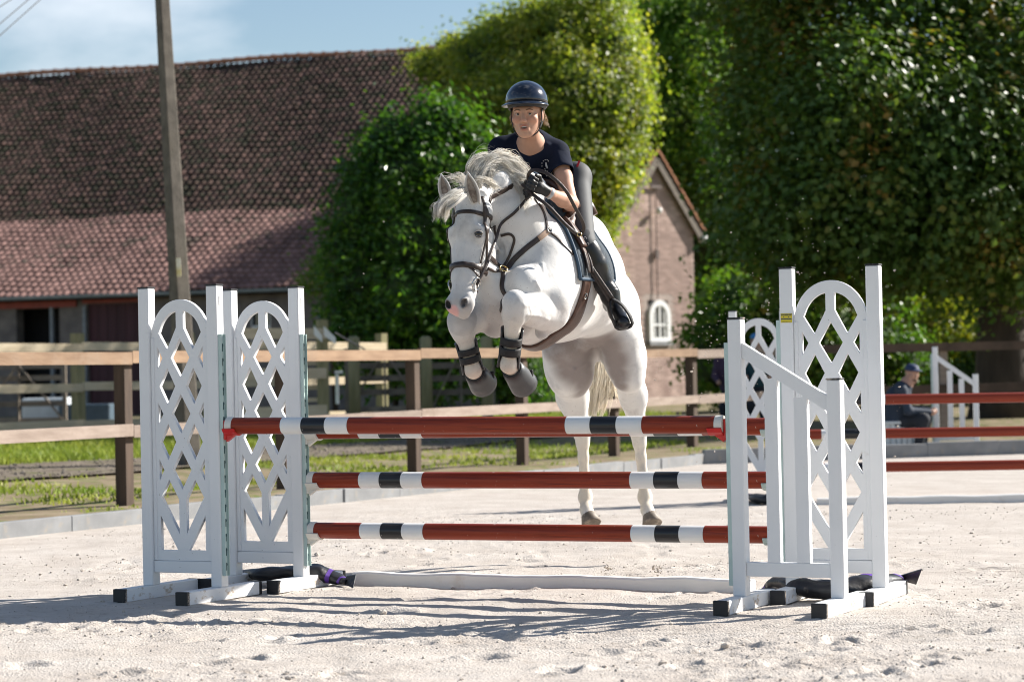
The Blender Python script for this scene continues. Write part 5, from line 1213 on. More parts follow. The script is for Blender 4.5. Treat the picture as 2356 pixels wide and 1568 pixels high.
# eyes
eye_c = H.hit(1101, 537); eye_g = H.grad(eye_c[None])[0]
for s in (1, -1):
    q = eye_c-eye_g*.0070
    gg = eye_g
    if s < 0: e_s = H.snap(hd(-.112, .236, -.075)[None])[0]; gg = H.grad(e_s[None])[0]; q = e_s-gg*.0070
    b0 = bmesh.new(); bmesh.ops.create_uvsphere(b0, u_segments=16, v_segments=12, radius=.0235); me = bpy.data.meshes.new('eye'); b0.to_mesh(me); b0.free(); me.materials.append(MATS['eye_dark']); me.polygons.foreach_set('use_smooth', np.ones(len(me.polygons), bool))
    o = link('eye', me, horse, True); o.location = tuple(q)
    e1 = unit(np.cross(gg, hw)); e2 = np.cross(e1, gg); e2 = e2 if np.dot(e2, hw) < 0 else -e2
    for nm_, sg, th in (('upper_eyelid', 1, .0045), ('lower_eyelid', -1, .0018)):
        pts = [q+e1*.023*math.cos(a)+e2*sg*(.0155-.002*sg)*math.sin(a)+gg*(.0060+.0125*math.sin(a)) for a in np.linspace(0, math.pi, 11)]
        mb = MB(); mb.tube(pts, [th*(.35+.65*math.sin(a)) for a in np.linspace(0, math.pi, 11)], 8); o = mb.build(nm_, ['horse_coat'], horse, True, True)
        at2 = o.data.attributes.new('coat', 'FLOAT_COLOR', 'POINT'); at2.data.foreach_set('color', np.tile(np.array([.62, .60, .59, 1], np.float32), len(o.data.vertices)))
# ears: cupped leaves, open to the front
def ear(base, tip, width, face, side):
    ax_ = tip-base; L_ = np.linalg.norm(ax_); a = ax_/L_; f = unit(face-a*np.dot(face, a)); s = np.cross(a, f); n, m = 12, 11; outer, inner = [], []
    for i in range(n):
        k = i/(n-1); w = width*(math.sin(math.pi*min(k*.80+.17, 1.0))**.85)*(1.0 if k < .75 else 1-((k-.75)/.25)**2*.72)
        for j in range(m):
            t = (j/(m-1)*2-1)*1.35; cup = .85*(1-.5*k)
            p = base+a*L_*k+s*w*math.sin(t)/math.sin(1.35)*.98-f*w*cup*math.cos(t)+f*w*.25+a*(.004*math.sin(3*t))
            outer.append(p); inner.append(p+f*.006)
    q = lambda i, j: i*m+j; fs = [[q(i, j), q(i, j+1), q(i+1, j+1), q(i+1, j)] for i in range(n-1) for j in range(m-1)]
    mb = MB(); mb.add(outer, fs); o = mb.build('ear', ['horse_coat'], horse, True, True); mo = o.modifiers.new('t', 'SOLIDIFY'); mo.thickness = .006; mo.offset = 0
    at2 = o.data.attributes.new('coat', 'FLOAT_COLOR', 'POINT'); at2.data.foreach_set('color', np.ones(len(outer)*4, np.float32))
    inn = []
    for i in range(n):
        mid = base+a*L_*(.10+.80*i/(n-1)); row_ = inner[i*m:(i+1)*m]; cen = sum(row_)/m
        inn += [cen+(p-cen)*.52+a*(.010-.018*i/(n-1)) for p in row_]
    mb = MB(); mb.add(inn, fs); mb.build('ear_lining', ['ear_inside'], o, True, True)
ear(P(1030, 466, 13.18), P(1015, 401, 13.12), .034, A(-.10, -1, .1), -1)
ear(P(1095, 470, 13.17), P(1076, 397, 13.09), .038, A(-.32, -1, .1), 1)

# hair: tapering strands that follow guide locks
def hair(name, guides, n, material, r, root=.010, tip=.022, width=.0022, segs=8, stray=.06, parent=horse, wave=.012, locks=40, tight=.006):
    g = np.array([spline(q, segs) for q in guides]); k = len(g); V = np.empty((n, segs, 3, 3)); t = np.linspace(0, 1, segs)[:, None]
    lk = []
    for _ in range(locks):
        x = r.uniform(0, k-1); i = int(x); b = x-i; c = g[i]*(1-b)+g[min(i+1, k-1)]*b; ph = r.uniform(0, 6.28, 3)
        c = c+r.normal(0, root, 3)*(1-t)+r.normal(0, tip, 3)*t+wave*t*np.sin(ph+t*np.array([5, 6, 7])); lk.append(c[0]+(c-c[0])*r.uniform(.75, 1.08))
    for s_ in range(n):
        loose = r.uniform() < stray; c = lk[int(r.integers(0, locks))]; sp = tight*(5 if loose else 1)
        pts = c+r.normal(0, tight, 3)*(1-t)*1.2+r.normal(0, sp, 3)*t*(1.3-.8*t if not loose else 1); pts = pts[0]+(pts-pts[0])*r.uniform(.8, 1.04)
        w = width*r.uniform(.5, 1.3)*(.6 if loose else 1); d = pts[-1]-pts[0]; side = unit(np.cross(d+1e-4, r.normal(0, 1, 3))); up2 = unit(np.cross(side, d+1e-4))
        ww = w*(1-t**3*.9); V[s_, :, 0] = pts+side*ww; V[s_, :, 1] = pts-side*ww*.5+up2*ww*.8; V[s_, :, 2] = pts-side*ww*.5-up2*ww*.8
    q = np.arange(segs-1)[:, None]*3; c_ = np.arange(3)[None]; fq = np.stack([q+c_, q+(c_+1) % 3, q+3+(c_+1) % 3, q+3+c_], -1).reshape(-1, 4); Fq = (fq[None]+(np.arange(n)*segs*3)[:, None, None]).reshape(-1, 4)
    return link(name, new_mesh(name, V.reshape(-1, 3), Fq, True, [material]), parent, parent is not None)
rh = np.random.default_rng(5)
def gd(*q): return [P(*t) for t in q]
# mane: billowing up off the crest and falling back
mg = [gd((1088, 433, 13.30), (1076, 411, 13.30), (1086, 383, 13.32), (1108, 365, 13.36), (1136, 361, 13.42), (1158, 369, 13.46)),
      gd((1096, 430, 13.32), (1092, 404, 13.33), (1108, 373, 13.36), (1140, 361, 13.42), (1168, 371, 13.48), (1184, 389, 13.5)),
      gd((1108, 427, 13.35), (1108, 397, 13.36), (1130, 371, 13.40), (1160, 369, 13.46), (1186, 385, 13.5), (1200, 401, 13.52)),
      gd((1122, 425, 13.38), (1128, 401, 13.38), (1150, 383, 13.42), (1176, 387, 13.46), (1196, 403, 13.5), (1208, 421, 13.5)),
      gd((1140, 427, 13.42), (1152, 407, 13.42), (1172, 399, 13.44), (1192, 411, 13.46), (1206, 427, 13.48), (1214, 447, 13.48)),
      gd((1160, 431, 13.46), (1174, 417, 13.44), (1190, 417, 13.44), (1204, 429, 13.45), (1214, 449, 13.45), (1222, 465, 13.45)),
      gd((1178, 437, 13.50), (1190, 423, 13.46), (1200, 431, 13.44), (1210, 447, 13.44), (1220, 463, 13.44), (1230, 473, 13.44))]
hair('mane', mg, 4600, 'horse_hair', rh, .020, .028, .0021, locks=130, wave=.026, tight=.006, stray=.14)
hair('mane_lock', [gd((1100, 430, 13.22), (1086, 414, 13.20), (1098, 406, 13.20), (1122, 410, 13.22), (1146, 424, 13.26)), gd((1106, 430, 13.24), (1098, 420, 13.2), (1115, 416, 13.2), (1136, 424, 13.22), (1150, 440, 13.26))], 260, 'horse_hair', rh, .006, .008, .0016, locks=9)
# forelock: swept to the left of the picture
fg = [gd((1066, 438, 13.12), (1046, 440, 13.04), (1022, 456, 13.0), (1004, 472, 12.98), (1001, 494, 12.98)), gd((1068, 440, 13.12), (1052, 446, 13.04), (1028, 464, 12.99), (1010, 482, 12.97), (1007, 504, 12.97)),
      gd((1070, 442, 13.12), (1058, 454, 13.04), (1038, 470, 12.99), (1018, 486, 12.97), (1012, 516, 12.97))]
hair('forelock', fg, 1300, 'horse_hair', rh, .008, .010, .0019, locks=22, tight=.005)
hair('forelock_wisps', [gd((1074, 430, 13.2), (1060, 408, 13.2), (1036, 402, 13.18), (1014, 414, 13.15)), gd((1082, 428, 13.2), (1072, 410, 13.2), (1052, 406, 13.2), (1030, 420, 13.15))], 70, 'horse_hair', rh, .010, .02, .0011, locks=14)
# tail, swinging between the hind legs
tg = [gd((1384, 665, 15.10), (1378, 740, 15.30), (1372, 810, 15.34), (1366, 870, 15.36), (1356, 915, 15.38), (1346, 962, 15.38)), gd((1388, 670, 15.10), (1388, 750, 15.30), (1386, 820, 15.34), (1384, 870, 15.36), (1372, 915, 15.38), (1354, 955, 15.38)),
      gd((1380, 670, 15.10), (1366, 750, 15.30), (1356, 815, 15.34), (1352, 870, 15.36), (1348, 920, 15.38), (1342, 975, 15.38)), gd((1390, 672, 15.10), (1394, 760, 15.30), (1396, 830, 15.34), (1398, 870, 15.36), (1390, 900, 15.38), (1376, 935, 15.38))]
hair('tail', tg, 2200, 'tail_hair', rh, .022, .022, .0030, segs=10, locks=40, tight=.010)
hair('tail_wisps', [gd((1392, 800, 15.34), (1398, 860, 15.36), (1412, 905, 15.38), (1424, 925, 15.38)), gd((1394, 820, 15.34), (1402, 870, 15.36), (1408, 900, 15.38), (1400, 935, 15.38))], 140, 'tail_hair', rh, .02, .03, .0018, locks=12)
# ------------------------------------------------------------------ tack
mat('leather', (0.035, 0.022, 0.017), rough=0.38, var=0.35, scale=25, bump=0.15, bscale=90, spec=0.5)
mat('leather_tan', (0.075, 0.036, 0.024), rough=0.42, var=0.3, scale=20, bump=0.15, bscale=90)
mat('leather_pale', (0.40, 0.27, 0.19), rough=0.5, var=0.1)
mat('steel', (0.55, 0.54, 0.52), rough=0.22, metal=1.0, var=0.05)
mat('brass', (0.62, 0.46, 0.2), rough=0.25, metal=1.0, var=0.05)
mat('pad_blue', (0.012, 0.030, 0.048), rough=0.85, var=0.3, scale=30, bump=0.5, bscale=40, sheen=0.2)
mat('pad_trim', (0.030, 0.065, 0.11), rough=0.7, var=0.15)
mat('web_blue', (0.055, 0.085, 0.21), rough=0.7, var=0.12)
mat('neoprene', (0.013, 0.013, 0.014), rough=0.65, var=0.25, scale=20, bump=0.2, bscale=60)
mat('boot_shell', (0.045, 0.047, 0.052), rough=0.42, var=0.25, scale=10, dirt=(9, 0.55, 0.8, (0.15, 0.135, 0.12)))

def strap_hit(B, px, width, n=30, off=.003, thick=.004):
    """a strap lying on body B along the given sight points"""
    pts = [B.hit(x, y) for x, y in px]; pts = [p for p in pts if p is not None]
    c = B.snap(spline(pts, n), off); return ribbon(c, B.grad(c), width, thick), c
def march(B, C, D_, off=.003, lim=9.0):
    """points where the rays C + t D leave body B"""
    t = np.zeros(len(C)); act = np.ones(len(C), bool)
    for _ in range(60):
        if not act.any(): break
        v = B.eval(C[act]+D_[act]*t[act][:, None]); st = np.where(v > -.0008, 0, np.maximum(.001, -v*.8)); t[act] += st; i = np.where(act)[0]; act[i[st == 0]] = False
    return C+D_*(np.minimum(t, lim)+off)[:, None]
def ring(B, c, e1, e2, th, off=.003, lim=9.0):
    th = np.asarray(th); D_ = np.outer(np.cos(th), e1)+np.outer(np.sin(th), e2); return march(B, np.tile(c, (len(th), 1)), D_, off, lim)
bridle = thing('bridle', 'dark brown leather bridle with padded noseband on the horse head', 'bridle', tuple(HP))
def mirror(pts): q = np.asarray(pts)-HP; return HP+np.outer(q@hu, -hu)+np.outer(q@hw, hw)+np.outer(q@hn, hn)
# browband and headpiece loops
bb = ring(H, hd(0, .118, -.085), hu, unit(hn*.96-hw*.0), np.linspace(-.35, math.pi+.35, 30)); ribbon(bb, bb-hd(0, .118, -.10), .022, .009).build('browband', ['leather'], bridle, True, True)
nb_c = hd(0, .415, -.075); nb = ring(H, nb_c, hu, unit(hn+hw*.03), np.linspace(0, 2*math.pi, 41)[:-1], .006, .125)
ribbon(nb, nb-nb_c, .030, .012, True).build('noseband', ['leather'], bridle, True, True)
fl_c = hd(0, .475, -.075); fl = ring(H, fl_c, hu, unit(hn*.80-hw*.60), np.linspace(0, 2*math.pi, 41)[:-1], .003, .125); ribbon(fl, fl-fl_c, .014, .005, True).build('flash_strap', ['leather'], bridle, True, True)
chk = [(1109, 452), (1118, 488), (1122, 526), (1120, 578), (1110, 624), (1098, 650)]
mb_, c_ = strap_hit(H, chk, .017); mb_.build('cheekpiece', ['leather'], bridle, True, True)
mc = H.snap(mirror(c_), .003); ribbon(mc, H.grad(mc), .017).build('cheekpiece', ['leather'], bridle, True, True)
mb_, c_ = strap_hit(H, [(1113, 470), (1116, 520), (1115, 560), (1104, 606)], .013, off=.006); mb_.build('noseband_hanger', ['leather'], bridle, True, True)
mc = H.snap(mirror(c_), .003); ribbon(mc, H.grad(mc), .013).build('noseband_hanger', ['leather'], bridle, True, True)
mb_, c_ = strap_hit(H, [(1119, 480), (1127, 502), (1138, 526), (1143, 545)], .013, 16); mb_.build('throatlash', ['leather'], bridle, True, True)
hp = ring(H, hd(0, .03, -.10), hu, unit(hn*-.75-hw*.66), np.linspace(-.1, math.pi+.1, 20)); ribbon(hp, hp-hd(0, .03, -.10), .03, .006).build('headpiece', ['leather'], bridle, True, True)
# bit rings
for s in (-1, 1):
    c = H.snap(hd(s*.07, .515, -.075)[None], .006)[0]
    if s > 0: c = H.snap(H.hit(1092, 652)[None], .008)[0]
    mb = MB(); nrm = H.grad(c[None])[0]; e1 = unit(np.cross(nrm, A(0, 0, 1))); e2 = np.cross(e1, nrm); pts = [c+(e1*math.cos(t)+e2*math.sin(t))*.034+nrm*.004 for t in np.linspace(0, 2*math.pi, 21)]
    mb.tube(pts, .0045, 8, caps=False); mb.build('bit_ring', ['steel'], bridle, True, True)
# reins: from the bit along the neck to the hands, then a slack loop
HAND = P(1232, 428, 13.36)
rein = thing('reins', 'brown leather reins running from bit to gloved hands with a loose loop', 'reins', tuple(HAND))
p0 = H.hit(1092, 655); c_ = spline([H.snap(p0[None], .012)[0], H.snap(H.hit(1116, 600)[None], .016)[0], H.snap(H.hit(1136, 548)[None], .016)[0], H.snap(H.hit(1153, 514)[None], .010)[0], H.snap(H.hit(1184, 489)[None], .012)[0], H.snap(H.hit(1207, 465)[None], .02)[0], P(1224, 446, 13.34)], 40)
ribbon(c_, np.tile(unit(A(.45, -.85, .25)), (40, 1)), .016, .004).build('left_rein', ['leather'], rein, True, True)
p1 = mirror(np.array([p0]))[0]; c2 = spline([H.snap(p1[None], .01)[0], P(1062, 570, 13.55), P(1085, 480, 13.80), P(1150, 442, 13.78), P(1205, 438, 13.56), P(1214, 438, 13.46)], 30); ribbon(c2, np.tile(A(-1, .2, 0), (30, 1)), .016, .004).build('right_rein', ['leather'], rein, True, True)
lp = spline([P(1217, 420, 13.33), P(1216, 402, 13.31), P(1229, 391, 13.29), P(1262, 401, 13.27), P(1299, 435, 13.29), P(1323, 477, 13.33), P(1341, 512, 13.38), P(1342, 530, 13.40), P(1332, 540, 13.40), P(1302, 517, 13.36), P(1262, 475, 13.33), P(1226, 447, 13.33), P(1201, 423, 13.38)], 90)
nr = np.array([unit(A(.12, -1, .25))]*90); ribbon(lp, nr, .019, .005).build('rein_loop', ['leather'], rein, True, True)
c = P(1333, 539, 13.395); mb = MB(); mb.tube([c+A(.012*math.cos(t), -.006, .012*math.sin(t)) for t in np.linspace(0, 2*math.pi, 9)], .003, 6, caps=False); mb.build('buckle', ['brass'], rein, True, True)
# martingale and breastplate
bp = thing('breastplate', 'brown leather breastplate with ring across the horse chest', 'breastplate', tuple(H.hit(1157, 621)))
for nm_, px, w in (('shoulder_strap', [(1157, 621), (1180, 600), (1208, 573), (1236, 551), (1262, 530)], .030), ('saddle_strap', [(1262, 530), (1280, 545), (1296, 562), (1318, 585)], .020), ('neck_strap', [(1260, 530), (1257, 512), (1252, 493), (1240, 470), (1230, 456)], .020),
                   ('shoulder_strap', [(1157, 621), (1146, 609), (1133, 597), (1124, 588)], .028), ('fork', [(1155, 624), (1140, 624), (1122, 617)], .016),
                   ('chest_strap', [(1157, 624), (1155, 660), (1153, 700), (1152, 716)], .024), ('martingale_strap', [(1158, 612), (1170, 592), (1179, 570), (1183, 549), (1172, 538), (1152, 542)], .014)):
    mb_, c_ = strap_hit(H, px, w, 26, .004, .005); mb_.build(nm_, ['leather'], bp, True, True)
mb_, c_ = strap_hit(H, [(1238, 549), (1250, 540), (1260, 532)], .031, 8, .0062, .004); mb_.build('elastic', ['leather_pale'], bp, True, True)
c = H.hit(1157, 621); g = H.grad(c[None])[0]; e1 = unit(np.cross(g, A(0, 0, 1))); e2 = np.cross(e1, g); mb = MB(); mb.tube([c+g*.012+(e1*math.cos(t)+e2*math.sin(t))*.022 for t in np.linspace(0, 2*math.pi, 17)], .004, 6, caps=False); mb.build('ring', ['brass'], bp, True, True)
c = H.hit(1262, 530); g = H.grad(c[None])[0]; mb = MB(); e1 = unit(np.cross(g, A(0, 0, 1))); e2 = np.cross(e1, g); mb.tube([c+g*.01+(e1*math.cos(t)+e2*math.sin(t))*.015 for t in np.linspace(0, 2*math.pi, 13)], .0035, 6, caps=False); mb.build('ring', ['steel'], bp, True, True)
# barrel coordinates: s along the trunk, angle from the top towards the horse's left
ta = unit(BB-BA); tl = unit(np.cross(ta, UPZ)); tl = tl if tl[0] > 0 else -tl; tu = np.cross(tl, ta); tu = tu if tu[2] > 0 else -tu
def barrelv(s, t, off=0.0):
    s, t = np.asarray(s, float), np.asarray(t, float); return march(H, BA+np.outer(s, ta), np.outer(np.cos(t), tu)+np.outer(np.sin(t), tl), off)
def barrel(s, t, off=0.0): return barrelv([s], [t], off)[0]
def wrap(s_of, t0, t1, ns, n_t, off, thick, name, material, parent, smooth=True):
    """a sheet on the barrel: s_of(angle) gives its front and back edge"""
    S_, T_ = [], []
    for t in np.linspace(t0, t1, n_t):
        a, b = s_of(t)
        for k in np.linspace(0, 1, ns): S_.append(a+(b-a)*k); T_.append(t)
    vs = barrelv(S_, T_, off)
    fs = [[i*ns+j, i*ns+j+1, (i+1)*ns+j+1, (i+1)*ns+j] for i in range(n_t-1) for j in range(ns-1)]
    mb = MB(); mb.add(vs, fs); o = mb.build(name, [material], parent, smooth, True); m = o.modifiers.new('t', 'SOLIDIFY'); m.thickness = thick; m.offset = 0; return o
sad = thing('saddle', 'brown leather jumping saddle under the rider', 'saddle', tuple(barrel(.35, 0)))
pad = thing('saddle_pad', 'dark blue quilted saddle pad with pale edging beneath saddle', 'saddle pad', tuple(barrel(.35, 0)))
def pad_edges(t):
    a = abs(t); return (-.04+.02*math.cos(a*2)-.03*max(0, 1-abs(a-1.1)), .36+.02*math.sin(a))
wrap(pad_edges, -1.62, 1.62, 12, 34, .012, .014, 'pad', 'pad_blue', pad)
for e in (0, 1):
    tt = np.linspace(-1.62, 1.62, 50); pts = barrelv([pad_edges(t)[e] for t in tt], tt, .014); mb = MB(); mb.tube(list(pts), .010, 8); mb.build('edging', ['pad_trim'], pad, True, True)
for sg in (-1, 1):
    pts = np.array([barrel(pad_edges(1.62)[0]+(pad_edges(1.62)[1]-pad_edges(1.62)[0])*k, sg*1.62, .014) for k in np.linspace(0, 1, 20)]); mb = MB(); mb.tube(list(pts), .010, 8); mb.build('edging', ['pad_trim'], pad, True, True)
def flap_edges(t):
    a = abs(t); f = .12+.10*max(0, a-.9)*0+.10*(1-math.cos(min(a, 1.6)*.0)); return (.05-.07*math.sin(min(a, 1.45)*2), .27-.06*max(0, a-.5))
for sg in (-1, 1):
    wrap(flap_edges, sg*.36, sg*1.38, 10, 22, .030, .010, 'flap', 'leather_tan', sad)
    wrap(lambda t: (.02-.05*math.sin(min(abs(t), 1.3)*2), .14), sg*.45, sg*1.02, 6, 16, .040, .02, 'knee_roll', 'leather_tan', sad)
wrap(lambda t: (.12, .36), -.42, .42, 14, 14, .030, .04, 'seat', 'leather_tan', sad)
mb = MB(); pts = [barrel(.11, t, .028+.012*math.cos(t*3)) for t in np.linspace(-.35, .35, 9)]; mb.tube(pts, .022, 10); mb.build('pommel', ['leather_tan'], sad, True, True)
mb = MB(); pts = [barrel(.34, t, .075+.03*math.cos(t*2.5)) for t in np.linspace(-.55, .55, 11)]; mb.tube(pts, .026, 10); mb.build('cantle', ['leather_tan'], sad, True, True)
gi = thing('girth', 'broad brown girth strapped round the belly behind the foreleg', 'girth', tuple(barrel(.25, math.pi)))
wrap(lambda t: (-.02, .075), 1.35, 2*math.pi-1.35, 6, 44, .010, .012, 'band', 'leather_tan', gi)
mb = MB(); c = barrel(.03, 1.95, .02); g = unit(c-(BA+ta*.03)); e1 = unit(np.cross(g, UPZ)); e2 = np.cross(e1, g); mb.tube([c+(e1*math.cos(t)+e2*math.sin(t))*.017 for t in np.linspace(0, 2*math.pi, 13)], .003, 6, caps=False); mb.build('stud', ['steel'], gi, True, True)
for s0 in (-.02, .04):
    wrap(lambda t: (s0, s0+.04), 1.12, 1.5, 3, 10, .036, .006, 'billet', 'leather', gi)
wrap(lambda t: (.07+.10*(t-1.5), .22), 1.52, 1.60, 8, 3, .030, .006, 'keeper', 'web_blue', gi)
# stirrup and leather on the near side (the far side is mirrored)
def stirrup(px_top, px_iron, px_toe, D0, D1):
    st = thing('stirrup', 'black stirrup iron with leather around the riding boot', 'stirrup', tuple(P(*px_toe, D1)))
    a = P(*px_top, D0); b = P(*px_iron, D1); n = 14; pts = np.array([a+(b-a)*k for k in np.linspace(0, 1, n)])
    for o_ in (-.006, .006): ribbon(pts+A(o_, -o_*.5, o_), np.tile(A(.3, -1, .1), (n, 1)), .020, .004).build('stirrup_leather', ['leather'], st, True, True)
    mb = MB(); ctr = [(1409, 687), (1430, 700), (1447, 722), (1455, 742), (1452, 750), (1437, 756), (1422, 757), (1413, 742), (1405, 722), (1402, 700), (1409, 687)]
    pts = spline([P(x, y, D1-.02*math.sin(i)) for i, (x, y) in enumerate(ctr)], 50); ribbon(pts, np.array([unit(pts[i]-P(1425, 725, D1)) for i in range(50)]), .030, .010).build('iron', ['neoprene'], st, True, True)
    mb = MB(); mb.bar(P(1414, 753, D1-.01), P(1452, 746, D1-.01), .05, .012); mb.build('tread', ['neoprene'], st, False, True)
    return st
stirrup((1347, 600), (1408, 690), (1430, 755), 13.60, 13.64)
# tendon boots and bell boots on the forelegs
def leg_gear(leg, lb):
    kn, fet, ho, toe = leg[2:6]; d = unit(fet-kn); t = A(0, 1, 0)-d*d[1]; t = unit(t); s = np.cross(d, t)
    b = thing('tendon_boot', 'black tendon boot strapped round the %s' % lb, 'leg boot', tuple(fet), group='tendon boots')
    def shell(name, h0, h1, a0, a1, rad, th, material, n=9, m=15, flare=0):
        vs = []
        for i in range(n):
            k = i/(n-1); h = h0+(h1-h0)*k; c = kn+(fet-kn)*h
            for q in np.linspace(a0, a1, m):
                dv = t*math.cos(q)+s*math.sin(q); r_ = rad*(1+flare*(abs(k-.5)*2)**2)+.012*max(0, math.cos(q)); vs.append(c+dv*r_)
        mb = MB(); mb.add(vs, [[i*m+j, i*m+j+1, (i+1)*m+j+1, (i+1)*m+j] for i in range(n-1) for j in range(m-1)]); o = mb.build(name, [material], b, True, True); mo = o.modifiers.new('t', 'SOLIDIFY'); mo.thickness = th; mo.offset = 1; return o
    shell('shell', .36, 1.06, -1.9, 1.9, .050, .008, 'boot_shell', flare=.10)
    shell('strap', .50, .64, 0, 2*math.pi, .0535, .006, 'neoprene', n=4, m=25)
    shell('strap', .67, .82, 0, 2*math.pi, .0535, .006, 'neoprene', n=4, m=25)
    bl_ = thing('bell_boot', 'scuffed black rubber bell boot over the %s hoof' % lb, 'bell boot', tuple(toe), group='bell boots')
    ax_ = unit(toe-fet); n, m = 9, 26; vs = []; e1 = unit(np.cross(ax_, A(1, 0, .2))); e2 = np.cross(ax_, e1); a = fet+(ho-fet)*.35
    ln = np.linalg.norm(toe-a)+.042
    for i in range(n):
        k = i/(n-1); r_ = .048+.028*k**.7+(.003 if i in (1, 2) else 0)
        for q in range(m): th = 2*math.pi*q/m; vs.append(a+ax_*ln*k+(e1*math.cos(th)+e2*math.sin(th))*r_)
    mb = MB(); mb.add(vs, [[i*m+j, i*m+(j+1) % m, (i+1)*m+(j+1) % m, (i+1)*m+j] for i in range(n-1) for j in range(m)]); o = mb.build('bell', ['boot_shell'], bl_, True, True); mo = o.modifiers.new('t', 'SOLIDIFY'); mo.thickness = .008; mo.offset = 0
    mb = MB(); mb.tube([a+ax_*.006+(e1*math.cos(q)+e2*math.sin(q))*.051 for q in np.linspace(0, 2*math.pi, 27)], .007, 8, caps=False); mb.build('rolled_collar', ['neoprene'], bl_, True, True)
    mb = MB(); c = a+ax_*ln*.55+A(.070, .01, .02); mb.box(tuple(c-A(.012, .012, .02)), tuple(c+A(.012, .012, .02)), bev=.005); mb.build('closure', ['neoprene'], bl_, False, True)
leg_gear(LF_, 'left foreleg, right in the picture'); leg_gear(RF_, 'right foreleg, left in the picture')
# ------------------------------------------------------------------ people
mat('skin', (0.52, 0.30, 0.21), rough=0.5, var=0.06, scale=20, spec=0.35, sss=0.15, attr='coat')
mat('skin_far', (0.42, 0.24, 0.17), rough=0.55, var=0.06, attr=None)
mat('shirt_navy', (0.0065, 0.0105, 0.025), rough=0.9, var=0.25, scale=5, bump=0.8, bscale=7, spec=0.2)
mat('breeches', (0.058, 0.062, 0.067), rough=0.7, var=0.12, scale=8, bump=0.12, bscale=14)
mat('breeches_dark', (0.020, 0.022, 0.026), rough=0.6, var=0.1)
mat('boot_leather', (0.010, 0.010, 0.011), rough=0.28, var=0.3, scale=8, bump=0.25, bscale=22, spec=0.5)
mat('glove', (0.012, 0.012, 0.013), rough=0.5, var=0.3, scale=20, bump=0.35, bscale=50)
mat('helmet_navy', (0.006, 0.010, 0.022), rough=0.16, var=0.01, coat=0.7, spec=0.6)
mat('helmet_trim', (0.006, 0.006, 0.008), rough=0.4)
mat('hair_blond', (0.36, 0.22, 0.12), rough=0.5, col2=(0.58, 0.42, 0.26), scale=30)
mat('eye_white', (0.36, 0.33, 0.31), rough=0.2); mat('iris', (0.03, 0.035, 0.035), rough=0.1)
mat('lip', (0.36, 0.13, 0.11), rough=0.45); mat('mouth', (0.05, 0.015, 0.015), rough=0.6); mat('teeth', (0.6, 0.58, 0.53), rough=0.3); mat('brow_hair', (0.16, 0.09, 0.055), rough=0.8)
mat('print_white', (0.62, 0.62, 0.64), rough=0.7); mat('red_cloth', (0.45, 0.02, 0.03), rough=0.7)
def set_coat(me, fn=None):
    V = np.empty(len(me.vertices)*3, np.float32); me.vertices.foreach_get('co', V); V = V.reshape(-1, 3).astype(float); c = np.ones((len(V), 4), np.float32)
    if fn: fn(V, c)
    at = me.attributes.new('coat', 'FLOAT_COLOR', 'POINT'); at.data.foreach_set('color', c.ravel())
def frame(fwd, up):
    f = unit(fwd); u = unit(np.asarray(up, float)-f*np.dot(up, f)); r = np.cross(f, u); return r, u, f        # right (of the figure: its left in the picture is -r), up, forward

class HeadFrame:
    def __init__(s, c, fwd, up=(0, 0, 1), k=1.0):
        s.c = np.asarray(c, float); s.r, s.u, s.f = frame(fwd, up); s.k = k; s.ax = np.stack([s.r, s.u, s.f])
    def __call__(s, r, u, f): return s.c+(s.r*r+s.u*u+s.f*f)*s.k
def add_head(B, h, detail=True):
    k = h.k
    B.ell(h(0, .032, -.018), A(.074, .088, .094)*k, h.ax, .02*k)
    B.ell(h(0, -.048, .022), A(.056, .068, .062)*k, h.ax, .03*k)
    B.ell(h(0, -.104, .060), A(.024, .020, .022)*k, h.ax, .025*k)
    B.cone(h(-.03, .020, .072), h(.03, .020, .072), .020*k, .020*k, .02*k)
    for s in (-1, 1):
        B.ell(h(s*.040, -.026, .052), A(.028, .024, .028)*k, h.ax, .02*k)
        B.cone(h(s*.052, -.045, .0), h(s*.022, -.098, .045), .022*k, .018*k, .02*k)
        B.ell(h(s*.077, -.008, -.008), A(.010, .030, .018)*k, h.ax, .008*k)
        if detail: B.ell(h(s*.031, .001, .096), A(.017, .010, .014)*k, h.ax, .008*k, sub=True)
    B.cone(h(0, .006, .082), h(0, -.034, .100), .009*k, .0125*k, .010*k)
    for s in (-1, 1): B.ell(h(s*.011, -.037, .092), A(.009, .008, .010)*k, h.ax, .006*k)
    if detail:
        B.cone(h(-.019, -.0615, .080), h(.019, -.0615, .080), .0085*k, .0085*k, .010*k)
        B.cone(h(-.016, -.079, .078), h(.016, -.079, .078), .0095*k, .0095*k, .010*k)
        B.ell(h(0, -.070, .092), A(.019, .0055, .016)*k, h.ax, .004*k, sub=True)

# ---- rider
R_HEAD = HeadFrame(P(1212, 264, 13.62), A(-.20, -.97, -.05), A(-.03, -.12, 1), 1.08)
NECK = P(1222, 338, 13.82); CH = P(1226, 385, 13.93); WA = P(1262, 420, 14.05); HI = P(1288, 425, 14.13)
SHL, SHR = P(1281, 352, 13.83), P(1152, 344, 13.86)
ELL, WRL, HDL = P(1313, 468, 13.62), P(1266, 445, 13.38), P(1240, 430, 13.34)
ELR, WRR, HDR = P(1146, 440, 13.74), P(1192, 450, 13.54), P(1214, 440, 13.44)
def msag(p): d = np.dot(np.asarray(p)-BB, tl); return np.asarray(p)-2*d*tl
HIL, KNL, ANL, HEL, TOL = P(1326, 408, 14.03), P(1343, 562, 13.68), P(1404, 680, 13.74), P(1404, 700, 13.82), P(1432, 742, 13.64)
HIR, KNR, ANR, HER, TOR = map(msag, (HIL, KNL, ANL, HEL, TOL))
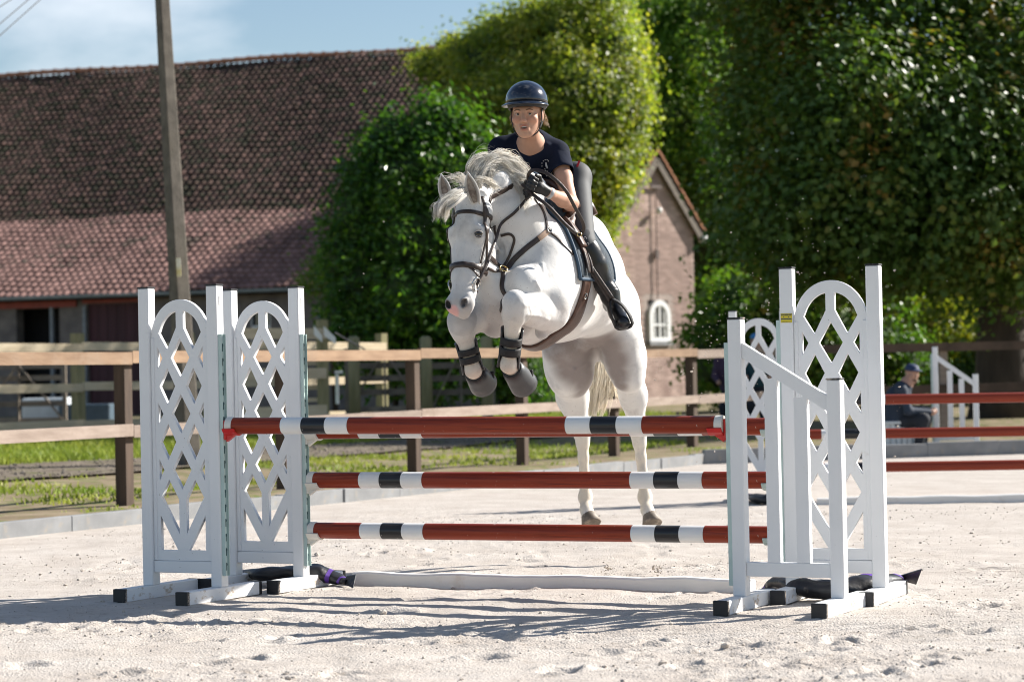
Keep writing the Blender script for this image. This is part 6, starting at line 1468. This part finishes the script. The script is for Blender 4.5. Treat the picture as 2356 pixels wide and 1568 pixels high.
rider = thing('person', 'rider in navy shirt, dark helmet and black boots crouching over the horse', 'person', tuple(P(1330, 480, 14.05)))
S = Body(); add_head(S, R_HEAD)
S.cone(R_HEAD(0, -.05, -.025), NECK, .054, .062, .03); S.cone(NECK, CH, .085, .10, .05)
sh_ax = np.stack([unit(SHL-SHR), unit(np.cross(unit(SHL-SHR), unit(CH-NECK))), unit(CH-NECK)])
S.ell(P(1222, 372, 13.91), (.150, .085, .10), sh_ax, .05)
S.chain([CH, WA, HI], [.115, .100, .095], .06); S.cone(SHR, NECK+A(-.02, .05, .015), .054, .050, .04); S.cone(SHL, NECK+A(.02, .05, .015), .054, .050, .04)
S.chain([SHL, SHL*.5+ELL*.5, ELL], [.056, .047, .041], .025); S.chain([ELL, ELL*.62+WRL*.38, WRL], [.041, .042, .027], .02); S.cone(WRL, HDL, .027, .03, .02)
S.chain([SHR, ELR], [.056, .042], .025); S.chain([ELR, WRR], [.041, .028], .02); S.cone(WRR, HDR, .028, .03, .02)
S.chain([HIL, KNL, ANL], [.08, .055, .035], .03); S.chain([HIR, KNR, ANR], [.08, .055, .035], .03)
# collar bones
for q in (SHL, SHR): S.cone(NECK*.8+q*.2+A(0, -.060, -.005), NECK*.55+q*.45+A(0, -.050, .0), .008, .008, .02)
sme = S.mesh('body', .0058, 'skin')
def face_col(V, c):
    q = V-R_HEAD.c; l = np.stack([q@R_HEAD.r, q@R_HEAD.u, q@R_HEAD.f], 1)/R_HEAD.k
    def sp(x, y, rx, ry, rgb, a=1.0):
        w = np.clip(1.6-1.2*np.sqrt(((l[:, 0]-x)/rx)**2+((l[:, 1]-y)/ry)**2), 0, 1)*(l[:, 2] > .03)*a; c[:, :3] = c[:, :3]*(1-w[:, None])+np.array(rgb)*w[:, None]
    for s in (-1, 1): sp(s*.042, -.030, .026, .022, (1.06, .80, .76), .5)
    sp(0, -.062, .022, .008, (.80, .50, .50), .9); sp(0, -.080, .018, .008, (.85, .55, .55), .9); sp(0, -.0705, .018, .0045, (.12, .06, .06), 1.0)
    sp(0, -.036, .013, .014, (1.05, .82, .78), .4)
set_coat(sme, face_col); link('body', sme, rider, True)
for s in (-1, 1):
    b0 = bmesh.new(); bmesh.ops.create_uvsphere(b0, u_segments=14, v_segments=10, radius=.0108*R_HEAD.k); me = bpy.data.meshes.new('eye'); b0.to_mesh(me); b0.free(); me.materials.append(MATS['eye_white']); me.polygons.foreach_set('use_smooth', np.ones(len(me.polygons), bool))
    e = link('eye', me, rider, True); e.location = tuple(R_HEAD(s*.031, .0005, .0725))
    b0 = bmesh.new(); bmesh.ops.create_uvsphere(b0, u_segments=12, v_segments=8, radius=.0066*R_HEAD.k); me = bpy.data.meshes.new('iris'); b0.to_mesh(me); b0.free(); me.materials.append(MATS['iris'])
    o = link('iris', me, e); o.location = tuple((R_HEAD(s*.031-.001, .0005, .0725+.0066)-R_HEAD(s*.031, .0005, .0725)))
    pts = S.snap(spline([R_HEAD(s*.014, .018, .09), R_HEAD(s*.032, .0225, .088), R_HEAD(s*.050, .016, .078)], 8), .001); MB().tube(list(pts), [.0022, .0030, .0032, .0032, .003, .003, .0022, .0012], 6).build('eyebrow', ['brow_hair'], rider, True, True)
    pts = spline([R_HEAD(s*.018, .002, .0825), R_HEAD(s*.031, .0068, .0850), R_HEAD(s*.045, .0025, .079)], 8); MB().tube(list(pts), .0026, 6).build('eyelid', ['skin_far'], rider, True, True)
MB().tube([R_HEAD(-.012, -.0672, .0838), R_HEAD(0, -.0668, .0865), R_HEAD(.012, -.0672, .0838)], .0026, 6).build('teeth', ['teeth'], rider, True, True)
# shirt
T = Body(); T.cone(NECK*.6+CH*.4, CH, .12, .128, .05); T.ell(P(1222, 372, 13.91), (.166, .098, .115), sh_ax, .05); T.chain([CH, WA, HI*.5+WA*.5], [.132, .122, .118], .06); T.cone(SHR, NECK+A(-.035, .05, .030), .066, .072, .05); T.cone(SHL, NECK+A(.035, .05, .030), .066, .072, .05)
for a_, b_ in ((SHL, ELL), (SHR, ELR)): T.cone(a_, a_*.86+b_*.14, .070, .066, .03)
T.cone(NECK+A(0, .05, .0), CH, .085, .11, .04)
# folds drawn between shoulders and waist
for q0, q1, r_ in (((1260, 330, 13.75), (1245, 400, 13.77), .012), ((1185, 335, 13.75), (1205, 405, 13.78), .012), ((1280, 365, 13.77), (1262, 425, 13.83), .013), ((1298, 372, 13.84), (1285, 430, 13.92), .013)): T.cone(T.snap(P(*q0)[None], -.004)[0], T.snap(P(*q1)[None], -.004)[0], r_, r_, .02)
T.ell(P(1218, 320, 13.70), (.070, .12, .098), np.stack([A(1, 0, 0), A(0, 1, 0), A(0, 0, 1)]), .008, sub=True); T.cone(R_HEAD(0, -.08, -.02), NECK+A(0, .01, .03), .070, .068, .01, sub=True)
link('shirt', T.mesh('shirt', .0062, 'shirt_navy'), rider, True)
def sleeve(a_, b_, k1, r0, r1, name, material):
    d = unit(b_-a_); e1 = unit(np.cross(d, A(0, 1, .3))); e2 = np.cross(d, e1); n, m = 8, 24; L_ = np.linalg.norm(b_-a_)*k1; vs = []
    for i in range(n):
        k = i/(n-1)
        for j in range(m): t = 2*math.pi*j/m; r_ = (r0+(r1-r0)*k)*(1+.035*math.sin(3*t+k*5)*k+.02*math.sin(5*t)); vs.append(a_+d*(L_*k)+(e1*math.cos(t)+e2*math.sin(t))*r_)
    mb = MB(); mb.add(vs, [[i*m+j, i*m+(j+1) % m, (i+1)*m+(j+1) % m, (i+1)*m+j] for i in range(n-1) for j in range(m)]); o = mb.build(name, [material], rider, True, True); mo = o.modifiers.new('t', 'SOLIDIFY'); mo.thickness = .004; mo.offset = 0
sleeve(SHL, ELL, .40, .068, .071, 'sleeve', 'shirt_navy'); sleeve(SHR, ELR, .40, .068, .070, 'sleeve', 'shirt_navy')
# breeches
Br = Body(); Br.chain([HI*.75+WA*.25, HI], [.110, .11], .05); Br.chain([HI, HIL, KNL], [.10, .080, .066], .05); Br.chain([HI, HIR, KNR], [.14, .105, .068], .06); Br.ell((HI+HIL)/2+A(-.03, .06, -.02), (.085, .11, .09), None, .05)
Br.cone(KNL, KNL*.8+ANL*.2, .066, .062, .03); Br.cone(KNR, KNR*.8+ANR*.2, .066, .062, .03)
bme = Br.mesh('breeches', .0075, 'breeches'); link('breeches', bme, rider, True)
# dark grip patch at the knee, with small white horseshoe prints
kp = Br.snap(np.array([KNL*(1-k)+HIL*k+A(.0, -.2, 0) for k in np.linspace(-.08, .30, 8)]), .002)
vs = []; fs = []
dl = unit(HIL-KNL); sd_ = unit(np.cross(dl, A(0, -1, 0)))
for i, k in enumerate(np.linspace(-.12, .26, 10)):
    for j, q in enumerate(np.linspace(-.062, .035+.012*math.sin(i), 7)): vs.append(KNL+dl*k*.45+sd_*q+A(0, -.1, 0))
vs = Br.snap(np.array(vs), .0025); mb = MB(); mb.add(vs, [[i*7+j, i*7+j+1, (i+1)*7+j+1, (i+1)*7+j] for i in range(9) for j in range(6)]); kpo = mb.build('knee_patch', ['breeches_dark'], rider, True, True)
for i, (x, y) in enumerate(((1338, 556), (1346, 548), (1340, 570), (1350, 575), (1342, 584), (1352, 562))):
    c = Br.hit(x, y)
    if c is None: continue
    mb = MB(); mb.tube([c+A(.007*math.cos(t), -.005, .008*math.sin(t)) for t in np.linspace(-.6, 3.9, 9)], .0012, 5); mb.build('horseshoe_print', ['print_white'], kpo, False, True)
# belt accent and wrist watch
mb = MB(); c = Br.hit(1330, 378); c = c if c is not None else P(1330, 378, 13.85); mb.bar(c+A(-.012, -.004, -.03), c+A(.008, -.004, .02), .02, .012); mb.build('belt_tab', ['red_cloth'], rider, False, True)
wd = unit(HDL-WRL); e1 = unit(np.cross(wd, UPZ)); e2 = np.cross(wd, e1); wp = np.array([WRL+wd*.004+(e1*math.cos(t)+e2*math.sin(t))*.031 for t in np.linspace(0, 2*math.pi, 25)[:-1]]); ribbon(wp, wp-WRL, .020, .004, True).build('watch', ['sticker_grey' if 'sticker_grey' in MATS else 'steel'], rider, True, True)
# boots
def boot(kn, an, he, to):
    B = Body(); d = unit(an-kn); B.chain([kn+d*.045, kn*.62+an*.38, an], [.074, .072, .048], .03); B.chain([an, he], [.046, .040], .03); m = he*.45+to*.55+A(0, 0, .012)
    B.chain([an+A(0, -.01, -.01), m, to], [.044, .040, .034], .03); B.cone(he, to, .034, .036, .03); B.cone(kn+d*.02, kn+d*.06, .073, .075, .02)
    for k in (.80, .86, .92): c = kn*(1-k)+an*k; B.ell(c, (.056, .056, .012), None, .02)
    link('boot', B.mesh('boot', .0062, 'boot_leather'), rider, True); return B
boot(KNL, ANL, HEL, TOL); boot(KNR, ANR, HER, TOR)
# gloved hands holding the reins: palm, four curled fingers, thumb
def hand(hd_, wr, side, name='glove'):
    B = Body(); d = unit(hd_-wr); up = unit(UPZ-d*np.dot(UPZ, d)); s = np.cross(d, up)*side
    B.ell(hd_+d*.012, (.021, .044, .040), np.stack([s, d, up]), .015); B.chain([wr+d*.004, hd_], [.030, .031], .02)
    for i, (h, l) in enumerate(((.030, .95), (.010, 1.05), (-.010, 1.0), (-.030, .82))):
        p0 = hd_+d*.048+up*h-s*.004; p1 = p0+(d*.030-s*.010-up*.004)*l; p2 = p1+(-d*.004-s*.028-up*.010)*l; p3 = p2+(-d*.024-s*.006-up*.002)*l
        B.chain([p0, p1, p2, p3], [.0105, .0100, .0095, .0085], .006)
    t0 = hd_+d*.002+up*.030-s*.008; t1 = t0+d*.030+up*.016-s*.012; t2 = t1+d*.026-up*.006-s*.010; B.chain([t0, t1, t2], [.013, .0115, .0095], .008)
    me = B.mesh(name, .0034, 'glove'); link(name, me, rider, True)
hand(HDL, WRL, 1); hand(HDR, WRR, -1)
# helmet
HC = R_HEAD(0, .068, -.012); hr, hup, hf = R_HEAD.r, unit(R_HEAD.u-R_HEAD.f*.10), None
hf = unit(np.cross(hup, hr)); hf = hf if np.dot(hf, R_HEAD.f) > 0 else -hf
def hel(a, e, k=1.0): return HC+(hr*.1065*math.cos(e)*math.sin(a)+hf*.128*math.cos(e)*math.cos(a)+hup*.104*math.sin(e))*k
hm = rider
n, m = 14, 40; vs = []
for i in range(n):
    for j in range(m): vs.append(hel(2*math.pi*j/m, -.12-.30*max(0, -math.cos(2*math.pi*j/m))+(math.pi/2+.12+.30*max(0, -math.cos(2*math.pi*j/m)))*i/(n-1)))
mb = MB(); mb.add(vs, [[i*m+j, i*m+(j+1) % m, (i+1)*m+(j+1) % m, (i+1)*m+j] for i in range(n-1) for j in range(m)]); he_ = mb.build('helmet', ['helmet_navy'], rider, True, True); mo = he_.modifiers.new('t', 'SOLIDIFY'); mo.thickness = .012; mo.offset = -1
vs = []; m2 = 25
for j, a in enumerate(np.linspace(-1.75, 1.75, m2)):
    w = max(0, math.cos(a*.86)); b_ = hel(a, -.10, 1.0); out = unit(b_-HC); e_ = .052*w+.010
    for q, (o_, z_) in enumerate(((-.010, .006), (0, .0), (e_*.6, -.004-.006*w), (e_, -.010-.012*w), (e_, -.014-.012*w), (0, -.008))): vs.append(b_+out*o_+hup*z_)
mb = MB(); mb.add(vs, [[j*6+q, (j+1)*6+q, (j+1)*6+(q+1) % 6, j*6+(q+1) % 6] for j in range(m2-1) for q in range(6)]); mb.build('peak', ['helmet_navy'], he_, True, True)
for line in ([(-.28, .05), (-.30, .45), (-.18, .80)], [(.30, .05), (.34, .45), (.20, .85)], [(-.28, .05), (0, .03), (.30, .05)], [(.30, .45), (.10, .95)]):
    pts = spline([hel(a, e, 1.001) for a, e in line], 14); MB().tube(list(pts), .0016, 6).build('seam', ['helmet_trim'], he_, True, True)
lin = [hel(a, -.16, .97)-hup*.012 for a in np.linspace(0, 2*math.pi, 33)[:-1]]; ribbon(np.array(lin), np.array([unit(p-HC) for p in lin]), .035, .010, True).build('lining', ['helmet_trim'], he_, True, True)
cu_ = [R_HEAD(0, -.118, .055), R_HEAD(.035, -.108, .045), R_HEAD(.066, -.085, .02), R_HEAD(.079, -.03, .005), R_HEAD(.082, .03, 0)]
st_pts = spline([R_HEAD(-q, u, f) for q, u, f in ((.082, .03, 0), (.079, -.03, .01), (.064, -.085, .02), (.035, -.112, .045))]+[R_HEAD(q, u, f) for q, u, f in ((0, -.122, .055), (.035, -.114, .045), (.064, -.085, .02), (.079, -.03, .01), (.082, .03, 0))], 40)
ribbon(st_pts, np.array([unit(p-R_HEAD(0, -.03, 0)) for p in st_pts]), .012, .004).build('chin_strap', ['helmet_trim'], he_, True, True)
for s in (-1, 1):
    pts = spline([R_HEAD(s*.070, -.075, .018), R_HEAD(s*.082, -.03, -.02), R_HEAD(s*.080, .02, -.045)], 12); ribbon(pts, np.tile(R_HEAD.r*s, (12, 1)), .011, .004).build('harness_strap', ['helmet_trim'], he_, True, True)
rr_ = np.random.default_rng(9)
for s in (-1, 1):
    hair('hair', [[R_HEAD(s*.072, .02, -.03), R_HEAD(s*.084, -.01, -.035), R_HEAD(s*.090, -.03, -.05), R_HEAD(s*.105, -.04, -.07)], [R_HEAD(s*.070, .0, -.05), R_HEAD(s*.080, -.03, -.06), R_HEAD(s*.085, -.05, -.07), R_HEAD(s*.095, -.06, -.09)]], 110, 'hair_blond', rr_, .006, .008, .0009, parent=rider, locks=16, tight=.003)
# emblem printed on the chest: ring of marks, a horse head and a line of lettering below
ec = T.hit(1258, 380)
if ec is not None:
    g = T.grad(ec[None])[0]; e1 = unit(np.cross(UPZ, g)); e1 = e1 if e1[0] > 0 else -e1; e2 = np.cross(g, e1); e2 = e2 if e2[2] > 0 else -e2; tilt = .35; e1, e2 = e1*math.cos(tilt)+e2*math.sin(tilt), e2*math.cos(tilt)-e1*math.sin(tilt)
    def on(x, y): return T.snap((ec+e1*x+e2*y)[None], .0055)[0]
    mb = MB()
    for i in range(14):
        t = 2*math.pi*i/14; c = on(.034*math.cos(t), .034*math.sin(t)); mb.add([c+e1*a+e2*b for a, b in ((-.0042, 0), (0, -.0032), (.0042, 0), (0, .0032))], [[0, 1, 2, 3]])
    hh = [(-.014, -.018), (-.004, -.004), (-.016, .0), (-.018, .012), (-.006, .020), (.004, .022), (.012, .012), (.010, -.004), (.016, -.020), (.006, -.022), (-.002, -.012)]
    mb.add([on(x, y) for x, y in hh], [list(range(len(hh)))])
    for i in range(7):
        c = on(-.030+.010*i, -.050-.0012*abs(i-3)); mb.add([c+e1*a+e2*b for a, b in ((-.0036, -.004), (.0030, -.004), (.0036, .004), (-.0020, .004))], [[0, 1, 2, 3]])
    em = mb.build('shirt_emblem', ['print_white'], rider, False, True); em['kind'] = 'stuff'

# ---- other people, farther off
def figure(label, joints, head, mats, group=None, cap=None, res=.012):
    """joints: dict of points; mats: (skin, top, trousers, shoes)"""
    r = thing('person', label, 'person', tuple(joints['foot']), group=group)
    j = joints; B = Body(); add_head(B, head, False); B.cone(head(0, -.05, -.02), j['neck'], .052, .06, .03); B.chain([j['neck'], j['chest'], j['hip']], [.09, .13, .13], .06)
    for s in 'lr': B.chain([j['sh'+s], j['el'+s], j['ha'+s]], [.055, .042, .030], .03); B.ell(j['ha'+s], (.035, .04, .045), None, .02)
    for s in 'lr': B.chain([j['hip'], j['kn'+s], j['an'+s]], [.09, .058, .042], .03)
    me = B.mesh('body', res, 'skin_far'); link('body', me, r, True)
    C = Body(); C.chain([j['neck']*.8+j['chest']*.2, j['chest'], j['hip']], [.105, .155, .155], .06); C.chain([j['shl'], j['shr']], [.075, .075], .05)
    for s in 'lr': C.chain([j['sh'+s], j['el'+s], j['el'+s]*.15+j['ha'+s]*.85], [.072, .056, .042], .03)
    link('jacket', C.mesh('jacket', res, mats[0]), r, True)
    Tt = Body()
    for s in 'lr': Tt.chain([j['hip'], j['kn'+s], j['an'+s]], [.12, .075, .058], .05)
    link('trousers', Tt.mesh('trousers', res, mats[1]), r, True)
    for s in 'lr':
        Sh = Body(); a = j['an'+s]; t = j['toe'+s]; Sh.chain([a, a*.4+t*.6, t], [.05, .048, .038], .03); link('shoe', Sh.mesh('shoe', .01, mats[2]), r, True)
    if cap:
        K = Body(); K.ell(head(0, .055, -.012), (.088, .105, .070), np.stack([head.r, head.f, head.u]), .01); K.ell(head(0, .045, .10), (.07, .075, .012), np.stack([head.r, head.f, head.u]), .02); K.ell(head(0, -.02, 0), (.2, .2, .055), np.stack([head.r, head.f, head.u]), .01, sub=True); link('cap', K.mesh('cap', .008, cap), r, True)
    return r
mat('jacket_navy', (0.018, 0.030, 0.052), rough=0.8, var=0.2); mat('trouser_dark', (0.015, 0.018, 0.026), rough=0.85, var=0.2); mat('shoe_dark', (0.02, 0.02, 0.022), rough=0.6)
mat('cap_blue', (0.012, 0.030, 0.085), rough=0.7, var=0.1); mat('helmet_blue', (0.03, 0.20, 0.45), rough=0.35); mat('jacket_teal', (0.012, 0.055, 0.07), rough=0.8); mat('jacket_purple', (0.05, 0.025, 0.055), rough=0.8); mat('stool_white', (0.6, 0.63, 0.64), rough=0.6, var=0.05)
D_M = 31.6
mh = HeadFrame(P(2099, 858, D_M), A(.45, -.88, -.12), (0, 0, 1), 1.0)
man = figure('bearded man in navy jacket and cap sitting near the far kerb', dict(neck=P(2084, 884, D_M), chest=P(2066, 915, D_M), hip=P(2058, 972, D_M), shl=P(2072, 893, D_M+.2), shr=P(2074, 897, D_M-.2), ell=P(2088, 940, D_M+.2), elr=P(2090, 945, D_M-.25), hal=P(2150, 945, D_M), har=P(2146, 948, D_M-.1),
      knl=P(2130, 962, D_M+.15), knr=P(2125, 964, D_M-.25), anl=P(2122, 1025, D_M+.12), anr=P(2112, 1030, D_M-.2), toel=P(2148, 1034, D_M+.05), toer=P(2140, 1038, D_M-.28), foot=G(2120, 1045)), mh, ('jacket_navy', 'trouser_dark', 'shoe_dark'), cap='cap_blue')
bd = Body(); bd.ell(mh(0, -.085, .045), (.05, .04, .045), mh.ax, .02); link('beard', bd.mesh('beard', .007, 'brow_hair'), man, True)
stl = thing('stool', 'low white block stool under the seated man', 'stool', tuple(G(2075, 1043)))
for x in (2052, 2090):
    a = P(x, 1038, D_M); mb = MB()
    for q in (-.07, 0, .07): mb.box((a[0]+q-.032, a[1]-.15, .01), (a[0]+q+.032, a[1]+.15, a[2]+.36), bev=.008)
    mb.build('leg_block', ['stool_white'], stl, False, True)
a = P(2071, 985, D_M); mb = MB(); mb.box((a[0]-.22, a[1]-.17, P(x, 1038, D_M)[2]+.3605), (a[0]+.22, a[1]+.17, P(x, 1038, D_M)[2]+.40), bev=.008); mb.build('seat', ['stool_white'], stl, False, True)
def stand(label, x, yh, D, mats, cap):
    h = HeadFrame(P(x, yh, D), A(-.2, -1, 0)); c = h.c; z = gz(c[0], c[1]); q = lambda dx, dy, k: A(c[0]+dx, c[1]+dy, z+(c[2]-z)*k)
    return figure(label, dict(neck=q(0, .02, .90), chest=q(0, .02, .78), hip=q(0, .02, .56), shl=q(.16, .02, .87), shr=q(-.16, .02, .87), ell=q(.22, 0, .68), elr=q(-.22, 0, .68), hal=q(.18, -.16, .60), har=q(-.18, -.16, .60), knl=q(.09, 0, .30), knr=q(-.09, 0, .30), anl=q(.10, .03, .05), anr=q(-.10, .03, .05), toel=q(.12, -.14, .03), toer=q(-.12, -.14, .03), foot=q(0, 0, 0)), h, mats, cap=cap)
stand('bystander with bright blue helmet half hidden behind the distant arched wing', 1739, 784, 37.6, ('jacket_teal', 'trouser_dark', 'shoe_dark'), 'helmet_blue')
stand('bystander in purple jacket standing behind the sloping wing post', 1676, 806, 38.6, ('jacket_purple', 'trouser_dark', 'shoe_dark'), 'cap_blue')

# ---- sand thrown up by the hooves
pts = []; szs = []
rs = np.random.default_rng(17)
for (x, y, sx, sy, n_, D0, D1) in ((1640, 800, 28, 90, 70, 14.5, 16.5), (1800, 720, 90, 110, 110, 13.5, 17), (1900, 600, 120, 160, 60, 13, 17), (1560, 900, 60, 60, 30, 15, 17), (840, 560, 70, 120, 14, 12.5, 15), (1900, 880, 60, 60, 40, 13.5, 17), (2020, 960, 40, 80, 25, 14, 18), (1660, 1010, 20, 120, 20, 14, 17)):
    for _ in range(n_): pts.append(P(rs.normal(x, sx), rs.normal(y, sy), rs.uniform(D0, D1))); szs.append(float(np.clip(np.exp(rs.normal(-5.75, .45)), .0018, .010)))
pts = np.array(pts); szs = np.array(szs); k = pts[:, 2] > .1; o = link('flying_sand', clods('flying_sand', pts[k], szs[k], 'sand_clod', 5)); tag(o, 'grains and crumbs of sand flying through the air', None, kind='stuff')
for (x, y, D, s_) in ((1400, 1305, 13.6, .02), (1511, 1310, 13.6, .022), (1822, 716, 14, .012), (1570, 856, 15, .012)):
    n_ = 26; q = P(x, y, D)+rs.normal(0, s_*.7, (n_, 3)); o = link('sand_puff', clods('sand_puff', q, np.full(n_, s_*.32)*rs.uniform(.5, 1.3, n_), 'sand_clod', int(x))); tag(o, 'crumbling lump of sand caught in the air', None, kind='stuff')
